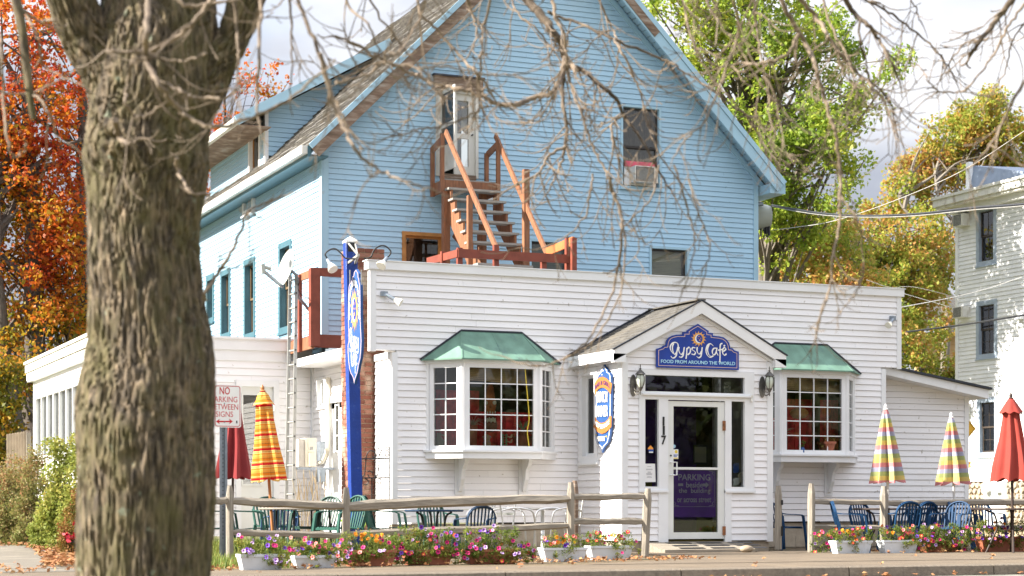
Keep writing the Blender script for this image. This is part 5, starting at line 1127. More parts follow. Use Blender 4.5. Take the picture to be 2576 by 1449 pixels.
# the high boughs above the picture that carry every hanging branch
BOUGHS = []
for pts, r0, r1 in (([(650, -120, TT), (850, -420, TT + .3), (1150, -560, 11.4), (1500, -640, 12.0), (1900, -680, 12.2), (2300, -640, 12.1), (2700, -560, 12.0), (3000, -480, 12)], .10, .035), ([(160, -130, TT), (60, -450, 10.2), (-60, -620, 9.8), (-200, -700, 9.6)], .10, .04),
                    ([(410, -300, TT), (600, -600, 10.0), (900, -720, 9.6), (1300, -760, 9.8), (1700, -780, 10.6), (2100, -720, 11.0)], .09, .03)):
    S = smooth_path([atT(x, y, t) for x, y, t in pts], 8); n_ = len(S); BOUGHS += S[6:]
    b = MB(); b.tube(S, [r0 + (r1 - r0) * i / (n_ - 1) for i in range(n_)], 10); b.build('limb', M_darktwig, FGT, smooth=True)
def twig(mb, p, d, L, r, lvl, m2=None):
    n = max(5, int(L / .05)); pts = [p.copy()]; d = d.normalized(); side = Vector((rt.uniform(-1, 1), rt.uniform(-1, 1), 0)) * .05
    for i in range(n):
        f = i / n; g = -.20 if f < .35 else .20 + .12 * f
        d = (d + Vector((0, 0, g)) * (.9 if lvl == 0 else .7) + side + Vector((rt.gauss(0, .07), rt.gauss(0, .07), rt.gauss(0, .05)))).normalized(); pts.append(pts[-1] + d * L / n)
    rr = [r * (1 - .6 * i / n) * (1.22 if i % 4 == 0 else 1) for i in range(n + 1)]; rr[-1] = rr[-2] * 1.25
    mb.tube(pts, rr, 5)
    if lvl < 2:
        for _ in range(rt.choice((1, 2, 2, 3)) if lvl == 0 else rt.choice((0, 1, 1))):
            k = rt.randrange(1, n); dd = (pts[min(k + 1, n)] - pts[k - 1]).normalized(); o = Vector((rt.uniform(-1, 1), rt.uniform(-1, 1), rt.uniform(-.5, .4))).normalized()
            twig(mb, pts[k], dd + o * .8, L * rt.uniform(.35, .65), r * .72, lvl + 1)
def to_v(reg, x, y): ox, oy = {1: (0, 0), 2: (858.7, 0), 3: (1717.3, 0), 4: (0, 483), 5: (858.7, 483), 6: (1717.3, 483)}[reg]; return ox + x / 3, oy + y / 3
def branch(reg, pts, w0, w1, t, nt=6, m=None, L=(.22, .6), t1=None, dark=False):
    """a hanging branch surveyed along its length; widths in region pixels at its own distance"""
    P = []
    n = len(pts)
    for i, (x, y) in enumerate(pts):
        tt = t + ((t1 if t1 is not None else t) - t) * i / (n - 1) + (rt.uniform(-.12, .12) if 0 < i < n - 1 else 0); P.append(atT(*to_v(reg, x, y), tt))
    S = smooth_path(P, 6); k = len(S)
    S = [s + Vector((rt.gauss(0, .004), rt.gauss(0, .004), rt.gauss(0, .004))) for s in S]
    rad = [.86 * (w0 + (w1 - w0) * i / (k - 1)) / 6 / FPX * t * rt.choice((1, 1, 1, 1.12)) for i in range(k)]
    mb = MB(); mb.tube(S, rad, 9)
    v0 = to_v(reg, *pts[0])
    if v0[1] < -20 or v0[0] < -15 or v0[0] > 2600:
        q = min(BOUGHS, key=lambda v: (v - (S[0] + Vector((0, 0, .5)))).length); d0 = (S[0] - S[2]).normalized(); L0 = (q - S[0]).length
        E = smooth_path([q, q.lerp(S[0], .45) + Vector((0, 0, .02 * L0)) + d0 * L0 * .12, S[0] + d0 * L0 * .18, S[0]], 5)
        mb.tube(E, [rad[0] * 1.25 - rad[0] * .25 * i / (len(E) - 1) for i in range(len(E))], 9)
    o = mb.build('branch', M_darktwig if dark else M_twig, FGT, smooth=True)
    tw = MB()
    for _ in range(int(nt * (1.05 if reg != 1 else .35) + .5)):
        j = rt.randrange(2, k - 1); dd = (S[min(j + 1, k - 1)] - S[j - 1]).normalized(); q = Vector((rt.uniform(-1, 1), rt.uniform(-1, 1), rt.uniform(-.6, .3))).normalized()
        twig(tw, S[j], dd * .7 + q, rt.uniform(*L), min(rad[j] * .5, .0042) + .0010, 0)
    # the tip itself curls on
    twig(tw, S[-1], S[-1] - S[-3], rt.uniform(.1, .25), rad[-1] * .9, 1)
    tw.build('twigs', M_twig, o, smooth=True, kind='stuff', )
B = branch
# hanging limb right of centre and its forks
B(2, [(1240, -300), (1390, -20), (1520, 130), (1640, 300), (1690, 440), (1735, 505)], 85, 55, 12.5, 8, dark=True)
B(2, [(1730, 500), (1800, 520), (1920, 610), (2060, 730), (2130, 870), (2210, 970), (2330, 1170), (2400, 1300), (2500, 1449)], 46, 14, 12.5, 12, dark=True)
B(2, [(1690, 430), (1655, 600), (1600, 690), (1450, 740), (1300, 790), (1180, 780), (1050, 720), (900, 670), (750, 640), (620, 590), (500, 540), (380, 480), (250, 420), (80, 320), (-60, 270)], 48, 16, 12.5, 16, t1=11)
B(2, [(1690, 470), (1670, 650), (1690, 850), (1700, 1000), (1690, 1110)], 36, 28, 12.5, 5, dark=True)
B(2, [(1690, 1110), (1560, 1180), (1500, 1300), (1380, 1370), (1240, 1440)], 28, 16, 12.4, 6)
B(2, [(1690, 1110), (1650, 1250), (1600, 1370), (1560, 1460)], 24, 12, 12.5, 4)
B(2, [(1560, -200), (1590, -10), (1620, 140), (1680, 260), (1700, 450), (1740, 650), (1810, 850), (1900, 1100), (2000, 1300), (2070, 1500)], 32, 16, 12.0, 12)
B(2, [(1560, 90), (1640, 120), (1800, 180), (2060, 300), (2300, 400), (2480, 470), (2576, 540), (2720, 620), (2900, 760), (3080, 900), (3200, 1100)], 26, 12, 12.8, 12, dark=True)
B(2, [(2060, 300), (2120, 400), (2200, 560), (2260, 700), (2300, 900), (2400, 1160), (2560, 1380)], 22, 10, 12.6, 8)
B(2, [(2130, 870), (2040, 940), (2050, 1100), (2020, 1300)], 24, 12, 12.5, 4)
B(2, [(1330, -200), (1290, -20), (1330, 100), (1450, 200), (1560, 330), (1620, 400)], 20, 12, 13, 5)
B(2, [(1150, -200), (1130, -10), (1070, 200), (1060, 400), (1040, 600), (1060, 800), (1100, 900)], 26, 12, 11.5, 8)
B(2, [(560, -150), (600, 100), (750, 250), (900, 430), (1000, 530), (1080, 620), (1140, 720)], 22, 22, 11.5, 8)
B(2, [(1100, 800), (950, 880), (760, 950), (600, 970), (450, 1010), (310, 910)], 18, 12, 11.0, 8)
B(2, [(-160, 400), (-60, 780), (20, 960), (100, 1120), (280, 1280), (450, 1360), (650, 1420)], 42, 16, 9.2, 6)
B(2, [(0, -200), (60, 60), (200, 180), (280, 380), (330, 500), (480, 560)], 24, 10, 10.5, 7)
B(2, [(230, -160), (220, 0), (400, 260), (480, 380), (640, 560), (700, 640)], 22, 10, 11, 7)
B(2, [(620, -160), (630, 0), (590, 150), (500, 300), (420, 420), (250, 400), (90, 390)], 20, 10, 10.5, 7)
B(2, [(1930, -200), (1950, 0), (2040, 200), (2080, 310)], 20, 14, 13, 4)
B(2, [(920, -160), (960, 60), (1020, 200), (990, 360), (900, 460), (560, 480)], 20, 10, 12, 7)
B(2, [(-40, 620), (200, 560), (330, 470), (560, 510), (760, 500), (1100, 560), (1350, 560), (1600, 480)], 24, 12, 9.6, 8)
# right part of the picture
B(3, [(640, -250), (730, -20), (850, 200), (930, 330), (1000, 500), (1060, 700), (1120, 900), (1160, 1050), (1190, 1300), (1190, 1500), (1180, 1700), (1130, 1950), (1120, 2130), (1060, 2330), (1010, 2500), (1012, 2640)], 46, 12, 11.0, 14, L=(.15, .4))
B(3, [(1190, 1480), (1240, 1540), (1330, 1680), (1350, 1850), (1360, 2070), (1300, 2210), (1230, 2300)], 18, 10, 11, 5, L=(.1, .3))
B(3, [(820, -220), (880, -20), (1000, 120), (1100, 280), (1200, 420), (1350, 580), (1450, 680), (1540, 800), (1600, 1000)], 44, 12, 11.6, 12)
B(3, [(1150, -200), (1220, -20), (1300, 110), (1400, 190), (1480, 300), (1560, 450), (1640, 620)], 56, 16, 12.0, 10, dark=True)
B(3, [(1340, 150), (1340, 320), (1380, 460), (1410, 600)], 22, 12, 12, 5, dark=True)
B(3, [(1200, -200), (1360, -20), (1550, 90), (1720, 210), (1880, 350), (2000, 500), (2060, 610)], 24, 12, 12.5, 8, dark=True)
B(3, [(2700, -250), (2500, -20), (2380, 130), (2250, 300), (2165, 415)], 60, 34, 12.0, 9, L=(.2, .45), dark=True)
B(3, [(2760, -160), (2576, 40), (2450, 220), (2300, 480), (2170, 640), (2100, 690), (1950, 690), (1860, 620), (1800, 520)], 24, 12, 11.5, 8)
B(3, [(2300, 300), (2150, 320), (2080, 380), (2000, 500)], 18, 12, 12.4, 3)
B(3, [(2720, 400), (2560, 650), (2500, 750), (2400, 950), (2300, 1130), (2150, 1270), (1950, 1270)], 30, 12, 10.5, 5)
B(3, [(500, -250), (540, -20), (560, 200), (600, 450), (640, 700), (655, 900)], 26, 12, 11, 6)
B(3, [(350, -250), (380, -20), (420, 250), (300, 600), (180, 880), (0, 1080), (-60, 1180)], 26, 12, 10.6, 8)
B(3, [(870, 260), (780, 420), (600, 470), (430, 480), (250, 490), (60, 350)], 32, 12, 11, 6)
B(3, [(150, -220), (180, 0), (300, 200), (400, 330), (620, 680), (760, 860)], 26, 10, 11.2, 7)
B(3, [(-100, -220), (0, 0), (60, 260), (200, 560), (420, 800), (560, 1000), (640, 1180)], 24, 10, 11.4, 8)
B(3, [(1030, -200), (1060, 20), (1180, 320), (1260, 450), (1290, 560)], 24, 12, 11.8, 6)
B(3, [(1700, -220), (1720, -20), (1770, 90), (1790, 180)], 16, 10, 12.5, 2)
B(3, [(2800, 0), (2600, 150), (2480, 330), (2440, 520), (2300, 760)], 18, 10, 12.8, 5)
B(3, [(1400, 600), (1560, 760), (1600, 900), (1620, 1040)], 20, 10, 12.1, 5, dark=True)
# long streamers over the cafe front
B(5, [(2030, -120), (2040, 0), (2110, 150), (2110, 350), (2080, 600), (2020, 820), (1900, 1050), (1780, 1200), (1600, 1290), (1450, 1310), (1230, 1250)], 30, 10, 11.6, 8, L=(.1, .35))
B(5, [(2100, 100), (2140, 400), (2120, 700), (2040, 900), (1900, 1130), (1760, 1210)], 18, 10, 11.7, 6, L=(.1, .35))
B(5, [(1900, -140), (1880, 0), (1830, 200), (1700, 330), (1500, 430), (1330, 420)], 18, 9, 12.2, 5, L=(.12, .35))
B(5, [(2400, -200), (2330, 60), (2200, 200), (2250, 420), (2150, 560)], 16, 8, 12.0, 4, L=(.12, .35))
B(6, [(-60, -200), (0, 0), (60, 200), (90, 400), (40, 620), (-20, 800)], 20, 8, 11.5, 5, L=(.1, .3))
B(6, [(40, -100), (120, 150), (190, 330), (200, 500), (120, 760)], 18, 8, 11.6, 5, L=(.1, .3))
# in front of the trunk and left
B(1, [(1200, -300), (1130, -10), (1105, 250), (1110, 450), (1200, 640), (1330, 800), (1450, 900), (1600, 950), (1750, 940), (1950, 860), (2200, 740), (2400, 560)], 60, 22, 9.0, 8)
B(1, [(1640, -100), (1560, 40), (1400, 230), (1200, 355), (1000, 400), (860, 385), (780, 390)], 44, 26, 9.2, 6)
B(1, [(1560, 400), (1400, 460), (1240, 450)], 26, 20, 9.0, 3)
B(1, [(1000, 450), (960, 650), (950, 780), (1010, 870), (1100, 880), (1190, 800)], 34, 22, 9.2, 4)
B(1, [(1660, 740), (1500, 740), (1380, 700), (1290, 650)], 30, 20, 9.0, 3)
B(1, [(1300, -30), (1400, 40), (1480, 50), (1640, 20)], 34, 26, 9.3, 3)
B(1, [(1990, -250), (1970, 0), (1960, 400), (1945, 700), (1940, 900)], 36, 20, 9.5, 7)
B(1, [(1740, -200), (1780, 200), (1800, 420), (1790, 600), (1740, 780)], 30, 14, 9.3, 6)
B(1, [(2170, -250), (2250, 0), (2350, 250), (2450, 500), (2500, 700), (2576, 860), (2640, 980)], 40, 24, 9.6, 8)
B(1, [(2160, -200), (2190, 0), (2200, 250), (2205, 480), (2190, 700)], 28, 12, 10, 6, dark=True)
B(1, [(0, 260), (15, 450), (20, 700), (50, 1000), (100, 1180), (170, 1150), (200, 1080)], 26, 18, 9.6, 3)
B(1, [(180, 80), (290, 150), (400, 150), (430, 155)], 26, 18, 9.6, 3, L=(.1, .3))
B(1, [(200, 120), (290, 300), (320, 480), (430, 560), (600, 640)], 24, 12, 9.7, 5, L=(.1, .3))
B(1, [(250, 720), (330, 780), (400, 920), (440, 1040), (560, 1100)], 24, 12, 9.6, 4, L=(.1, .3))
B(1, [(-60, 690), (200, 710), (340, 660), (480, 590), (540, 540)], 18, 12, 9.8, 4, L=(.1, .3))
B(1, [(870, 900), (900, 1040), (970, 1085), (1080, 1040)], 60, 26, 10.1, 2, L=(.06, .15))
B(1, [(1330, 1190), (1345, 1290), (1430, 1440), (1600, 1460), (1750, 1380)], 34, 14, 9.8, 4, L=(.1, .3))
B(4, [(1545, 820), (1560, 740), (1640, 620), (1740, 470), (1840, 230), (1870, 150), (1980, 90), (2200, 10)], 44, 12, 10.4, 4, L=(.1, .3))
B(4, [(1880, 440), (1880, 250), (1870, 150)], 14, 14, 10.4, 1, L=(.08, .2))
# ------------------------------------------------------------ signs
M_royal = mat('royal_blue_paint', (.012, .045, .30), .4, .12, 5, coat=.2, dirt=(.05, .11, .36), dirt_at=(.62, .8), dscale=6)
M_mid = mat('faded_blue_paint', (.022, .080, .25), .5, .12, 6)
M_postblue = mat('blue_post_paint', (.010, .045, .27), .4, .15, 4, dirt=(.07, .13, .34), dirt_at=(.60, .70), dscale=16, bump=.2)
M_gold = mat('gold_ochre_paint', (.75, .38, .10), .5, .12, 10); M_swhite = mat('sign_white_paint', (.86, .86, .84), .5, .04, 8)
M_pinkline = mat('pale_pink_line', (.72, .50, .42), .5, .08, 8); M_sky = mat('pale_blue_lettering', (.42, .72, .85), .5, .06, 8)
M_bandor = mat('orange_band_paint', (.42, .15, .035), .5, .08, 8)
def catmull2(pts, k=5): return [(v.x, v.y) for v in smooth_path([(x, y, 0) for x, y in pts], k)]
def nib(mb, pts, to, w, ang, thin, off, N, k=5):
    """one broad-pen stroke: flat strips laid one above the other"""
    P = catmull2(pts, k) if len(pts) > 2 else pts
    c, s_ = math.cos(ang), math.sin(ang)
    L, Rr = [], []
    for i, (x, y) in enumerate(P):
        x2, y2 = P[min(i + 1, len(P) - 1)]; x1, y1 = P[max(i - 1, 0)]; dx, dy = x2 - x1, y2 - y1; l = math.hypot(dx, dy) or 1; nx, ny = -dy / l, dx / l
        h = abs(nx * c + ny * s_) * w / 2 + thin / 2
        L.append((x + nx * h, y + ny * h)); Rr.append((x - nx * h, y - ny * h))
    for i in range(len(P) - 1):
        q = [to(*L[i], off), to(*Rr[i], off), to(*Rr[i + 1], off), to(*L[i + 1], off)]; mb.add(q, [(0, 1, 2, 3)])
GLY = [ # Gypsy Cafe, drawn on the grid of a close-up of the gable sign
 ('Gypsy', [[(712, 655), (700, 600), (660, 584), (615, 602), (590, 650), (600, 705), (632, 752)], [(640, 600), (622, 650), (630, 720), (655, 765), (690, 720), (706, 650)], [(706, 650), (690, 720), (682, 775), (655, 812), (620, 818), (598, 790)],
   [(722, 655), (716, 700), (735, 750), (762, 765), (790, 730)], [(800, 655), (792, 720), (782, 780), (755, 808), (722, 800)],
   [(838, 668), (836, 750), (826, 832)], [(838, 690), (872, 655), (892, 690), (885, 740), (850, 772)],
   [(968, 668), (930, 662), (915, 690), (945, 712), (968, 735), (950, 768), (908, 758)],
   [(995, 655), (992, 710), (1010, 752), (1038, 755), (1060, 715)], [(1070, 655), (1062, 730), (1048, 795), (1015, 815), (985, 795)]]),
 ('Cafe', [[(1238, 640), (1200, 606), (1155, 622), (1128, 690), (1140, 765), (1185, 808), (1240, 785)], [(1172, 615), (1150, 690), (1168, 765), (1200, 795)],
   [(1280, 672), (1245, 675), (1222, 715), (1232, 765), (1262, 765), (1282, 720)], [(1292, 665), (1284, 730), (1310, 780)],
   [(1375, 600), (1345, 615), (1338, 690), (1338, 790), (1334, 882)], [(1305, 702), (1378, 690)],
   [(1385, 722), (1425, 690), (1408, 662), (1378, 690), (1378, 745), (1402, 778), (1436, 755)], [(1392, 645), (1412, 625)]])]
def write_name(W2, to, N, parent, which=(0, 1), w=20, off=.004):
    b = MB(); k = 0
    for g in which:
        for st in GLY[g][1]: nib(b, st, to, w, R(42), 7, off + k * .00025, N); k += 1
    return b.build('script_lettering', M_swhite, parent, kind='stuff')
def sunmoon(parent, to, cx, cy, r, off):
    """flaming gold ring round a blue disc with a crescent and stars; to(x, y, off) maps drawing units"""
    b = MB(); pts = []; nfl = 14
    for i in range(nfl):
        a = 2 * math.pi * i / nfl
        for da, rr in ((0, .98), (.12, 1.12), (.27, 1.42), (.24, 1.15), (.36, .99)): pts.append((cx + math.cos(a + da) * r * rr, cy + math.sin(a + da) * r * rr * 1.02))
    N = (to(0, 0, 1) - to(0, 0, 0)); b.prism([to(x, y, off) for x, y in pts], N * .004); fix_normals(b.build('sun_flames', M_gold, parent))
    b = MB(); b.prism([to(cx + .68 * r * math.cos(t * .26), cy + .78 * r * math.sin(t * .26), off + .0045) for t in range(24)], N * .002); fix_normals(b.build('night_disc', M_royal, parent))
    b = MB(); o = [(cx + .68 * r * math.cos(t), cy + .78 * r * math.sin(t)) for t in np.linspace(R(75), R(285), 14)]; i_ = [(cx + .16 * r + .62 * r * math.cos(t), cy - .05 * r + .70 * r * math.sin(t)) for t in np.linspace(R(272), R(92), 14)]
    b.prism([to(x, y, off + .007) for x, y in o + i_], N * .001); fix_normals(b.build('crescent_moon', M_swhite, parent))
    for sx, sy, sr in ((0, -.42, .15), (.36, -.08, .13), (.14, .26, .19), (-.16, -.1, .09)): star(parent, to, cx + sx * r, cy + sy * r, sr * r, off + .0085, M_gold)
def star(parent, to, cx, cy, r, off, m):
    N = (to(0, 0, 1) - to(0, 0, 0)); b = MB(); b.prism([to(cx + (r if k % 2 == 0 else r * .42) * math.sin(k * math.pi / 5), cy - (r if k % 2 == 0 else r * .42) * math.cos(k * math.pi / 5), off) for k in range(10)], N * .0015); fix_normals(b.build('star', m, parent))
def inset(pts, d):
    cx = sum(p[0] for p in pts) / len(pts); cy = sum(p[1] for p in pts) / len(pts); n = len(pts); out = []
    A = sum(pts[i][0] * pts[(i + 1) % n][1] - pts[(i + 1) % n][0] * pts[i][1] for i in range(n)); s = 1 if A > 0 else -1
    for i in range(n):
        (x0, y0), (x1, y1), (x2, y2) = pts[i - 1], pts[i], pts[(i + 1) % n]; a = (x1 - x0, y1 - y0); b = (x2 - x1, y2 - y1); la, lb = math.hypot(*a) or 1, math.hypot(*b) or 1
        nx, ny = (-a[1] / la - b[1] / lb) * s, (a[0] / la + b[0] / lb) * s; l = math.hypot(nx, ny) or 1; m = min(1.6, 2 / l); out.append((x1 + nx / l * d * m, y1 + ny / l * d * m))
    return out
def board_sign(name, label, out, to, th, line_d, m, parent_loc, edge=M_royal, line_w=1.0, lm=M_pinkline):
    N = (to(0, 0, 1) - to(0, 0, 0)); T = thing(name, label, 'sign', parent_loc)
    b = MB(); b.prism([to(x, y, .001) for x, y in out], N * th); fix_normals(b.build('board', m, T))
    i = inset(out, line_d); b = MB(); j = inset(out, line_d + line_w); n = len(out)
    for k in range(n): b.add([to(*i[k], th + .003), to(*i[(k + 1) % n], th + .003), to(*j[(k + 1) % n], th + .003), to(*j[k], th + .003)], [(0, 1, 2, 3)])
    b.build('border_line', lm, T); return T
gx = lambda x: (2360 + x / 4.025) / 1.4907; gy = lambda y: (1140 + y / 4.025) / 1.4907
GO = .028
gto = lambda x, y, o: PF.p(*PF.px(gx(x), gy(y)), GO + o)
gout = [(385, 960), (385, 680), (430, 668), (470, 655), (490, 632), (525, 628), (530, 590), (545, 545), (575, 508), (620, 482), (690, 466), (780, 466), (780, 428), (845, 430), (845, 405), (925, 352), (1010, 305), (1095, 362), (1170, 410), (1170, 440), (1235, 447), (1235, 482), (1330, 492), (1395, 508), (1445, 545), (1478, 590), (1492, 640), (1495, 668), (1530, 672), (1560, 704), (1595, 716), (1625, 725), (1625, 1000)]
GS = board_sign('gable_sign', 'royal blue cafe sign with a golden sun on the porch gable above the door', gout, gto, .03, 26, M_royal, PF.p(14.1, 2.9, .03), line_w=8)
write_name(PF, gto, PF.N, GS, w=15, off=.034)
sunmoon(GS, gto, 1018, 530, 84, .0315)
def along(to, x0, x1, y0a, y0b, h):   # lettering frame between two drawing points
    return lambda x, y, d: to(x0 + (x1 - x0) * x, (y0a + (y0b - y0a) * x) - h * y, .031 + d)
text_obj('FOOD FROM AROUND THE WORLD', 'lettering', M_sky, GS, along(gto, 450, 1568, 893, 930, 52), 1, 1, .003, bold=.018)
# side sign on the porch cheek
bx_ = lambda x: (2200 + x / 3.62) / 1.4907; by_ = lambda y: (1340 + y / 3.62) / 1.4907
bto = lambda x, y, o: PS.p(*PS.px(bx_(x), by_(y)), .028 + o)
bout = [(283, 97), (292, 118), (310, 135), (318, 160), (335, 165), (336, 195), (352, 205), (370, 222), (382, 262), (384, 340), (384, 640), (380, 860), (376, 975), (366, 1060), (350, 1120), (345, 1150), (318, 1185), (290, 1215), (272, 1250), (262, 1298), (250, 1250), (235, 1215), (205, 1190), (185, 1165), (172, 1120), (162, 1040), (160, 960), (166, 860), (172, 640), (176, 420), (180, 320), (188, 262), (205, 225), (228, 212), (236, 195), (236, 165), (255, 160), (262, 138), (275, 120)]
BG = board_sign('bar_and_grill_sign', 'tall narrow blue and orange sign reading lunch dinner on the sunlit porch cheek', bout, bto, .035, 9, M_mid, PS.p(-26.5, 1.6, .03), line_w=7, lm=M_swhite)
b = MB(); b.prism([bto(x, y, .042) for x, y in ((160, 370), (190, 310), (230, 275), (275, 264), (325, 285), (365, 325), (402, 360), (380, 502), (345, 450), (300, 418), (262, 410), (220, 430), (190, 468), (172, 515))], PS.N * .006); fix_normals(b.build('orange_ribbon', M_bandor, BG))
b = MB(); b.prism([bto(x, y, .042) for x, y in ((172, 805), (190, 850), (225, 885), (262, 892), (310, 878), (350, 840), (372, 795), (395, 800), (392, 945), (350, 990), (310, 1025), (262, 1040), (215, 1020), (180, 985), (150, 945))], PS.N * .006); fix_normals(b.build('orange_ribbon', M_bandor, BG))
def btext(s, x0, x1, ya, yb, h, m, arc=0, bold=.04, lower=0):
    bold = min(bold, .012)
    f = lambda x, y, d: bto(x0 + (x1 - x0) * x, ya + (yb - ya) * x - h * y - arc * math.sin(math.pi * x), .050 + d)
    return text_obj(s, 'lettering', m, BG, f, 1, 1, .004, bold=bold)
btext('BAR & GRILL', 176, 378, 440, 425, 58, mat('violet_lettering', (.10, .035, .13), .5, .1, 8), arc=60, bold=.015)
btext('LUNCH', 200, 342, 615, 612, 150, M_swhite, bold=.05); btext('DINNER', 182, 350, 812, 800, 150, M_swhite, bold=.05)
btext('HOMEMADE', 168, 372, 915, 905, 62, M_swhite, arc=-62, bold=.05); btext('FUNCTIONS', 214, 305, 1140, 1138, 66, M_swhite, bold=.05)
for sx, sy, r_ in ((275, 182, 14), (262, 238, 10), (202, 1098, 15), (322, 1075, 15), (182, 1052, 11)): star(BG, bto, sx, sy, r_, .042, M_swhite if sy < 300 else M_yel)
# house number
for ch, x0, x1, y0, y1 in (('1', 303, 322, 8, 105), ('1', 304, 325, 108, 206), ('7', 290, 340, 212, 310)):
    letter(PF, ch, zx(x0), zy(y0), zx(x1), zy(y1), M_black, None, .031, .01, name='house_number', bold=.02)
    o = [q for q in bpy.data.objects if q.name.startswith('house_number')][-1]
hn = sorted([o for o in bpy.data.objects if o.name.startswith('house_number')], key=lambda o: -o.data.vertices[0].co.z)
for o, l in zip(hn, ('topmost black numeral 1 on the white post left of the door', 'middle black numeral 1 on the white post left of the door', 'black numeral 7, lowest digit on the white post left of the door')): tagset(o, l, 'house number', 'house number digits beside the door')

# hanging sign and its post
PW, PD = .165, .15
p0 = atT(897, 1400, 26.6); p0.z = 0; p1 = atT(880.5, 606, 26.9); ptop = p1.z
PO = thing('sign_post', 'bright blue square sign post with iron bracket in front of the brick chimney', 'sign post', p0)
def post_pt(f, dx, dy): c = p0.lerp(p1, f); return Vector((c.x + dx, c.y + dy, c.z))
b = MB(); h1, h2 = PW / 2, PD / 2
b.hexa([post_pt(0, -h1, -h2), post_pt(0, h1, -h2), post_pt(0, h1, h2), post_pt(0, -h1, h2), post_pt(1, -h1, -h2), post_pt(1, h1, -h2), post_pt(1, h1, h2), post_pt(1, -h1, h2)]); b.build('post', M_postblue, PO)
c = p1; b = MB(); q = h1 + .004
b.add([(c.x - q, c.y - q, c.z), (c.x + q, c.y - q, c.z), (c.x + q, c.y + q, c.z), (c.x - q, c.y + q, c.z), (c.x, c.y, c.z + .065), (c.x - q, c.y - q, c.z - .03), (c.x + q, c.y - q, c.z - .03), (c.x + q, c.y + q, c.z - .03), (c.x - q, c.y + q, c.z - .03)], [(0, 1, 4), (1, 2, 4), (2, 3, 4), (3, 0, 4), (5, 6, 1, 0), (6, 7, 2, 1), (7, 8, 3, 2), (8, 5, 0, 3), (8, 7, 6, 5)]); b.build('cap', M_swhite, PO)
b = MB(); b.box(c.x - .06, c.x + .06, c.y - h2 - .012, c.y - h2 - .004, c.z - .40, c.z - .03); b.build('bracket_plate', M_black, PO)
b = MB(); b.box(c.x - .085, c.x + .085, c.y - h2 - .0035, c.y - h2 - .001, c.z - .43, c.z - .0); b.build('plate_border', M_swhite, PO)
M_iron = mat('chalky_iron', (.42, .41, .37), .5, .2, 10, metal=.5)
br0 = Vector((c.x, c.y - h2 - .012, 0)); tip = Vector((8.3, br0.y - .62, c.z - .30))
b = MB()
for a_q in ((-.05, -.05), (.05, -.05)): b.beam((br0.x + a_q[0], br0.y, c.z + a_q[1]), tip + Vector((0, .05, .02)), .02, .02)
for x_ in (-.05, .05): b.beam((br0.x + x_, br0.y, c.z - .33), tip, .03, .035)
b.build('bracket', M_iron, PO)
tz = lambda x, y: ((1200 + x / 2.263) / 1.4907, (880 + y / 2.263) / 1.4907)
for pts, tip0, tip1 in ((((300, 205), (220, 200), (180, 160), (130, 120), (80, 130), (45, 165), (60, 200)), (66, 212), (112, 298)), (((370, 205), (430, 190), (460, 130), (510, 95), (560, 100), (600, 140), (592, 172), (572, 192)), (568, 196), (515, 268))):
    T0 = 26.3; pp = [atT(*tz(*p), T0) for p in pts]; b = MB(); b.tube(smooth_path(pp, 5), .011, 7); gk = b.build('gooseneck', M_black, PO, smooth=True)
    a_, e_ = atT(*tz(*tip0), T0), atT(*tz(*tip1), T0 - .1); d = (e_ - a_); b = MB(); b.tube([a_, a_ + d * .45], [.026, .03], 10); b.build('socket', M_galv, gk)
    b = MB(); b.tube([a_ + d * .45, a_ + d * .7, a_ + d * .95, e_], [.032, .055, .075, .07], 14); b.build('lamp_bulb', mat('frosted_reflector_bulb', (.82, .80, .70), .25, .05, 5), gk, smooth=True)
hx = lambda x: (1200 + x / 2.263) / 1.4907; hy = lambda y: (880 + y / 2.263) / 1.4907
HS = Wall((8.30, 0, 0), (0, -1)); hto = lambda x, y, o: HS.p(*HS.px(hx(x), hy(y)), o)
hout = [(326, 293), (338, 312), (348, 330), (350, 365), (356, 380), (358, 405), (364, 430), (366, 500), (367, 700), (372, 820), (376, 900), (372, 990), (366, 1050), (352, 1110), (342, 1170), (328, 1210), (318, 1240), (311, 1272), (304, 1235), (294, 1200), (280, 1180), (268, 1140), (260, 1080), (254, 1000), (254, 940), (262, 900), (260, 820), (257, 700), (259, 520), (262, 450), (268, 420), (282, 405), (290, 385), (292, 360), (304, 350), (308, 320)]
HG = board_sign('hanging_sign', 'ornate blue oval cafe sign hanging edge on from the blue post bracket', hout, hto, .035, 4, M_mid, HS.p(-24.9, 2.6, 0), line_w=3)
sunmoon(HG, lambda x, y, o: hto(315 + (x - 315), 640 + (y - 640) * 5.2, o), 315, 640, 25, .037)
for wch, sx, sy, cx0, cy0, tx, ty in ((0, .19, 1.05, 832, 700, 311, 900), (1, .20, 0.95, 1280, 740, 311, 1070)):
    f = lambda x, y, o, sx=sx, sy=sy, cx0=cx0, cy0=cy0, tx=tx, ty=ty: hto(tx + (x - cx0) * sx * .85, ty + (y - cy0) * sy * .8 + (x - cx0) * .05, o)
    b = MB(); k = 0
    for st in GLY[wch][1]: nib(b, [f(x, y, 0).to_tuple() and (x, y) for x, y in st], f, 9, R(42), 7, .037 + k * .00025, None); k += 1
    b.build('script_lettering', M_swhite, HG, kind='stuff')
def ringtext(x, y, d, a0=R(200), a1=R(-20)):
    an = a0 + (a1 - a0) * x; rr = 1 + .22 * (y - .5); return hto(313 + 44 * rr * math.cos(an), 640 - 230 * rr * math.sin(an), .038 + d)
text_obj('FOOD FROM AROUND THE WORLD', 'lettering', M_swhite, HG, lambda x, y, d: ringtext(x, y, d), 1, 1, .002, bold=.02)
b = MB()
for x in (265, 362): b.beam(hto(x, 300, .018), hto(x, 430, .018), .012, .012)
b.build('hanger_strap', M_iron, HG)

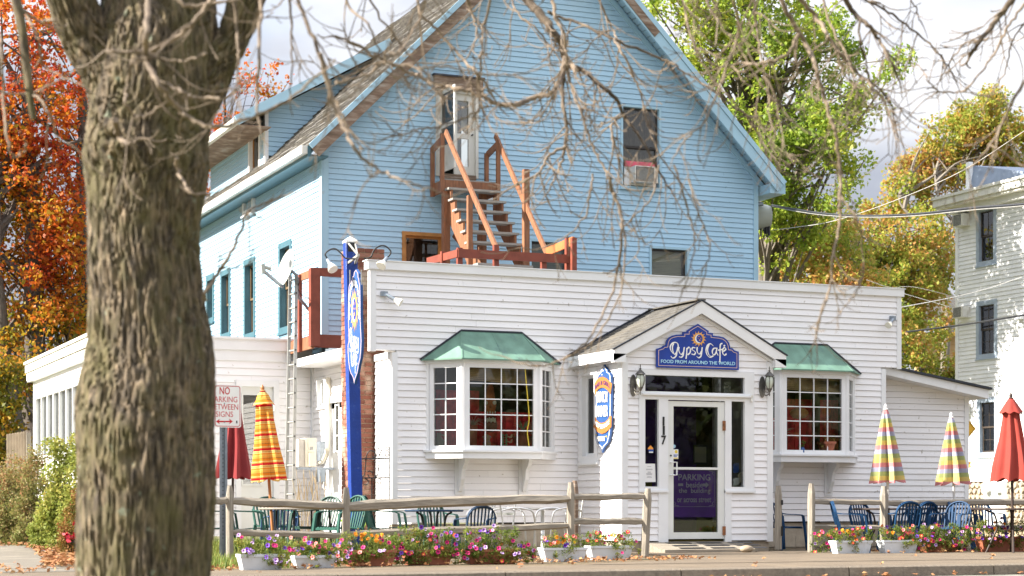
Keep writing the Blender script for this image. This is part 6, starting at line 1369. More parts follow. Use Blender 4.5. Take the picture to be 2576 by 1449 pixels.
# no parking sign on its steel post
sp = atT(562, 1420, 23.6); sp.z = 0
NP = thing('parking_sign', 'red and white NO PARKING BETWEEN SIGNS sign on a steel channel post beside the trunk', 'road sign', sp)
st_ = 23.6; ztop = atT(566, 972, st_).z
b = MB()
for dx, w in ((-.035, .03), (.035, .03)): b.box(sp.x + dx - .015, sp.x + dx + .015, sp.y - .004, sp.y + .0, 0, ztop)
b.box(sp.x - .02, sp.x + .02, sp.y + .022, sp.y + .026, 0, ztop); b.box(sp.x - .022, sp.x - .018, sp.y, sp.y + .022, 0, ztop); b.box(sp.x + .018, sp.x + .022, sp.y, sp.y + .022, 0, ztop)
b.build('post', M_galv, NP)
b = MB(); z = .3
while z < ztop - .3: b.box(sp.x - .006, sp.x + .006, sp.y + .0205, sp.y + .0215, z, z + .012); z += .05
b.build('post_holes', M_black, NP)
NW = Wall((0, sp.y - .012, 0), (1, 0)); a0, z1 = NW.px(526, 967); a1, z0 = NW.px(606.5, 1076)
a0 = a1 - .305 * 1.15; rc = .03
def rrect(x0, x1, y0, y1, r, n=5):
    o = []
    for cx, cy, s in ((x1 - r, y0 + r, -90), (x1 - r, y1 - r, 0), (x0 + r, y1 - r, 90), (x0 + r, y0 + r, 180)):
        for i in range(n + 1): t = R(s + 90 * i / n); o.append((cx + r * math.cos(t), cy + r * math.sin(t)))
    return o
M_signred = mat('sign_red', (.55, .02, .03), .4, .06, 6)
b = MB(); b.prism([NW.p(a, z, .0) for a, z in rrect(a0, a1, z0, z1, rc)], NW.N * .003); fix_normals(b.build('plate', M_swhite, NP))
o1, i1 = rrect(a0 + .012, a1 - .012, z0 + .012, z1 - .012, rc), rrect(a0 + .02, a1 - .02, z0 + .02, z1 - .02, rc * .8); b = MB(); n = len(o1)
for k in range(n): b.add([NW.p(*o1[k], .0042), NW.p(*o1[(k + 1) % n], .0042), NW.p(*i1[(k + 1) % n], .0042), NW.p(*i1[k], .0042)], [(0, 1, 2, 3)])
b.build('border', M_signred, NP)
nvx = lambda x: (780 + x / 4.025) / 1.4907; nvy = lambda y: (1400 + y / 4.025) / 1.4907
cxs = nvx(250)
for s, x0, x1, y0, y1 in (('NO', 175, 330, 205, 318), ('PARKING', 52, 443, 345, 430), ('BETWEEN', 45, 455, 460, 543), ('SIGNS', 118, 378, 572, 655)):
    letter(NW, s, nvx(x0), nvy(y0), nvx(x1), nvy(y1), M_signred, NP, .0032, .0012, bold=.0 if s != 'NO' else .01)
b = MB(); b.prism([NW.p(*NW.px(nvx(x), nvy(y)), .0032) for x, y in ((118, 727), (178, 686), (166, 716), (328, 716), (316, 686), (374, 727), (316, 768), (328, 738), (166, 738), (178, 768))], NW.N * .001); fix_normals(b.build('double_arrow', M_signred, NP))
b = MB()
for y in (455, 738): p = NW.p(*NW.px(nvx(248), nvy(y)), .003); b.tube([p, p + NW.N * .006], .009, 8)
b.build('bolts', M_galv, NP)
card(NW, nvx(412), nvy(703), nvx(458), nvy(770), .0034, M_paper, 'small_sticker', NP); card(NW, nvx(424), nvy(715), nvx(444), nvy(755), .0046, M_black, 'sticker_mark', NP)
# yellow diamond sign and orange notice
dc = atT(2418, 1078, 44); DS = thing('warning_sign', 'yellow diamond warning sign half hidden behind the side room corner', 'road sign', (dc.x, dc.y, 0))
DWl = Wall((0, dc.y, 0), (1, 0)); h = .40
M_wyel = mat('warning_yellow', (.68, .37, .03), .5, .1, 5)
b = MB(); b.prism([DWl.p(dc.x + x * h, dc.z + y * h, 0) for x, y in ((0, -1), (.06, -1), (1, -.06), (1, .06), (.06, 1), (-.06, 1), (-1, .06), (-1, -.06), (-.06, -1))][0:0] + [DWl.p(dc.x + x * h, dc.z + y * h, 0) for x, y in ((.05, -1), (1, -.05), (1, .05), (.05, 1), (-.05, 1), (-1, .05), (-1, -.05), (-.05, -1))], DWl.N * .004); fix_normals(b.build('plate', M_wyel, DS))
b = MB()
for (xa, ya), (xb, yb) in (((.02, .93), (.93, .02)), ((.93, -.02), (.02, -.93))): b.beam(DWl.p(dc.x + xa * h, dc.z + ya * h, .006), DWl.p(dc.x + xb * h, dc.z + yb * h, .006), .012, .003)
b.build('border', M_black, DS)
letter(DWl, 'T', 2423, 1088, 2428, 1098, M_black, DS, .005, .002, bold=.01)
b = MB(); b.box(dc.x - .03, dc.x + .03, dc.y + .001, dc.y + .05, 0, dc.z + h * .9); b.build('post', M_galv, DS)
oc = RW.px(2437, 1165, .02); ON = MB(); RW.box(ON, RW.a(2431.5), RW.a(2443), rz_(2437, 1176), rz_(2437, 1161), .02, .03)
ON = ON.build('orange_notice', M_orange, None, label='small orange and black notice on the white house left of its lowest window', cat='sign', origin=None)
b = MB(); RW.box(b, RW.a(2433), RW.a(2442), rz_(2437, 1167.5), rz_(2437, 1162.5), .031, .033); b.build('black_panel', M_black, ON)
b = MB(); RW.box(b, RW.a(2436), RW.a(2439), rz_(2437, 1166.5), rz_(2437, 1163.5), .034, .036); b.build('mark', M_orange, ON)

# ------------------------------------------------------------ lamps on the walls
M_lantern = mat('bronze_lantern_metal', (.11, .105, .10), .5, .3, 12, metal=.5, dirt=(.30, .28, .24), dirt_at=(.5, .7)); M_lglass = mat('pale_lantern_glass', (.55, .60, .52), .15, .1, 3)
def lantern(px, py, label):
    a, z = PF.px(px, py); o = thing('wall_lantern', label, 'lantern', PF.p(a, z, .12), 'wall lanterns flanking the door')
    b = MB(); c = PF.p(a - .035, z - .02, .02); b.prism([(c.x + .055 * math.cos(t * .4), c.y, c.z - .03 + .17 * math.sin(t * .4)) for t in range(16)], (0, -.018, 0)); fix_normals(b.build('backplate', M_lantern, o))
    x, y = PF.p(a + .03, z, .14).xy; z0 = z
    b = MB(); b.lathe([(.004, .27), (.010, .24), (.006, .22), (.018, .205), (.012, .19), (.030, .175), (.072, .13), (.082, .115), (.066, .112), (.05, .11)][::-1], 12, (x, y, z0)); b.build('roof', M_lantern, o, smooth=True)
    b = MB(); b.lathe([(.030, -.08), (.058, -.03), (.068, .02), (.064, .08), (.05, .108)], 12, (x, y, z0)); b.build('glass', M_lglass, o, smooth=True)
    b = MB()
    for k in range(6):
        t = k * math.pi / 3; b.tube([(x + r * math.cos(t), y + r * math.sin(t), z0 + h_) for r, h_ in ((.036, -.085), (.064, -.03), (.074, .02), (.070, .08), (.055, .11))], .0055, 5)
    b.build('cage', M_lantern, o)
    b = MB(); b.lathe([(.004, -.20), (.012, -.17), (.006, -.15), (.020, -.13), (.030, -.11), (.044, -.09), (.044, -.078)], 12, (x, y, z0)); b.build('base', M_lantern, o, smooth=True)
    b = MB(); b.tube(smooth_path([(c.x, c.y - .018, c.z - .10), (c.x + .02, c.y - .08, c.z - .17), (x - .01, y, z0 - .16), (x, y, z0 - .10)], 4), .009, 6); b.tube(smooth_path([(c.x, c.y - .018, c.z - .04), (c.x + .01, c.y - .05, c.z - .10), (x, y + .03, z0 - .14)], 4), .007, 6); b.build('scroll_arm', M_lantern, o)
    return o
lantern(1596, 962, 'verdigris carriage lantern on the siding left of the door, nearer the lunch sign'); lantern(1920, 966, 'dark carriage lantern on the siding right of the door, nearer the green bay roof')
def spot(px, py, dx, label):
    a, z = FW.px(px, py); o = thing('flood_lamp', label, 'lamp', FW.p(a, z, .02), 'flood lamps on the false front')
    b = MB(); FW.box(b, a - .06, a + .05, z - .025, z + .05, .018, .06); b.build('mounting_box', M_galv, o)
    s = FW.p(a + dx * .02, z + .0, .07); e = s + Vector((dx * .11, -.08, -.08)); b = MB(); b.tube([s, s.lerp(e, .5), e], [.026, .03, .03], 10); b.build('lamp_neck', M_galv, o, smooth=True)
    f = e + Vector((dx * .08, -.06, -.055)); b = MB(); b.tube([e, e.lerp(f, .5), f], [.03, .05, .062], 14); b.build('lamp_bulb', MAT['frosted_reflector_bulb'], o, smooth=True)
spot(965, 742, 1, 'grey flood lamp near the left end of the white false front'); spot(2243, 803, -1, 'small flood lamp near the right end of the white false front')
cm = MB(); p = PF.p(a_f(1886), z_f(1886, 1003), .03); cm.tube([p + Vector((0, 0, .04)), p + Vector((0, -.04, .03))], .022, 10); cm.tube([p + Vector((0, -.02, 0)), p + Vector((.0, -.03, -.05))], .018, 8); cm.build('old_bell', M_oldtrim, None, label='small white fitting with peeling paint above the right sidelight', cat='fitting', smooth=True)

# ------------------------------------------------------------ roof stair, decks, ladder, dish
ST = thing('roof_stair', 'red stained wooden stair climbing from the cafe roof to the upper door', 'stair', (13.35, 32, 3.66))
sx0, sx1 = 12.86, 13.86
NT = 14
for k in range(NT):
    zt, yf = 6.77 - .23 * k, 33.32 - .21 * (k + 1); b = MB(); b.box(sx0 - .05, sx1 + .05, yf - .02, yf + .23, zt - .04, zt); b.build('tread', M_greydeck, ST)
for x0 in (sx0 - .0, sx1 - .04):
    pr = [(33.34, 6.72), (33.34, 6.30)]; yb, zb = 33.34 - .21 * NT, 6.77 - .23 * NT
    pr = [(33.34, 6.72)]
    for k in range(NT): zt, yf = 6.77 - .23 * k - .041, 33.32 - .21 * (k + 1); pr += [(yf, zt), (yf, zt - .19)]
    pr += [(yb + .1, zb - .02), (33.34, 6.25)]
    b = MB(); b.prism([(x0, y, z) for y, z in pr], (.04, 0, 0)); fix_normals(b.build('stringer', M_cedar, ST))
b = MB(); b.box(12.83, 13.89, 33.36, 33.94, 6.94, 6.98); b.build('landing_floor', M_greydeck, ST)
b = MB(); b.box(12.79, 13.93, 33.335, 33.36, 6.73, 6.95); b.build('landing_fascia', M_cedar, ST)
for x0 in (12.79, 13.89): b = MB(); b.box(x0, x0 + .04, 33.36, 33.94, 6.72, 6.945); b.build('landing_fascia', M_cedar, ST)
for x, y, z0, z1 in ((12.77, 33.34, 6.70, 7.83), (12.77, 33.86, 6.70, 7.66), (13.93, 33.34, 6.70, 7.80), (13.90, 33.86, 6.94, 7.62)): b = MB(); b.box(x - .036, x + .036, y - .035, y + .035, z0, z1); b.build('rail_post', M_cedar, ST)
for x in (12.77, 13.93): b = MB(); b.beam((x, 33.9, 7.60), (x, 33.32, 7.72), .04, .13); b.build('short_rail', M_cedar, ST)
for x, y, z0, z1, w in ((12.83, 33.30, 3.7, 6.72, .13), (13.65, 33.45, 3.7, 6.93, .12), (13.93, 32.0, 3.7, 7.0, .11), (12.82, 32.05, 5.0, 6.45, .09), (13.42, 33.0, 3.7, 5.9, .10)):
    b = MB(); b.box(x - w / 2, x + w / 2, y - w / 2, y + w / 2, z0, z1); b.build('support_post', M_cedar, ST)
b = MB(); b.beam((13.0, 33.3, 5.9), (13.6, 31.6, 4.4), .05, .10); b.build('brace', M_cedar, ST)
for x, (xa, ya), (xb, yb) in ((12.76, (1121, 331), (1252, 632)), (13.92, (1246, 340), (1375, 636))): b = MB(); a, e = onX(xa, ya, x), onX(xb, yb, x); b.beam(a, e, .04, .11); b.build('handrail', M_cedar, ST)
b = MB(); a, e = onX(1166, 566, 12.74), onX(1166, 408 + 100, 12.74)
DK = thing('roof_deck_railing', 'low red stained railing round the foot of the roof stair', 'railing', (12.7, 29.6, 3.66))
yk = 29.75; lc = onY(1153, 637, yk); rc_ = onY(1432, 652, yk); b = MB(); b.beam(lc, rc_, .045, .15); b.build('top_rail', M_redpaint, DK)
b = MB(); e = onX(1076, 658, lc.x); b.beam(lc, e, .045, .13); b.build('top_rail', M_redpaint, DK)
b = MB(); s_ = onX(1376, 634, rc_.x + .02); e = onX(1443, 606, rc_.x + .02); b.beam(s_, e, .045, .15); b.build('top_rail', mat('fresh_orange_cedar', (.48, .15, .05), .55, .2, 6), DK)
for p, zt in ((lc + Vector((.04, .05, 0)), .1), (onY(1250, 630, yk) + Vector((0, .05, 0)), .1), (onY(1370, 640, yk) + Vector((0, .05, 0)), 0), (rc_ + Vector((.0, .06, 0)), .38), (e, .05), (onX(1115, 640, lc.x), .05)): b = MB(); b.box(p.x - .045, p.x + .045, p.y - .04, p.y + .04, 3.7, p.z + zt); b.build('rail_post', M_redpaint, DK)
b = MB(); b.box(11.6, 14.3, 29.7, 33.3, 3.70, 3.78); b.build('deck_floor', M_greydeck, DK)
# balcony over the low roof
BK = thing('balcony', 'dark red wooden balcony at the corner of the blue house above the side door', 'balcony', (9.96, 33, 3.6))
lx = 9.96; fy = 32.45; cz = lambda x, y, X=lx: onX(x, y, X).z
ztop = onY(800, 681, fy).z; zfl = onY(803, 841, fy).z
fascia_b = onY(803, 874, fy).z
b = MB(); b.box(lx, 12.6, fy, fy + .05, fascia_b, zfl); b.build('front_fascia', M_redpaint, BK)
b = MB(); b.box(lx - .05, lx, fy, 33.95, fascia_b - .02, zfl - .03); b.build('side_fascia', M_cedar, BK)
for i in range(11): b = MB(); b.box(lx, 12.6, fy + .05 + i * .136, fy + .05 + i * .136 + .128, zfl - .035, zfl); b.build('deck_board', M_redpaint, BK)
for x, y in ((lx + .0, fy - .02), (12.5, fy)): b = MB(); b.box(x - .09, x + .09, y - .06, y + .09, fascia_b + .02, ztop + .04); b.build('corner_post', M_redpaint, BK)
b = MB(); yy = onX(757, 700, lx - .06).y; b.box(lx - .11, lx - .05, yy - .05, yy + .05, fascia_b - .04, onX(757, 692, lx - .06).z); b.build('side_post', M_redpaint, BK)
b = MB(); b.box(lx - .02, 12.6, fy - .05, fy + .0, ztop - .1, ztop + .05); b.build('front_rail', M_redpaint, BK)
b = MB(); b.beam((lx - .05, fy, ztop - .05), (lx - .05, yy + .05, ztop - .05), .04, .14); b.build('side_rail', M_cedar, BK)
# ladder against the roof edge
lt = 33.0
LD = thing('ladder', 'tall aluminium ladder standing against the annex beside the balcony', 'ladder', atT(728, 1390, lt))
lA, lB = [atT(720, 1270, lt), atT(738.5, 1270, lt - .1)], [atT(730, 692, lt + .5), atT(745.5, 688, lt + .4)]
lb0 = [lA[i] + (lA[i] - lB[i]) * ((lA[i].z) / (lB[i].z - lA[i].z)) for i in range(2)]
for i in range(2): b = MB(); b.beam(lb0[i], lB[i], .055, .03, up=(0, 1, 0)); b.build('side_rail', M_ladder, LD)
for k in range(19):
    f = (k + .6) / 19; b = MB(); p, q = lb0[0].lerp(lB[0], f), lb0[1].lerp(lB[1], f); b.tube([p, q + (q - p) * .12], .018, 8); b.build('rung', M_ladder, LD)
b = MB()
for k in range(19): f = (k + .6) / 19; p, q = lb0[0].lerp(lB[0], f), lb0[1].lerp(lB[1], f); e = q + Vector((-.012, -.045, 0)); b.tube([e, e + Vector((0, -.01, 0))], .016, 8)
b.build('rung_ends', M_black, LD)
# satellite dish
dz = lambda x, y: ((960 + x / 2.897) / 1.4907, (900 + y / 2.897) / 1.4907)
dcn = atT(*dz(355, 318), 33.2); DI = thing('satellite_dish', 'pale grey satellite dish on a bent mast above the ladder', 'satellite dish', dcn)
dirn = (atT(*dz(90, 310), 32.4) - dcn).normalized(); dirn = Vector((-.93, -.16, .28)).normalized(); sd = dirn.cross(Vector((0, 0, 1))).normalized(); upv = sd.cross(dirn)
b = MB(); nr_, ns_ = 7, 28; vs = [dcn - dirn * .0]; fs = []
for i in range(1, nr_ + 1):
    for j in range(ns_): t = 2 * math.pi * j / ns_; r = i / nr_; vs.append(dcn + sd * math.cos(t) * .29 * r + upv * math.sin(t) * .36 * r + dirn * .07 * r * r)
for j in range(ns_): fs.append((0, 1 + j, 1 + (j + 1) % ns_))
for i in range(nr_ - 1):
    for j in range(ns_): q = 1 + i * ns_; fs.append((q + j, q + ns_ + j, q + ns_ + (j + 1) % ns_, q + (j + 1) % ns_))
b.add(vs, fs); b.build('reflector', mat('pale_grey_dish', (.42, .45, .41), .5, .05, 3), DI, smooth=True)
b = MB(); b.add([v - dirn * .012 for v in vs], [f[::-1] for f in fs]); b.build('reflector_back', M_galv, DI, smooth=True)
b = MB(); arm0 = dcn - upv * .34 + dirn * .02; arm1 = atT(*dz(100, 352), 32.6); b.beam(arm0, arm1, .035, .05); b.build('feed_arm', M_galv, DI)
b = MB(); b.beam(arm1 + Vector((-.03, 0, -.02)), arm1 + Vector((-.05, 0, .14)), .07, .09); b.tube([arm1 + Vector((0, 0, .09)), arm1 + Vector((.10, 0, .07))], [.03, .04], 10); b.build('receiver', MAT['pale_grey_dish'], DI)
lgm = mat('dark_print', (.10, .11, .12), .5, .1, 5); b = MB()
dq = lambda u, v: dcn + sd * u + upv * v + dirn * (.07 * ((u / .29) ** 2 + (v / .36) ** 2) + .005)
b.add([dq(*p) for p in ((-.02, .16), (-.10, .13), (-.12, .04), (-.06, .01), (-.055, .08))], [(0, 1, 2, 3, 4)]); b.add([dq(*p) for p in ((-.01, .19), (.03, .12), (-.02, .03), (-.07, -.01), (.0, .04), (.05, .12))], [(0, 1, 2, 3), (0, 3, 4, 5)]); b.build('printed_logo', lgm, DI)
b = MB(); b.tube(smooth_path([dcn - dirn * .05, dcn - dirn * .14 + Vector((.03, 0, -.1)), atT(*dz(455, 600), 33.6), atT(*dz(520, 690), 33.9), atT(*dz(600, 790), 34.3)], 5), .028, 8); b.build('mast', M_galv, DI, smooth=True)
b = MB(); b.tube(smooth_path([atT(*dz(450, 400), 33.3), atT(*dz(478, 440), 33.3), atT(*dz(455, 520), 33.4), atT(*dz(500, 600), 33.5), atT(*dz(600, 650), 33.8)], 5), .007, 5); b.build('cable', M_black, DI)
# outdoor heat pump unit, conduit, meter box on the side wall
HP = thing('heat_pump', 'cream outdoor air conditioning unit mounted on the wall behind the ladder', 'air conditioner', (9.9, 33, .9))
HPm = mat('cream_enamel', (.70, .66, .56), .45, .06, 4); hy0 = 32.6
a, e = onY(752, 1174, hy0), onY(796, 1102, hy0 - 0); b = MB(); b.box(onY(768, 1174, hy0).x, e.x, hy0, hy0 + .33, a.z, e.z); b.build('casing', HPm, HP)
b = MB(); b.box(a.x, onY(768, 1174, hy0).x, hy0 + .02, hy0 + .33, a.z, e.z - .02); b.build('coil_side', mat('grey_cream_coil', (.50, .47, .42), .6, .1, 12), HP)
x0, x1 = onY(776, 1174, hy0).x, onY(791, 1174, hy0).x
b = MB(); b.box(x0, x1, hy0 - .02, hy0, onY(785, 1136, hy0).z, onY(785, 1110, hy0).z); b.build('service_cover', HPm, HP)
b = MB(); b.box(x0, x1, hy0 - .07, hy0 - .021, onY(785, 1173, hy0).z, onY(785, 1140, hy0).z); b.build('valve_cover', HPm, HP)
b = MB(); b.box(x0 + .02, x1 - .03, hy0 - .024, hy0 - .0205, onY(785, 1132, hy0).z, onY(785, 1124, hy0).z); b.build('rating_label', mat('grey_label', (.35, .35, .33), .5, .2, 30), HP)
b = MB(); b.beam((a.x, hy0 + .05, a.z - .03), (10.4, hy0 + .05, a.z - .03), .04, .04); b.beam((a.x, hy0 + .28, a.z - .03), (10.4, hy0 + .28, a.z - .03), .04, .04); b.build('wall_bracket', M_galv, HP)
CN = MB(); cw = lambda x, y, o=.06: VS.p(*VS.px(x, y, o), o)
CN.tube(smooth_path([cw(826, 950), cw(826, 1010), cw(825, 1080), cw(824, 1125), cw(820, 1145), cw(812, 1160), cw(803, 1166)], 5), .042, 8); CN.build('drain_pipe', HPm, None, smooth=True, label='cream conduit running down the side wall to the outdoor unit', cat='pipe')
mb0 = VS.p(VS.a(819), VS.px(819, 1195)[1], .0); MT = thing('meter_box', 'grey electric meter box low on the side wall near the sign post', 'meter', mb0)
b = MB(); VS.box(b, VS.a(812), VS.a(824), VS.px(818, 1212)[1], VS.px(818, 1178)[1], .02, .14); b.build('box', M_galv, MT)
b = MB(); b.tube(smooth_path([cw(815, 1212, .08), cw(813, 1226, .1), cw(820, 1232, .1), cw(823, 1212, .08)], 4), .01, 5); b.build('wire_loop', M_iron, MT)
UT = thing('wall_bracket_box', 'dark electrical box behind the cream unit on the side wall', 'electrical box', VS.p(VS.a(812), VS.px(812, 1125)[1], 0))
b = MB(); VS.box(b, VS.a(805), VS.a(822), VS.px(812, 1160)[1], VS.px(812, 1112)[1], .02, .12); b.build('box', M_galv, UT)
# power cables and fittings at the blue corner
EL = thing('service_drop', 'black service cables drooping from the right corner of the blue house', 'cable', BF.p(20.15, 5.5, 0))
ez_ = lambda x, y: ((2820 + x / 7.245) / 1.4907, (720 + y / 7.245) / 1.4907)
TE = 39.8
for pts, r in ((((560, 350), (480, 460), (460, 600), (450, 800), (455, 950), (460, 1090), (420, 1230)), .014), (((500, 380), (430, 470), (405, 620), (395, 800), (390, 900)), .014), (((520, 370), (400, 380), (320, 470), (280, 600), (265, 800)), .006), (((310, 820), (330, 950), (300, 1060)), .012), (((350, 800), (330, 1000), (340, 1150), (310, 1260)), .012), (((400, 880), (380, 1100), (400, 1220), (440, 1200), (460, 1080)), .012), (((240, 880), (245, 1200)), .02)):
    b = MB(); b.tube(smooth_path([atT(*ez_(*p), TE) for p in pts], 4) if len(pts) > 2 else [atT(*ez_(*p), TE) for p in pts], r, 6); b.build('cable', M_black, EL, smooth=True)
for x, y, w, h_ in ((390, 960, .035, .28), (460, 1020, .03, .26)): c = atT(*ez_(x, y), TE); b = MB(); b.tube([c + Vector((0, 0, h_ / 2)), c - Vector((0, 0, h_ / 2))], w, 8); b.build('splice', M_black, EL)
b = MB(); c = atT(*ez_(215, 660), TE); b.tube([c + Vector((-.05, .1, 0)), c + Vector((.25, -.0, .0))], [.30, .24], 20); b.build('transformer_drum', MAT['pale_grey_dish'], EL, smooth=True)
b = MB(); c = atT(*ez_(160, 325), 39.2); b.tube([c, c + Vector((.1, -.05, 0))], .045, 8); b.build('insulator', M_galv, EL)
def wire(pts, r, m, label, t0, t1):
    n = len(pts); P = [atT(x, y, t0 + (t1 - t0) * i / (n - 1)) for i, (x, y) in enumerate(pts)]; b = MB(); b.tube(smooth_path(P, 6), r, 6); return b.build('overhead_wire', m, None, label=label, cat='wire', smooth=True)
wire([(1942, 517), (2000, 527), (2080, 539), (2180, 544), (2300, 540), (2450, 524), (2600, 512), (2800, 480)], .028, M_black, 'thick twisted black cable sagging from blue house across to the right', 39.8, 26)
b = wire([(1942, 519), (2000, 531), (2080, 542), (2180, 546.5), (2300, 543), (2450, 528), (2600, 515), (2800, 483)], .008, M_iron, 'pale wire lashed along the thick sagging black cable', 39.7, 25.9)
M_wirew = mat('pale_wire', (.50, .49, .46), .4, .05, 5)
wire([(2266, 773), (2335, 760), (2404, 746), (2480, 727), (2570, 697)], .008, M_wirew, 'pale wire running from the cafe parapet up to the white house wall', 33, 50)
wire([(2180, 704), (2240, 723), (2300, 722), (2400, 746)], .008, M_wirew, 'upper pale wire slanting down behind the cafe towards the white house', 45, 54)
wire([(2272, 738), (2330, 755), (2404, 776)], .008, M_wirew, 'lower pale wire slanting from parapet corner to the white house corner', 40, 54)
wire([(2280, 835), (2400, 820), (2480, 808), (2600, 788), (2800, 750)], .016, M_black, 'grey cable crossing in front of the middle storey window of the white house', 34, 28)
wire([(1940, 579), (2000, 572), (2100, 555), (2250, 505), (2420, 430), (2576, 330), (2700, 250)], .006, M_wirew, 'thin pale wire rising from the blue corner to the upper right', 40, 30)

# ------------------------------------------------------------ split rail fences
def rail(parent, p, q, w, sag=0.0, tw=0.0, seed=1):
    rg = random.Random(seed); n = 9; pts = []
    P, Q = Vector(p), Vector(q); k0 = 0; mb = MB(); d = (Q - P).normalized(); sd_ = Vector((-d.y, d.x, 0)).normalized(); rings = []
    for i in range(n + 1):
        f = i / n; c = P.lerp(Q, f) + Vector((0, 0, -sag * 4 * f * (1 - f) + rg.uniform(-.006, .006))); h = w * (.5 + rg.uniform(-.04, .05)) * (1 if 0 < i < n else .75); tk = w * .30
        a = tw * f; u = Vector((0, 0, 1)) * math.cos(a) + sd_ * math.sin(a); s = sd_ * math.cos(a) - Vector((0, 0, 1)) * math.sin(a)
        rings.append([c + u * h, c + s * tk + u * h * .25, c + s * tk * .6 - u * h, c - s * tk * .8 - u * h * .8, c - s * tk + u * h * .35])
    vs = [v for r in rings for v in r]; m = 5
    fs = [(i * m + j, i * m + (j + 1) % m, (i + 1) * m + (j + 1) % m, (i + 1) * m + j) for i in range(n) for j in range(m)] + [tuple(range(m))[::-1], tuple(range(n * m, n * m + m))]
    mb.add(vs, fs); return fix_normals(mb.build('rail', M_oldwood, parent))
def fpost(parent, base, top, w, seed=1, slots=True, m=None):
    rg = random.Random(seed); B0, T0 = Vector(base), Vector(top); mb = MB(); rings = []; n = 7
    for i in range(n + 1):
        f = i / n; c = B0.lerp(T0, f); s = 1 if f < .93 else .62; ww = w * .44 * s
        rings.append([c + Vector((math.cos(t) * ww * r, math.sin(t) * ww * r, 0)) for t, r in zip([R(x) for x in (20, 70, 110, 160, 200, 250, 290, 340)], [1.08 + rg.uniform(-.04, .04) for _ in range(8)])])
    vs = [v for r in rings for v in r]; k = 8; fs = [(i * k + j, i * k + (j + 1) % k, (i + 1) * k + (j + 1) % k, (i + 1) * k + j) for i in range(n) for j in range(k)] + [tuple(range(k))[::-1], tuple(range(n * k, n * k + k))]
    mb.add(vs, fs); return fix_normals(mb.build('post', m or M_oldwoodv, parent))
LF = thing('split_rail_fence', 'weathered split rail fence with a kinked long rail before the left patio', 'fence', (5.8, 22.5, 0))
FP = {}
for k_, xb, yt, t, w, dx in (('a', 578, 1222, 23.3, .10, 0), ('b', 871, 1226, 24.0, .105, 0), ('c', 1436, 1213, 25.6, .115, 0), ('d', 1621, 1229, 26.3, .125, 9)):
    g = atT(xb, 1300, t); g.z = -.02; top = atT(xb + dx, yt, t); FP[k_] = t; fpost(LF, g, top, w, seed=ord(k_))
rail(LF, atT(520, 1260, 23.1), atT(577, 1259, 23.3), .09, seed=11)
rail(LF, atT(580, 1260, 23.3), atT(869, 1272, 24.0), .105, seed=12, tw=.4); rail(LF, atT(580, 1339, 23.3), atT(869, 1347, 24.0), .085, seed=13)
rail(LF, atT(873, 1274, 24.0), atT(1434, 1254, 25.6), .135, sag=-.02, seed=14, tw=.7); rail(LF, atT(873, 1344, 24.0), atT(1434, 1322, 25.6), .09, seed=15, sag=-.0, tw=.3)
rail(LF, atT(1438, 1250, 25.6), atT(1624, 1248, 26.3), .085, seed=16, tw=.3); rail(LF, atT(1438, 1312, 25.6), atT(1619, 1311, 26.3), .09, seed=17)
RF = thing('split_rail_fence', 'weathered split rail fence with round topped posts before the right patio', 'fence', (16.5, 24.5, 0))
for xb, yt, t, w in ((2041, 1216, 28.6, .125), (2224, 1223, 29.2, .145), (2632, 1222, 30.5, .13)): g = atT(xb, 1300, t); g.z = -.02; fpost(RF, g, atT(xb, yt, t), w, seed=int(xb))
for (xa, ya, ta), (xb, yb, tb), w, s in (((2043, 1261, 28.6), (2222, 1264, 29.2), .085, 21), ((2226, 1266, 29.2), (2630, 1262, 30.5), .10, 22), ((2043, 1326, 28.6), (2222, 1327, 29.2), .075, 23), ((2226, 1328, 29.2), (2630, 1327, 30.5), .075, 24)): rail(RF, atT(xa, ya, ta), atT(xb, yb, tb), w, seed=s, tw=.2)
g = atT(1958, 1382, 29.4); SPp = thing('lone_fence_post', 'lone weathered fence post with empty rail slots right of the porch', 'post', g); fpost(SPp, g, atT(1958, 1222, 29.4), .12, seed=9)
b = MB()
for y in (1264, 1330, 1342): c = atT(1961, y, 29.4); b.box(c.x - .012, c.x + .02, c.y - .075, c.y - .065, c.z - .04, c.z + .04)
b.build('slot', M_black, SPp)
g = atT(1446, 1380, 26.1); g.z = 0; bp_ = thing('back_fence_post', 'darker old fence post standing just behind the kinked fence', 'post', g); fpost(bp_, g, atT(1446, 1209, 26.1), .11, seed=19, m=M_barn)

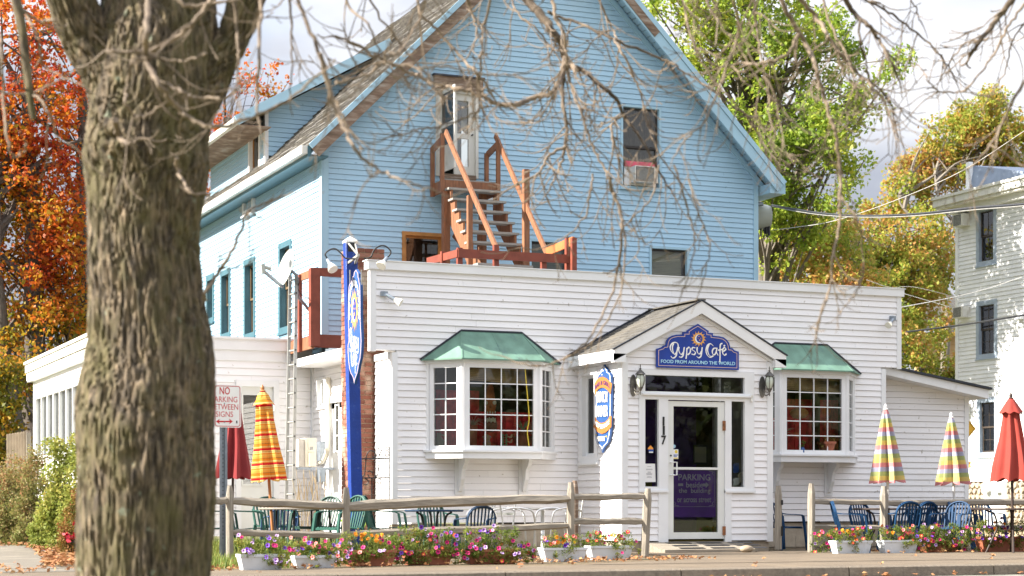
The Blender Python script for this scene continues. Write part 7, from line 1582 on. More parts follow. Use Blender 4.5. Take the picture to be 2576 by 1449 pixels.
# ------------------------------------------------------------ closed umbrellas
def umbrella(label, top, bot, t, hw, m, pole_m, prof, y_foot, nf=8, fold=.22, scal=.05, finial_m=None, z_ground=0.0, valance=None, seed=1, phase=0.0):
    """top/bot = canopy ends, built upright in its own frame, then tilted"""
    A, Bm = atT(*top, t), atT(*bot, t); H = (A - Bm).length; foot = Bm + (Bm - A) * ((Bm.z - z_ground) / (A.z - Bm.z)); Lp = (Bm - foot).length
    o = thing('patio_umbrella', label, 'umbrella', (0, 0, 0), 'closed patio umbrellas'); rg = random.Random(seed); W = hw / FPX * t
    b = MB(); n = nf * 8; nz = 26; vs = []; fs = []
    js = [rg.uniform(.75, 1.25) for _ in range(nf)]; jz = [rg.uniform(.4, 1.3) for _ in range(nf)]
    for i in range(nz + 1):
        f = i / nz
        r = np.interp(f, [p[0] for p in prof], [p[1] for p in prof]) * W
        for j in range(n):
            th = 2 * math.pi * j / n; k = int(j / 8) % nf; c = math.cos(nf * th + phase); rr = r * (1 - fold * min(1, f * 4 + .1) * js[k] * (.5 - .5 * c) ** 1.0 * 1.6)
            z = Lp + H * (1 - f) - scal * jz[k] * (f ** 8) * (.5 - .5 * c) * -1
            vs.append((rr * math.cos(th + .06 * math.sin(5 * f + k)), rr * math.sin(th + .06 * math.sin(5 * f + k)), z))
    for i in range(nz):
        for j in range(n): q = i * n; fs.append((q + j, q + (j + 1) % n, q + n + (j + 1) % n, q + n + j))
    b.add(vs, fs); b.build('canopy', m, o, smooth=True)
    if valance:
        f0, f1, w0, w1 = valance; vb = MB(); vs = []; fs = []
        for i in range(6):
            f = f0 + (f1 - f0) * i / 5; r = (w0 + (w1 - w0) * i / 5) * W
            for j in range(n): th = 2 * math.pi * j / n; c = math.cos(nf * th + phase); vs.append((r * (1 - .16 * (i / 5) * (.5 - .5 * c)) * math.cos(th), r * (1 - .16 * (i / 5) * (.5 - .5 * c)) * math.sin(th), Lp + H * (1 - f) + .03 * (i / 5) ** 4 * (.5 - .5 * c)))
        for i in range(5):
            for j in range(n): q = i * n; fs.append((q + j, q + (j + 1) % n, q + n + (j + 1) % n, q + n + j))
        vb.add(vs, fs); vb.build('vent_cap', m, o, smooth=True)
    b = MB(); b.tube([(0, 0, 0), (0, 0, Lp + H)], .021, 10); b.build('pole', pole_m, o, smooth=True)
    b = MB(); b.lathe([(.03, 0), (.045, .012), (.02, .03), (.028, .05), (.022, .075), (.004, .10)], 12, (0, 0, Lp + H - .01)); b.build('finial', finial_m or pole_m, o, smooth=True)
    o.location = foot; d = (A - foot).normalized(); o.rotation_mode = 'QUATERNION'; o.rotation_quaternion = Vector((0, 0, 1)).rotation_difference(d); return o
M_redcloth = mat('brick_red_canvas', (.30, .040, .028), .85, .15, 3, dirt=(.22, .03, .025), dirt_at=(.5, .7)); M_maroon = mat('maroon_canvas', (.20, .018, .02), .85, .15, 3)
M_brownpole = mat('dark_brown_pole', (.05, .035, .03), .5, .2, 8); M_woodpole = mat('varnished_wood_pole', (.40, .17, .06), .4, .25, 8, stretch=(5, 5, .5)); M_whitepole = mat('white_pole', (.75, .75, .74), .35, .04, 5)
C_y, C_g, C_b, C_r = (.70, .56, .19), (.42, .47, .20), (.42, .43, .56), (.62, .26, .27)
S_pastel = stripe_mat('pastel_striped_canvas', [(0, C_y), (.25, C_g), (.5, C_b), (.75, C_r)], .28)
S_orange = stripe_mat('orange_striped_canvas', [(0, (.80, .50, .12)), (.10, (.78, .24, .02)), (.17, (.85, .62, .22)), (.26, (.20, .10, .03)), (.285, (.85, .62, .22)), (.36, (.62, .02, .03)), (.50, (.80, .22, .05)), (.56, (.85, .60, .20)), (.66, (.78, .28, .03)), (.82, (.22, .11, .04)), (.845, (.82, .42, .08))], .20)
pcone = [(0, .10), (.06, .20), (.5, .58), (1, 1)]
umbrella('closed orange and yellow striped umbrella on a leaning wooden pole', (661, 984), (677, 1212), 25.6, 46, S_orange, M_woodpole, [(0, .12), (.05, .35), (.16, .46), (.3, .50), (.6, .70), (.85, .93), (1, 1)], 1330, fold=.26, scal=.04, valance=(.02, .165, .18, .62), seed=3, phase=1.2, nf=6)
umbrella('closed dark red umbrella partly behind the parking sign', (590, 985), (586, 1206), 29.5, 50, M_maroon, M_brownpole, [(0, .12), (.1, .3), (.4, .5), (.75, .8), (1, 1)], 1330, fold=.2, seed=5)
umbrella('closed pastel striped umbrella behind the second post of the right fence', (2228, 1030), (2233, 1216), 29.6, 48, S_pastel, M_whitepole, pcone, 1380, fold=.38, scal=.06, seed=7, nf=7)
umbrella('closed pastel striped umbrella at the right corner of the side room', (2393, 1050), (2399, 1221), 31.0, 47, S_pastel, M_whitepole, pcone, 1380, fold=.38, scal=.06, seed=8, nf=7, phase=.9)
umbrella('closed brick red umbrella with flared vent cap at the right edge', (2543, 1002), (2546, 1212), 28.4, 55, M_redcloth, M_brownpole, [(0, .10), (.12, .38), (.24, .40), (.5, .58), (.8, .88), (1, 1)], 1330, fold=.18, scal=.06, valance=(.01, .19, .14, .60), seed=9)

# ------------------------------------------------------------ plastic chairs, metal chairs, tables
def mono_chair(colname, m):
    o = thing('plastic_chair', 'plastic chair', 'chair')
    b = MB(); n = 7     # seat with slots, front at -Y
    for i in range(n): x = -.20 + .40 * i / (n - 1); b.sweep([(x, -.24, .395), (x, -.22, .42), (x, -.05, .415), (x, .12, .40), (x, .20, .42)], (1, 0, 0), .048, .012)
    b.sweep([(-.23, -.235, .40), (.23, -.235, .40)], (0, 0, 1), .03, .02); b.sweep([(-.22, .0, .405), (.22, .0, .405)], (0, 1, 0), .05, .012); b.build('seat', m, o, kind='stuff')
    for i in range(7):
        x = -.15 + .30 * i / 6; lean = .06 * math.cos(x * 6); b = MB(); b.sweep(smooth_path([(x * 1.0, .20, .41), (x * 1.1, .235 + .0 * lean, .55), (x * 1.18, .275, .70), (x * 1.15, .305, .80 + .03 * math.cos(x * 9))], 3), (1, 0, 0), .026, .010); b.build('slat', m, o)
    b = MB(); pts = []
    for i in range(15): t = math.pi * (i / 14); pts.append((-.235 * math.cos(t), .255 + .06 * math.sin(t) ** .8, .60 + .245 * math.sin(t) ** .75))
    b.sweep([(-.225, .20, .42)] + pts + [(.225, .20, .42)], (0, .35, -.15), .05, .018)
    # the broad head of the back
    q = [(-.17, .292, .775), (-.10, .305, .80), (0, .312, .81), (.10, .305, .80), (.17, .292, .775), (.15, .300, .822), (.08, .315, .848), (0, .320, .856), (-.08, .315, .848), (-.15, .300, .822)]; b.prism(q, (0, .012, .002)); fix_normals(b.build('back_frame', m, o, kind='stuff'))
    for s in (-1, 1):
        b = MB(); b.sweep(smooth_path([(s * .235, .26, .66), (s * .275, .16, .645), (s * .285, .0, .64), (s * .285, -.16, .63), (s * .28, -.22, .60)], 4), (1, 0, 0), .045, .016); b.build('armrest', m, o)
        b = MB(); b.sweep(smooth_path([(s * .28, -.21, .61), (s * .285, -.235, .45), (s * .30, -.26, .2), (s * .31, -.28, 0)], 3), (1, 0, 0), [.05] * 4 + [.045] * 6, .028); b.build('front_leg', m, o)
        b = MB(); b.sweep(smooth_path([(s * .225, .20, .43), (s * .245, .25, .2), (s * .265, .30, 0)], 4), (1, 0, 0), .05, .03); b.build('rear_leg', m, o)
    return o
M_gchair = mat('dark_green_plastic', (.007, .050, .038), .5, .15, 6, spec=.35); M_lgchair = mat('sunfaded_green_plastic', (.022, .09, .07), .42, .15, 6); M_bchair = mat('navy_blue_plastic', (.007, .042, .11), .6, .15, 6, spec=.25); M_nchair = mat('dark_navy_plastic', (.006, .03, .075), .6, .15, 6); M_gb = mat('grey_blue_plastic', (.05, .10, .22), .5, .15, 6)
PC = {'green': mono_chair('green', M_gchair), 'light': mono_chair('light', M_lgchair), 'blue': mono_chair('blue', M_bchair), 'navy': mono_chair('navy', M_nchair), 'greyblue': mono_chair('gb', M_gb)}
UC = {}
def chair(kind, px, t, rz, label, scale=1, group='green plastic chairs on the left patio', z=0.0):
    p = atT(px, 1300, t); p.z = z; pr = PC[kind]; o = copy_tree(pr) if UC.get(kind) else pr; UC[kind] = 1
    o.location = p; o.rotation_euler = (0, 0, R(rz)); o.scale = (scale,) * 3; o['label'] = label; o['category'] = 'chair'; o['group'] = group; return o
chair('green', 622, 24.6, 70, 'dark green plastic chair facing right, right of the steel sign post')
chair('green', 548, 25.2, 80, 'green plastic chair mostly behind the trunk, left of the steel sign post')
chair('light', 690, 28.2, 5, 'green plastic chair facing the street from the far side of the striped umbrella')
chair('green', 795, 26.6, -62, 'green plastic chair facing left, directly left of the green chair by the second fence post')
chair('light', 856, 25.3, -72, 'sunfaded green plastic chair partly behind the second fence post')
chair('green', 972, 25.6, 62, 'green plastic chair facing right, just right of the blue sign post')
chair('light', 1098, 28.2, 0, 'green plastic chair behind the dark patio table, facing the street', .92)
chair('greyblue', 708, 27.0, 175, 'grey blue plastic chair at the far round table, back to the street', .86, 'blue plastic chairs on the left patio')
chair('navy', 1197, 25.3, 178, 'dark navy plastic chair with its back to the street, right of the dark table', .84, 'blue plastic chairs on the left patio')
gB = 'blue plastic chairs on the right patio'
for px_, t_, rz_2, lb in ((2140, 29.3, 62, 'leftmost blue plastic chair of the right patio, facing right'), (2188, 31.2, 8, 'blue plastic chair behind the leftmost one, facing the street left of the second post'), (2268, 30.0, 172, 'blue plastic chair seen from behind, just right of the second post'),
    (2303, 30.4, 190, 'blue plastic chair turned away, overlapping the one right of the second post'), (2352, 31.3, -55, 'blue plastic chair facing left below the right pastel umbrella'), (2392, 29.8, -65, 'blue plastic chair facing left, nearest below the right pastel umbrella'),
    (2432, 30.4, 60, 'blue plastic chair facing right beside the red umbrella table'), (2478, 32.0, -15, 'blue plastic chair behind the red umbrella table'), (2330, 32.6, 30, 'blue plastic chair half hidden at the back between the two pastel umbrellas')):
    chair('blue', px_, t_ - .7, rz_2, lb, .92, gB)
chair('blue', 1972, 30.4, 100, 'blue plastic chair between porch corner and lone fence post', .9, gB)
def alu_chair():
    o = thing('aluminium_chair', 'aluminium cafe chair', 'chair')
    for s in (-1, 1):
        b = MB(); b.tube(smooth_path([(s * .24, .24, 0), (s * .235, .22, .42), (s * .235, .27, .80)], 5), .0125, 8); b.build('rear_leg', M_alu, o, smooth=True)
        b = MB(); b.tube(smooth_path([(s * .235, .25, .64), (s * .27, .1, .68), (s * .275, -.1, .67), (s * .27, -.22, .60), (s * .26, -.25, .3), (s * .25, -.27, 0)], 5), .0125, 8); b.build('arm_and_front_leg', M_alu, o, smooth=True)
    b = MB(); b.tube(smooth_path([(-.235, .27, .79), (-.15, .29, .83), (.15, .29, .83), (.235, .27, .79)], 4), .0125, 8); b.build('top_rail', M_alu, o, smooth=True)
    for z in (.60, .68, .75): b = MB(); b.sweep([(-.235, .262, z), (0, .28, z), (.235, .262, z)], (0, 0, 1), .035, .004); b.build('slat', M_alu, o)
    b = MB()
    for i in range(7): y = -.20 + i * .065; b.box(-.23, .23, y, y + .05, .435, .441)
    b.build('seat', M_alu, o, kind='stuff')
    b = MB(); b.tube([(-.25, -.24, .43), (-.235, .22, .43)], .0125, 8); b.tube([(.25, -.24, .43), (.235, .22, .43)], .0125, 8); b.build('seat_rails', M_alu, o); return o
ac = alu_chair(); 
for i, (px_, t_, rz_2, lb) in enumerate(((1235, 26.8, -75, 'aluminium chair right of the navy chair, facing left'), (1292, 26.7, 82, 'aluminium chair facing the aluminium table from its left'), (1405, 26.5, -88, 'aluminium chair right of the aluminium table, partly behind the tall fence post'))):
    o = ac if i == 0 else copy_tree(ac); p = atT(px_, 1300, t_); p.z = 0; o.location = p; o.rotation_euler = (0, 0, R(rz_2)); o['label'] = lb; o['group'] = 'aluminium cafe chairs'
def table(label, px, t, zt, r, mtop, mleg, kind, loc_z=0.0):
    p = atT(px, 1300, t); p.z = 0; o = thing('patio_table', label, 'table', p, 'patio tables'); b = MB(); b.lathe([(r - .01, zt - .03), (r, zt - .02), (r, zt - .005), (r - .01, zt)], 36, (p.x, p.y, 0)); b.build('tabletop', mtop, o, smooth=True)
    if kind == 'ped':
        b = MB(); b.lathe([(.26, 0), (.25, .02), (.05, .05), (.028, .08), (.028, zt - .04)], 20, (p.x, p.y, 0)); b.build('pedestal', mleg, o, smooth=True)
    else:
        for k in range(4):
            a = R(45 + 90 * k + 10); c, s = math.cos(a), math.sin(a); b = MB()
            if kind == 'curved': pts = [(p.x + c * q * r, p.y + s * q * r, z) for q, z in ((.62, zt - .035), (.42, zt - .10), (.36, zt - .3), (.44, .25), (.62, 0))]
            else: pts = [(p.x + c * q * r, p.y + s * q * r, z) for q, z in ((.62, zt - .035), (.64, .4), (.68, 0))]
            b.tube(smooth_path(pts, 4), .015, 8); b.build('leg', mleg, o, smooth=True)
        b = MB(); b.lathe([(.36 * r, .34), (.38 * r, .345), (.36 * r, .35)], 20, (p.x, p.y, 0)); b.build('ring_brace', mleg, o)
M_tabg = mat('grey_brown_tabletop', (.30, .27, .23), .5, .15, 6)
table('round grey brown table under the striped umbrella', 762, 26.0, .69, .62, M_tabg, M_black, 'straight'); table('round black table between green chairs right of the sign post', 1092, 26.6, .66, .42, M_nchair, M_black, 'curved'); table('small aluminium pedestal table right of the navy chair', 1365, 27.2, .69, .34, M_alu, M_alu, 'ped')
table('brown table round the left pastel umbrella pole', 2234, 29.7, .68, .56, M_brownpole, M_brownpole, 'curved'); table('brown table round the right pastel umbrella pole', 2399, 31.2, .69, .56, M_brownpole, M_brownpole, 'curved'); table('brown metal table with curved legs under the red umbrella', 2546, 28.5, .68, .62, M_brownpole, M_brownpole, 'curved')

# ------------------------------------------------------------ flower boxes
M_box = mat('white_plastic_planter', (.66, .69, .73), .5, .05, 4, dirt=(.42, .40, .36), dirt_at=(.58, .8), dscale=5); M_terra = mat('terracotta_plastic', (.38, .125, .07), .6, .12, 5, dirt=(.28, .12, .08), dirt_at=(.5, .8))
L_pet = island_mat('petunia_foliage', [(.12, (.06, .11, .02)), (.4, (.13, .20, .03)), (.65, (.26, .29, .05)), (.85, (.26, .17, .05)), (.97, (.20, .09, .04))], .55, .4, nscale=4)
FM = {k: mat('petal_' + k, c, .55, .12, 40) for k, c in (('magenta', (.62, .012, .16)), ('violet', (.13, .03, .40)), ('scarlet', (.68, .03, .05)), ('salmon', (.80, .22, .20)), ('lilac', (.60, .38, .68)), ('marigold', (.85, .36, .02)), ('darkcentre', (.10, .01, .10)), ('yellow', (.80, .60, .05)))}
def blossom_mesh(nm, outer, centre, r=.027):
    me = bpy.data.meshes.new(nm); vs = [(0, 0, -.010)]; n = 10
    for i in range(n): t = 2 * math.pi * i / n; vs.append((math.cos(t) * r * .42, math.sin(t) * r * .42, .0))
    for i in range(n): t = 2 * math.pi * i / n; q = r * (1.05 if i % 2 else .88); vs.append((math.cos(t) * q, math.sin(t) * q, .006 if i % 2 else .001))
    fs = [(0, 1 + i, 1 + (i + 1) % n) for i in range(n)] + [(1 + i, 1 + n + i, 1 + n + (i + 1) % n, 1 + (i + 1) % n) for i in range(n)]
    me.from_pydata(vs, [], fs); me.materials.append(outer); me.materials.append(centre)
    for i in range(n): me.polygons[i].material_index = 1
    me.update(); return me
def marigold_mesh(m, r=.024):
    rg = random.Random(4); me = bpy.data.meshes.new('marigold'); vs = []; fs = []
    for ring, (rr, z, tilt) in enumerate(((1, .0, .3), (.75, .007, .6), (.5, .012, .9), (.25, .015, 1.2))):
        n = 9 - ring
        for i in range(n):
            t = 2 * math.pi * (i + rg.random() * .5) / n; c, s = math.cos(t), math.sin(t); w = .35 * r; k = len(vs)
            vs += [(0, 0, z - .004), (c * rr * r - s * w, s * rr * r + c * w, z + rg.uniform(0, .004)), (c * rr * r * 1.1, s * rr * r * 1.1, z), (c * rr * r + s * w, s * rr * r - c * w, z + rg.uniform(0, .004))]; fs.append((k, k + 1, k + 2, k + 3))
    me.from_pydata(vs, [], fs); me.materials.append(m); me.update(); return me
BL = {'magenta': blossom_mesh('b', FM['magenta'], FM['darkcentre']), 'violet': blossom_mesh('b', FM['violet'], FM['darkcentre']), 'scarlet': blossom_mesh('b', FM['scarlet'], FM['yellow']), 'salmon': blossom_mesh('b', FM['salmon'], FM['scarlet']), 'lilac': blossom_mesh('b', FM['lilac'], FM['violet']), 'marigold': marigold_mesh(FM['marigold']), 'yellow': marigold_mesh(FM['yellow'], .019)}
def planter(label, x0, x1, yr, yb, m, mix, seed, fol=1.0, nfl=24, spill=(0, 1), hk=1.0, rot=None, group='white flower boxes'):
    rg = random.Random(seed); xm = (x0 + x1) / 2; g = onZ(xm, yb); t = (g - EYEV).dot(Vector((SN, CS, 0))); u = (xm - CX) / FPX
    L = (x1 - x0) * t / (FPX * (CS - u * SN)); zr_ = atT(xm, yr, t).z; D = .19
    o = thing('flower_box', label, 'planter', g + Vector((0, D / 2, 0)), group); cx, cy = g.x, g.y + D / 2; k = .86
    b = MB(); B4 = [(-L / 2 * k, -D / 2 * .8), (L / 2 * k, -D / 2 * .8), (L / 2 * k, D / 2 * .8), (-L / 2 * k, D / 2 * .8)]; T4 = [(-L / 2, -D / 2), (L / 2, -D / 2), (L / 2, D / 2), (-L / 2, D / 2)]; e = .012
    vs = [(cx + x, cy + y, 0.0) for x, y in B4] + [(cx + x, cy + y, zr_ - .03) for x, y in T4] + [(cx + x * 1.03, cy + y * 1.1, zr_ - .03) for x, y in T4] + [(cx + x * 1.03, cy + y * 1.1, zr_) for x, y in T4] + [(cx + x * .95, cy + y * .85, zr_) for x, y in T4] + [(cx + x * .93, cy + y * .8, zr_ - .05) for x, y in T4]
    fs = [(0, 3, 2, 1)]
    for r_ in range(5):
        for i in range(4): fs.append((r_ * 4 + i, r_ * 4 + (i + 1) % 4, (r_ + 1) * 4 + (i + 1) % 4, (r_ + 1) * 4 + i))
    fs.append((20, 21, 22, 23)); b.add(vs, fs); fix_normals(b.build('box', m, o))
    b = MB(); b.box(cx - L * .45, cx + L * .45, cy - D * .38, cy + D * .38, zr_ - .045, zr_ - .03); b.build('soil', M_soil, o)
    cl = []; H = .17 * hk
    for _ in range(int(46 * fol)): cl.append((cx + rg.uniform(-.55, .55) * L, cy + rg.uniform(-.5, .45) * D, zr_ + rg.uniform(-.03, H)))
    for _ in range(int((26 if m is not M_box else 9) * fol)): f = rg.uniform(*spill); cl.append((cx + (f - .5) * L * 1.15, cy - D / 2 - rg.uniform(.0, .07), zr_ - rg.uniform(.0, .16) * (1 if rg.random() < .5 else .5)))
    leaves('foliage', cl, [rg.uniform(.035, .07) for _ in cl], int(2100 * fol), .013, L_pet, o, seed=seed, aspect=.5, lo=.004)
    st = MB()
    for _ in range(30): c = rg.choice(cl); s = Vector((cx + (c[0] - cx) * .8, cy, zr_ - .04)); st.tube([s, s.lerp(Vector(c), .5) + Vector((0, 0, .03)), Vector(c)], .0025, 3)
    st.build('stems', L_pet, o, kind='stuff')
    names = list(mix.keys()); wt = list(mix.values()); view = Vector((-SN, -CS, .35))
    for i in range(nfl):
        c = Vector(rg.choice(cl)); kx = rg.choices(names, wt)[0]; gg = rg.uniform(-.03, .03)
        if kx in ('marigold', 'yellow') and i and names[0] == kx: pass
        p = c + Vector((rg.uniform(-.04, .04), -.045, rg.uniform(.0, .06)));
        if kx in ('marigold', 'yellow'): p = Vector((cx + rg.gauss(-.1, .14) * L, cy - .07, zr_ + rg.uniform(.06, .17) * hk))
        p.z = max(p.z, .03)
        q = bpy.data.objects.new('petunia' if kx not in ('marigold', 'yellow') else 'marigold', BL[kx]); col.objects.link(q); q.parent = o; q.location = p - woff(o)
        d = (view + Vector((rg.gauss(0, .45), rg.gauss(0, .3), rg.gauss(.1, .35)))).normalized(); q.rotation_euler = d.to_track_quat('Z', 'Y').to_euler(); s = rg.uniform(.75, 1.15); q.scale = (s, s, s)
    return o
mixA = {'lilac': 6, 'violet': 3, 'magenta': 2}; mixB = {'salmon': 4, 'violet': 3, 'magenta': 2, 'scarlet': 1}; mixC = {'marigold': 5, 'magenta': 3, 'lilac': 3, 'salmon': 2}; mixD = {'magenta': 5, 'scarlet': 2, 'lilac': 3, 'violet': 2}; mixE = {'lilac': 4, 'magenta': 4, 'violet': 2, 'scarlet': 1}; mixF = {'marigold': 3, 'salmon': 3, 'violet': 3, 'scarlet': 2, 'yellow': 1}; mixG = {'magenta': 5, 'scarlet': 3, 'marigold': 2, 'yellow': 1}
tg = 'terracotta flower boxes'
planter('white flower box with lilac petunias beside the steel sign post', 606, 716, 1394, 1434, M_box, mixA, 101, spill=(.4, 1), nfl=26)
planter('white flower box with salmon and violet petunias, second from the trunk', 742, 848, 1397, 1429, M_box, mixB, 102, spill=(.3, 1), nfl=26)
planter('terracotta box with orange marigolds, left of the overgrown boxes', 874, 997, 1384, 1424, M_terra, mixC, 103, fol=1.2, spill=(0, .9), nfl=30, hk=1.15, group=tg)
planter('terracotta box buried in lime foliage below the dark patio table', 1022, 1140, 1383, 1421, M_terra, mixD, 104, fol=1.9, nfl=32, hk=1.5, group=tg)
planter('overgrown box of yellow green foliage and magenta petunias left of the aluminium table', 1178, 1305, 1382, 1419, M_terra, mixE, 105, fol=2.0, nfl=34, hk=1.5, group=tg)
planter('white flower box with marigold and violet blooms, second from the door', 1369, 1477, 1378, 1413, M_box, mixF, 106, spill=(.1, .7), nfl=22, fol=.8)
planter('white flower box with crimson blooms nearest the leaning fence post', 1487, 1592, 1373, 1408, M_box, mixG, 107, spill=(.5, 1.1), nfl=20, fol=.8)
planter('white flower box with yellow and orange blooms, first right of the door', 2104, 2194, 1360, 1393, M_box, {'marigold': 3, 'yellow': 2, 'magenta': 4, 'scarlet': 3, 'lilac': 1}, 108, spill=(-.1, .6), nfl=28)
planter('white flower box with salmon blooms in front of the second fence post', 2224, 2310, 1359, 1392, M_box, {'salmon': 4, 'scarlet': 3, 'marigold': 2, 'violet': 2, 'magenta': 1}, 109, spill=(.5, 1.1), nfl=26, hk=1.1)
planter('terracotta box hidden under scarlet and violet petunias at the right', 2328, 2420, 1360, 1390, M_terra, {'magenta': 4, 'scarlet': 3, 'violet': 3, 'lilac': 2}, 110, fol=1.8, nfl=34, hk=1.45, group=tg)
planter('large terracotta box with orange marigolds and violet petunias at the right edge', 2470, 2590, 1350, 1389, M_terra, {'violet': 6, 'salmon': 3, 'marigold': 4, 'lilac': 2}, 111, fol=1.7, nfl=38, hk=1.5, spill=(.1, 1.2), group=tg)
def clump(name, label, px, yb, w, h, seed, mix, n=10):
    g = onZ(px, yb); o = thing(name, label, 'flowers', g); rg = random.Random(seed); t = (g - EYEV).dot(Vector((SN, CS, 0))); W, H = w / FPX * t, h / FPX * t
    cl = [(g.x + rg.uniform(-.5, .5) * W, g.y + rg.uniform(-.06, .06), rg.uniform(.02, 1) * H) for _ in range(26)]; leaves('foliage', cl, .045, 900, .013, L_pet, o, seed=seed, aspect=.5, lo=.004)
    for i in range(n):
        c = Vector(rg.choice(cl)); q = bpy.data.objects.new('petunia', BL[rg.choices(list(mix), list(mix.values()))[0]]); col.objects.link(q); q.parent = o; q.location = c + Vector((0, -.05, .01)) - woff(o)
        d = (Vector((-SN, -CS, .35)) + Vector((rg.gauss(0, .4), rg.gauss(0, .3), rg.gauss(.1, .3)))).normalized(); q.rotation_euler = d.to_track_quat('Z', 'Y').to_euler()
clump('trailing_petunias', 'crimson petunias trailing on the ground left of the first right hand box', 2068, 1391, 60, 55, 121, {'scarlet': 4, 'magenta': 4, 'lilac': 1}, 16)
clump('trailing_petunias', 'violet and magenta petunias between the two white boxes at the left', 728, 1428, 40, 62, 122, mixA, 9); clump('trailing_petunias', 'magenta petunias between the first terracotta box and the overgrown ones', 1010, 1422, 34, 66, 123, mixD, 9)
clump('trailing_petunias', 'magenta petunias at the right end of the overgrown boxes', 1325, 1417, 40, 50, 124, mixD, 9); clump('trailing_petunias', 'violet petunias between the second and third boxes of the right row', 2318, 1391, 36, 55, 125, mixE, 9)
clump('trailing_petunias', 'lilac and violet petunias left of the large terracotta box at the right', 2440, 1390, 60, 66, 126, {'violet': 3, 'magenta': 3, 'lilac': 2, 'salmon': 1}, 14); clump('trailing_petunias', 'violet petunias between the second white box and the marigold box', 862, 1426, 36, 60, 127, mixA, 8)
clump('trailing_petunias', 'lilac petunias between the two overgrown terracotta boxes', 1158, 1420, 44, 80, 128, mixE, 12)

# ------------------------------------------------------------ small things outdoors
rkx = atT(1878, 1372, 28.6); ro = MB(); rg = random.Random(3); n1, n2 = 12, 8; vs = []
for i in range(n2 + 1):
    for j in range(n1): ph, th = math.pi * i / n2, 2 * math.pi * j / n1; k = 1 + .06 * noise.noise(Vector((i * .5, j * .5, 1))); vs.append((rkx.x + .115 * k * math.sin(ph) * math.cos(th), rkx.y + .09 * math.sin(ph) * math.sin(th), .055 + .058 * k * math.cos(ph)))
ro.add(vs, [(i * n1 + j, i * n1 + (j + 1) % n1, (i + 1) * n1 + (j + 1) % n1, (i + 1) * n1 + j) for i in range(n2) for j in range(n1)]); fix_normals(ro.build('rock', mat('grey_tan_stone', (.36, .29, .21), .8, .2, 20, bump=.3), None, smooth=True, label='smooth tan stone lying against the wall right of the door', cat='stone'))
DB = thing('door_ramp', 'low wooden threshold ramp with black grip strips in front of the door', 'ramp', (14.2, 25.4, 0))
b = MB(); x0, x1 = onY(1631, 1372, 25.5).x, onY(1870, 1372, 25.5).x
for i in range(3): b = MB(); y0 = 25.03 + i * .22; b.hexa([(x0 + .02 * (2 - i), y0, .0), (x1 - .03 * (2 - i), y0, .0), (x1, y0 + .212, .0), (x0, y0 + .212, .0), (x0 + .02 * (2 - i), y0, .05 + i * .035), (x1 - .03 * (2 - i), y0, .05 + i * .035), (x1, y0 + .212, .085 + i * .035), (x0, y0 + .212, .085 + i * .035)]); b.build('plank', M_oldwood, DB)
b = MB()
for i in range(3):
    for k in range(3): xa = x0 + .35 + k * .55; y0 = 25.08 + i * .22; z = .061 + i * .035; b.hexa([(xa, y0, z), (xa + .42, y0, z), (xa + .42, y0 + .1, z + .016), (xa, y0 + .1, z + .016), (xa, y0, z + .004), (xa + .42, y0, z + .004), (xa + .42, y0 + .1, z + .02), (xa, y0 + .1, z + .02)])
b.build('grip_strips', M_black, DB, kind='stuff')
# watering can on the chimney foot
b = MB(); b.box(9.1, 9.66, 27.62, 28.09, 0, .24); b.build('chimney_foot', M_found, CH)
wc = atT(928, 1334, 27.3); wc.z = .24; wc = Vector((9.22, 27.85, .24)); M_lime = mat('lime_green_plastic', (.28, .50, .03), .35, .08, 4, coat=.2)
WC = thing('watering_can', 'lime green plastic watering can beside the blue post', 'watering can', wc)
b = MB(); b.lathe([(.10, 0), (.115, .02), (.12, .10), (.105, .17), (.06, .205)], 20, wc); b.build('body', M_lime, WC, smooth=True)
b = MB(); b.tube(smooth_path([wc + Vector(v) for v in ((.11, 0, .12), (.15, 0, .20), (.08, 0, .27), (-.02, 0, .27), (-.07, 0, .20))], 5), .017, 8); b.build('handle', M_lime, WC, smooth=True)
b = MB(); b.tube(smooth_path([wc + Vector(v) for v in ((-.08, 0, .05), (-.18, -.03, .14), (-.24, -.04, .26))], 4), [.03] * 4 + [.022] * 5, 8); b.build('spout', M_lime, WC, smooth=True)
# wire trellis and scrolled shelf stand
rkx_ = lambda x: (1240 + x / 3.622) / 1.4907; rky = lambda y: (1660 + y / 3.622) / 1.4907
def rp(x, y, t=28.0): return atT(rkx_(x), rky(y), t)
TR = thing('wire_trellis', 'thin black wire trellis with arched top against the white corner', 'trellis', rp(710, 810, 28.4))
b = MB(); tt = 28.45
for x in (625, 688, 745): b.tube([rp(x, 95 if x > 640 else 80, tt), rp(x, 900, tt)], .0035, 4)
b.tube([rp(798, 60, tt), rp(798, 900, tt)], .008, 6)
for y in (100, 160, 240, 310, 370, 440, 530, 630, 700): b.tube([rp(625, y, tt), rp(798, y + 4, tt)], .003, 4)
b.build('wires', M_black, TR, kind='stuff')
b = MB(); b.tube(smooth_path([rp(640, 100, tt), rp(670, 50, tt), rp(710, 36, tt), rp(750, 60, tt), rp(785, 95, tt), rp(793, 50, tt)], 4), .006, 6); b.build('arch', M_black, TR)
SH = thing('scroll_shelf', 'black wrought iron shelf stand with curling brackets before the brick chimney', 'shelf', rp(560, 800, 27.8))
ts = 27.8
for y0, y1, xa, xb in ((222, 212, 425, 800), (482, 476, 425, 800)): b = MB(); a, e = rp(xa, y0, ts), rp(xb, y1, ts); b.beam(a, e, .24, .016); b.build('shelf_plate', M_black, SH)
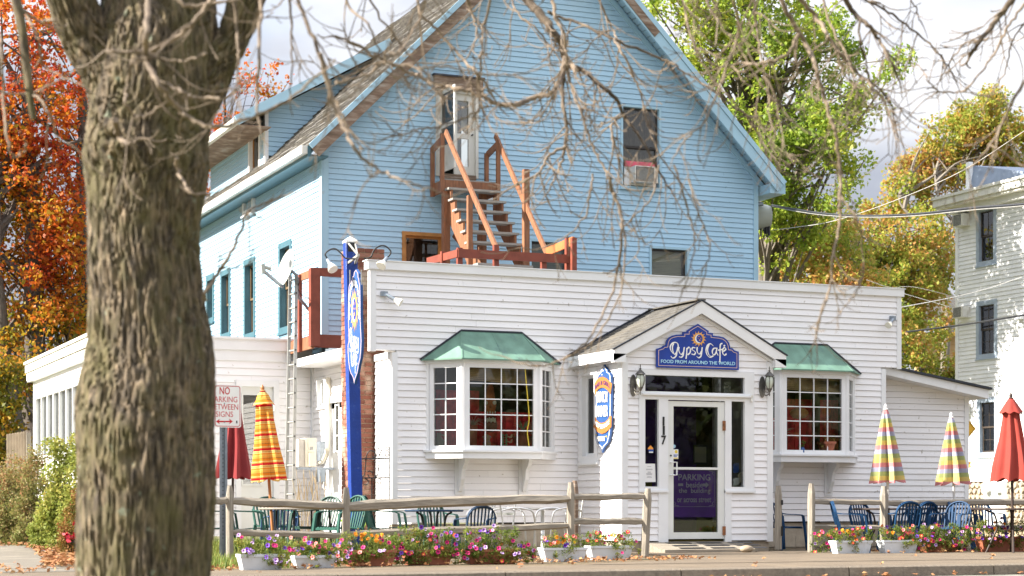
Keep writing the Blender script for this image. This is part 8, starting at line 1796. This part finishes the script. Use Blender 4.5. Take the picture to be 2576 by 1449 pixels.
for pts in (((425, 470), (460, 430), (475, 300), (485, 190), (510, 130), (550, 108), (595, 130), (620, 180), (600, 200), (560, 190)), ((500, 400), (530, 385), (570, 410), (560, 390)), ((600, 470), (640, 430), (655, 300), (660, 180), (690, 110), (740, 98), (780, 120), (795, 160), (770, 190), (728, 170)), ((420, 600), (430, 500), (440, 470)), ((445, 560), (480, 572), (512, 540), (500, 505), (470, 488)), ((630, 545), (665, 562), (685, 530), (670, 490), (640, 485)), ((505, 430), (530, 475), (580, 482), (620, 460)), ((440, 830), (460, 790), (490, 790), (515, 830))):
    b = MB(); b.tube(smooth_path([rp(*p, ts - .1) for p in pts], 5), .008, 6); b.build('scroll', M_black, SH, smooth=True)
b = MB(); g0 = rp(560, 480, ts); b.tube([g0, Vector((g0.x, g0.y, 0))], .009, 6); g0 = rp(606, 100, ts); b.tube([g0, Vector((g0.x, g0.y, 0))], .009, 6); b.build('upright', M_black, SH)
DG = thing('dry_stalks', 'dry pale flower stalks standing below the outdoor unit', 'plant', atT(790, 1300, 31.5)); rg = random.Random(9); b = MB()
for _ in range(26):
    x = rg.uniform(752, 822); p = atT(x, 1260, 31.5); p.z = 0; e = atT(x + rg.uniform(-22, 22), rg.uniform(1175, 1235), 31.3); b.tube(smooth_path([p, p.lerp(e, .5) + Vector((rg.uniform(-.06, .06), 0, .05)), e], 3), .005, 4)
b.build('stalks', mat('dry_straw', (.55, .44, .27), .8, .2, 9), DG, kind='stuff')
# bay window contents: left bay
def on_shelf(name, label, px, t, cat, z=1.582): p = atT(px, 1130, t); return thing(name, label, cat, (p.x, p.y, z))
M_mask = mat('carved_orange_wood', (.42, .13, .035), .6, .35, 7); M_bone = mat('ivory_paint', (.72, .66, .50), .5, .1, 8)
mx0 = (1580 + 585 / 2.265) / 1.4907; yy = lambda y: (1220 + y / 2.265) / 1.4907; xx = lambda x: (1580 + x / 2.265) / 1.4907
TM = 29.5
MK = on_shelf('carved_mask', 'tall carved orange mask with white eyes and teeth in the left bay window', mx0, TM, 'mask')
prof = [(500, 18), (530, 32), (600, 40), (640, 52), (680, 56), (720, 46), (745, 30)]
b = MB(); c0 = atT(mx0, yy(650), TM); vs = []; n = 18
for y, w in prof:
    z = atT(mx0, yy(y), TM).z; r = w / 2.265 / 1.4907 / FPX * TM
    for j in range(n): th = 2 * math.pi * j / n; vs.append((c0.x + r * math.cos(th), c0.y + r * .5 * math.sin(th), z))
b.add(vs, [(i * n + j, i * n + (j + 1) % n, (i + 1) * n + (j + 1) % n, (i + 1) * n + j) for i in range(len(prof) - 1) for j in range(n)] + [tuple(range(n)), tuple(range((len(prof) - 1) * n, len(prof) * n))[::-1]]); fix_normals(b.build('face', M_mask, MK, smooth=True))
for x in (548, 622):
    p = atT(xx(x), yy(657), TM - .13); b = MB(); b.tube([p, p + Vector((0, -.012, 0))], [.034, .026], 12); e = b.build('eye', M_bone, MK)
p = atT(xx(587), yy(688), TM - .15); b = MB(); b.lathe([(.004, .05), (.018, .02), (.026, -.01), (.012, -.03)][::-1], 10, p); b.build('nose', M_mask, MK, smooth=True)
for row, y, h_ in ((0, 738, 9), (1, 800, 15)):
    for i in range(5 if row == 0 else 6): x = (540 if row == 0 else 545) + i * (22 if row == 0 else 16); p = atT(xx(x), yy(y + (6 if i % 2 else 0)), TM - .12); s = h_ / 2.265 / 1.4907 / FPX * TM; b = MB(); b.lathe([(s * .4, -s * 1.2), (s * .6, 0), (s * .35, s * 1.2)], 7, p); b.build('tooth', M_bone, MK, smooth=True)
b = MB(); p = atT(mx0, yy(790), TM); b.lathe([(.04, 0), (.10, .06), (.115, .16), (.08, .25), (.03, .29)], 16, (p.x, p.y, p.z - .22), fold=.05, nf=6); b.build('beard', mat('red_brown_cloth', (.18, .03, .02), .8, .4, 12), MK, smooth=True)
def spiky(label, px, py, t, n, L, m, seed, up=.6):
    p = atT(px, py, t); o = thing('spiky_plant', label, 'plant', (p.x, p.y, 1.582)); rg = random.Random(seed)
    for _ in range(n):
        a = rg.uniform(0, 6.28); d = Vector((math.cos(a), math.sin(a) * .4, rg.uniform(.1, 1.4) * up)); d.normalize(); l = L * rg.uniform(.6, 1); b = MB(); q = smooth_path([p, p + d * l * .5 + Vector((0, 0, l * .1)), p + d * l + Vector((0, 0, -l * .15))], 4); b.sweep(q, d.cross(Vector((0, 1, .2))), [.016 * (1 - i / (len(q) - 1)) + .001 for i in range(len(q))], .003); b.build('leaf', m, o)
    b = MB(); b.lathe([(.05, 0), (.07, p.z - 1.582 if p.z - 1.582 > .05 else .06), (.06, max(.06, p.z - 1.582) - .01)], 14, (p.x, p.y, 1.582)); b.build('pot', M_terra, o, smooth=True)
M_pinkgreen = mat('dusty_pink_green_leaf', (.42, .33, .24), .6, .2, 9); M_spike = mat('pale_green_leaf', (.22, .32, .16), .6, .2, 9)
spiky('dusty pink spiky air plant left in the left bay window', xx(440), yy(850), 29.3, 17, .27, M_pinkgreen, 1, .5); spiky('slender green grassy plant right in the left bay window', xx(865), yy(890), 29.5, 18, .24, M_spike, 2, 1.3)
spiky('pale spidery plant at the left of the right bay window', 1972, 1092, 31.4, 20, .24, M_pinkgreen, 3, .5)
PT = on_shelf('plant_pot', 'terracotta pot at the right end of the left bay window', xx(862), 29.55, 'pot'); b = MB(); b.lathe([(.10, 0), (.135, .2), (.15, .2), (.15, .235), (.13, .235), (.12, .2)], 20, PT.location); b.build('pot_wall', M_terra, PT, smooth=True)
FG2 = on_shelf('figurine', 'small carved tan figurine with blue markings in the left bay window', xx(556), 29.2, 'figurine'); c = FG2.location; b = MB(); b.lathe([(.04, 0), (.062, .02), (.065, .12), (.05, .15), (.056, .19), (.045, .23), (.02, .25)], 14, c, fold=.05, nf=4); b.build('body', mat('tan_clay', (.45, .27, .16), .7, .2, 15, dirt=(.2, .2, .5), dirt_at=(.55, .6), dscale=25), FG2, smooth=True)
for s in (-1, 1): b = MB(); b.lathe([(.002, -.02), (.02, 0), (.002, .02)], 8, c + Vector((s * .06, 0, .21))); b.build('ear', MAT['tan_clay'], FG2)
VN = thing('leaf_figure', 'grey green leafy wall ornament in the left bay window', 'ornament', atT(xx(708), yy(1020), 29.3)); 
for i in range(5):
    for s in (-1, 1): p = atT(xx(708), yy(935 + i * 20), 29.3); b = MB(); b.add([p, p + Vector((s * .03, 0, .028)), p + Vector((s * .055, 0, .01)), p + Vector((s * .03, 0, -.012))], [(0, 1, 2, 3)]); b.v += [(v[0], v[1] + .006, v[2]) for v in b.v]; b.f = [(0, 1, 2, 3), (7, 6, 5, 4), (0, 4, 5, 1), (1, 5, 6, 2), (2, 6, 7, 3), (3, 7, 4, 0)]; b.build('leaf', M_spike, VN)
for y, l in ((948, 'upper'), (990, 'lower')):
    p = atT(xx(750), yy(y), 29.2); o = thing('bird_ornament', l + ' little tan bird ornament in the left bay window', 'ornament', p); b = MB(); b.prism([p + Vector(v) for v in ((-.05, 0, .02), (-.02, 0, .0), (.0, 0, -.02), (.035, 0, -.015), (.05, 0, .01), (.045, 0, .03), (.06, 0, .035), (.04, 0, .045), (.025, 0, .035), (.02, 0, .01), (-.01, 0, .012))], (0, .012, 0)); fix_normals(b.build('body', mat('tan_clay2', (.55, .35, .22), .7, .1, 9), o))
    b = MB(); b.tube([p + Vector((.04, -.003, .035)), p + Vector((.04, .0, .035))], .004, 6); b.build('eye', M_black, o)
YC = MB(); YC.tube(smooth_path([atT(xx(880), yy(350), 29.3), atT(xx(890), yy(480), 29.3), atT(xx(905), yy(640), 29.3), atT(xx(915), yy(800), 29.3), atT(xx(900), yy(900), 29.3), atT(xx(915), yy(1030), 29.3)], 5), .0075, 6); YC.build('yellow_rope', M_yel, None, smooth=True, label='yellow cord hanging at the right of the left bay window', cat='rope')
p = atT(xx(150), yy(880), 29.35); JR = thing('glass_jug', 'pale jug behind the narrow left pane of the left bay window', 'jug', (p.x, p.y, 1.582)); b = MB(); b.lathe([(.05, 0), (.085, .05), (.08, .16), (.035, .22), (.04, .27), (.03, .28)], 16, (p.x, p.y, 1.582)); b.build('body', mat('olive_glaze', (.35, .33, .18), .3, .2, 5), JR, smooth=True)
b = MB(); b.tube(smooth_path([Vector((p.x + .035, p.y, 1.84)), Vector((p.x + .11, p.y, 1.80)), Vector((p.x + .08, p.y, 1.70))], 4), .01, 6); b.build('handle', MAT['olive_glaze'], JR)
# right bay
c = atT(2010, 1040, 31.6); LT = thing('paper_lantern', 'orange paper lantern hanging in the right bay window', 'lantern', c); b = MB(); b.lathe([(.03, -.09), (.10, -.075), (.15, -.03), (.16, .0), (.15, .035), (.10, .08), (.03, .09)], 18, c, fold=.02, nf=9); b.build('shade', mat('orange_paper', (.60, .26, .09), .7, .15, 8), LT, smooth=True); b = MB(); b.tube([c + Vector((0, 0, .09)), c + Vector((0, 0, .62))], .003, 4); b.build('string', M_bone, LT)
c = atT(2018, 1130, 31.3); VZ = thing('blue_vase', 'small blue vase of yellow green sprigs in the right bay window', 'vase', (c.x, c.y, 1.582)); b = MB(); b.lathe([(.03, 0), (.05, .03), (.048, .08), (.03, .11), (.036, .12)], 14, (c.x, c.y, 1.582)); b.build('body', M_mid, VZ, smooth=True); leaves('sprigs', [(c.x + random.uniform(-.07, .07), c.y, 1.74 + random.uniform(-.02, .06)) for _ in range(8)], .03, 60, .02, L_light, VZ, seed=5)
c = atT(2080, 1120, 31.6); RP = thing('terracotta_pot', 'large terracotta pot of trailing sprigs in the right bay window', 'pot', (c.x, c.y, 1.582)); b = MB(); b.lathe([(.11, 0), (.15, .18), (.165, .18), (.165, .22), (.14, .22), (.13, .18)], 20, (c.x, c.y, 1.582)); b.build('pot_wall', M_terra, RP, smooth=True); leaves('sprigs', [(c.x + random.uniform(-.2, .2), c.y - .1, 1.80 + random.uniform(-.08, .1)) for _ in range(14)], .05, 160, .014, L_rust, RP, seed=6)
# bead curtain and things seen through the door lights
BC = thing('bead_curtain', 'beaded curtain hanging behind the right sidelight and transom', 'curtain', PF.p(a_f(1848), 2.5, -.3)); b = MB(); rg = random.Random(5)
for i in range(9):
    x = 0; q = PF.p(a_f(1842 + i * 1.9), 2.7, -.25); z = 2.68
    while z > 1.2: h_ = rg.uniform(.02, .05); b.box(q.x - .005, q.x + .005, q.y - .003, q.y + .003, z - h_, z); z -= h_ + rg.uniform(.005, .03)
b.build('beads', mat('grey_beads', (.45, .43, .38), .5, .4, 30), BC, kind='stuff')
for x, y0, y1, mm, l in ((1850, 1190, 1168, M_cardblue, 'blue leaflets on the rack behind the right sidelight'), (1862, 1215, 1192, M_bone, 'cream leaflets on the rack behind the right sidelight'), (1850, 1222, 1205, M_paper, 'white leaflets at the foot of the right sidelight')):
    a0 = PF.a(x - 6, -.2); z0, z1 = PF.px(x, y0, -.2)[1], PF.px(x, y1, -.2)[1]; b = MB()
    for k in range(3): PF.box(b, a0 + k * .012, a0 + .08 + k * .012, min(z0, z1) + k * .01, max(z0, z1) + k * .01, -.2 + k * .006, -.197 + k * .006)
    b.build('leaflets', mm, None, label=l, cat='leaflets', kind='stuff')
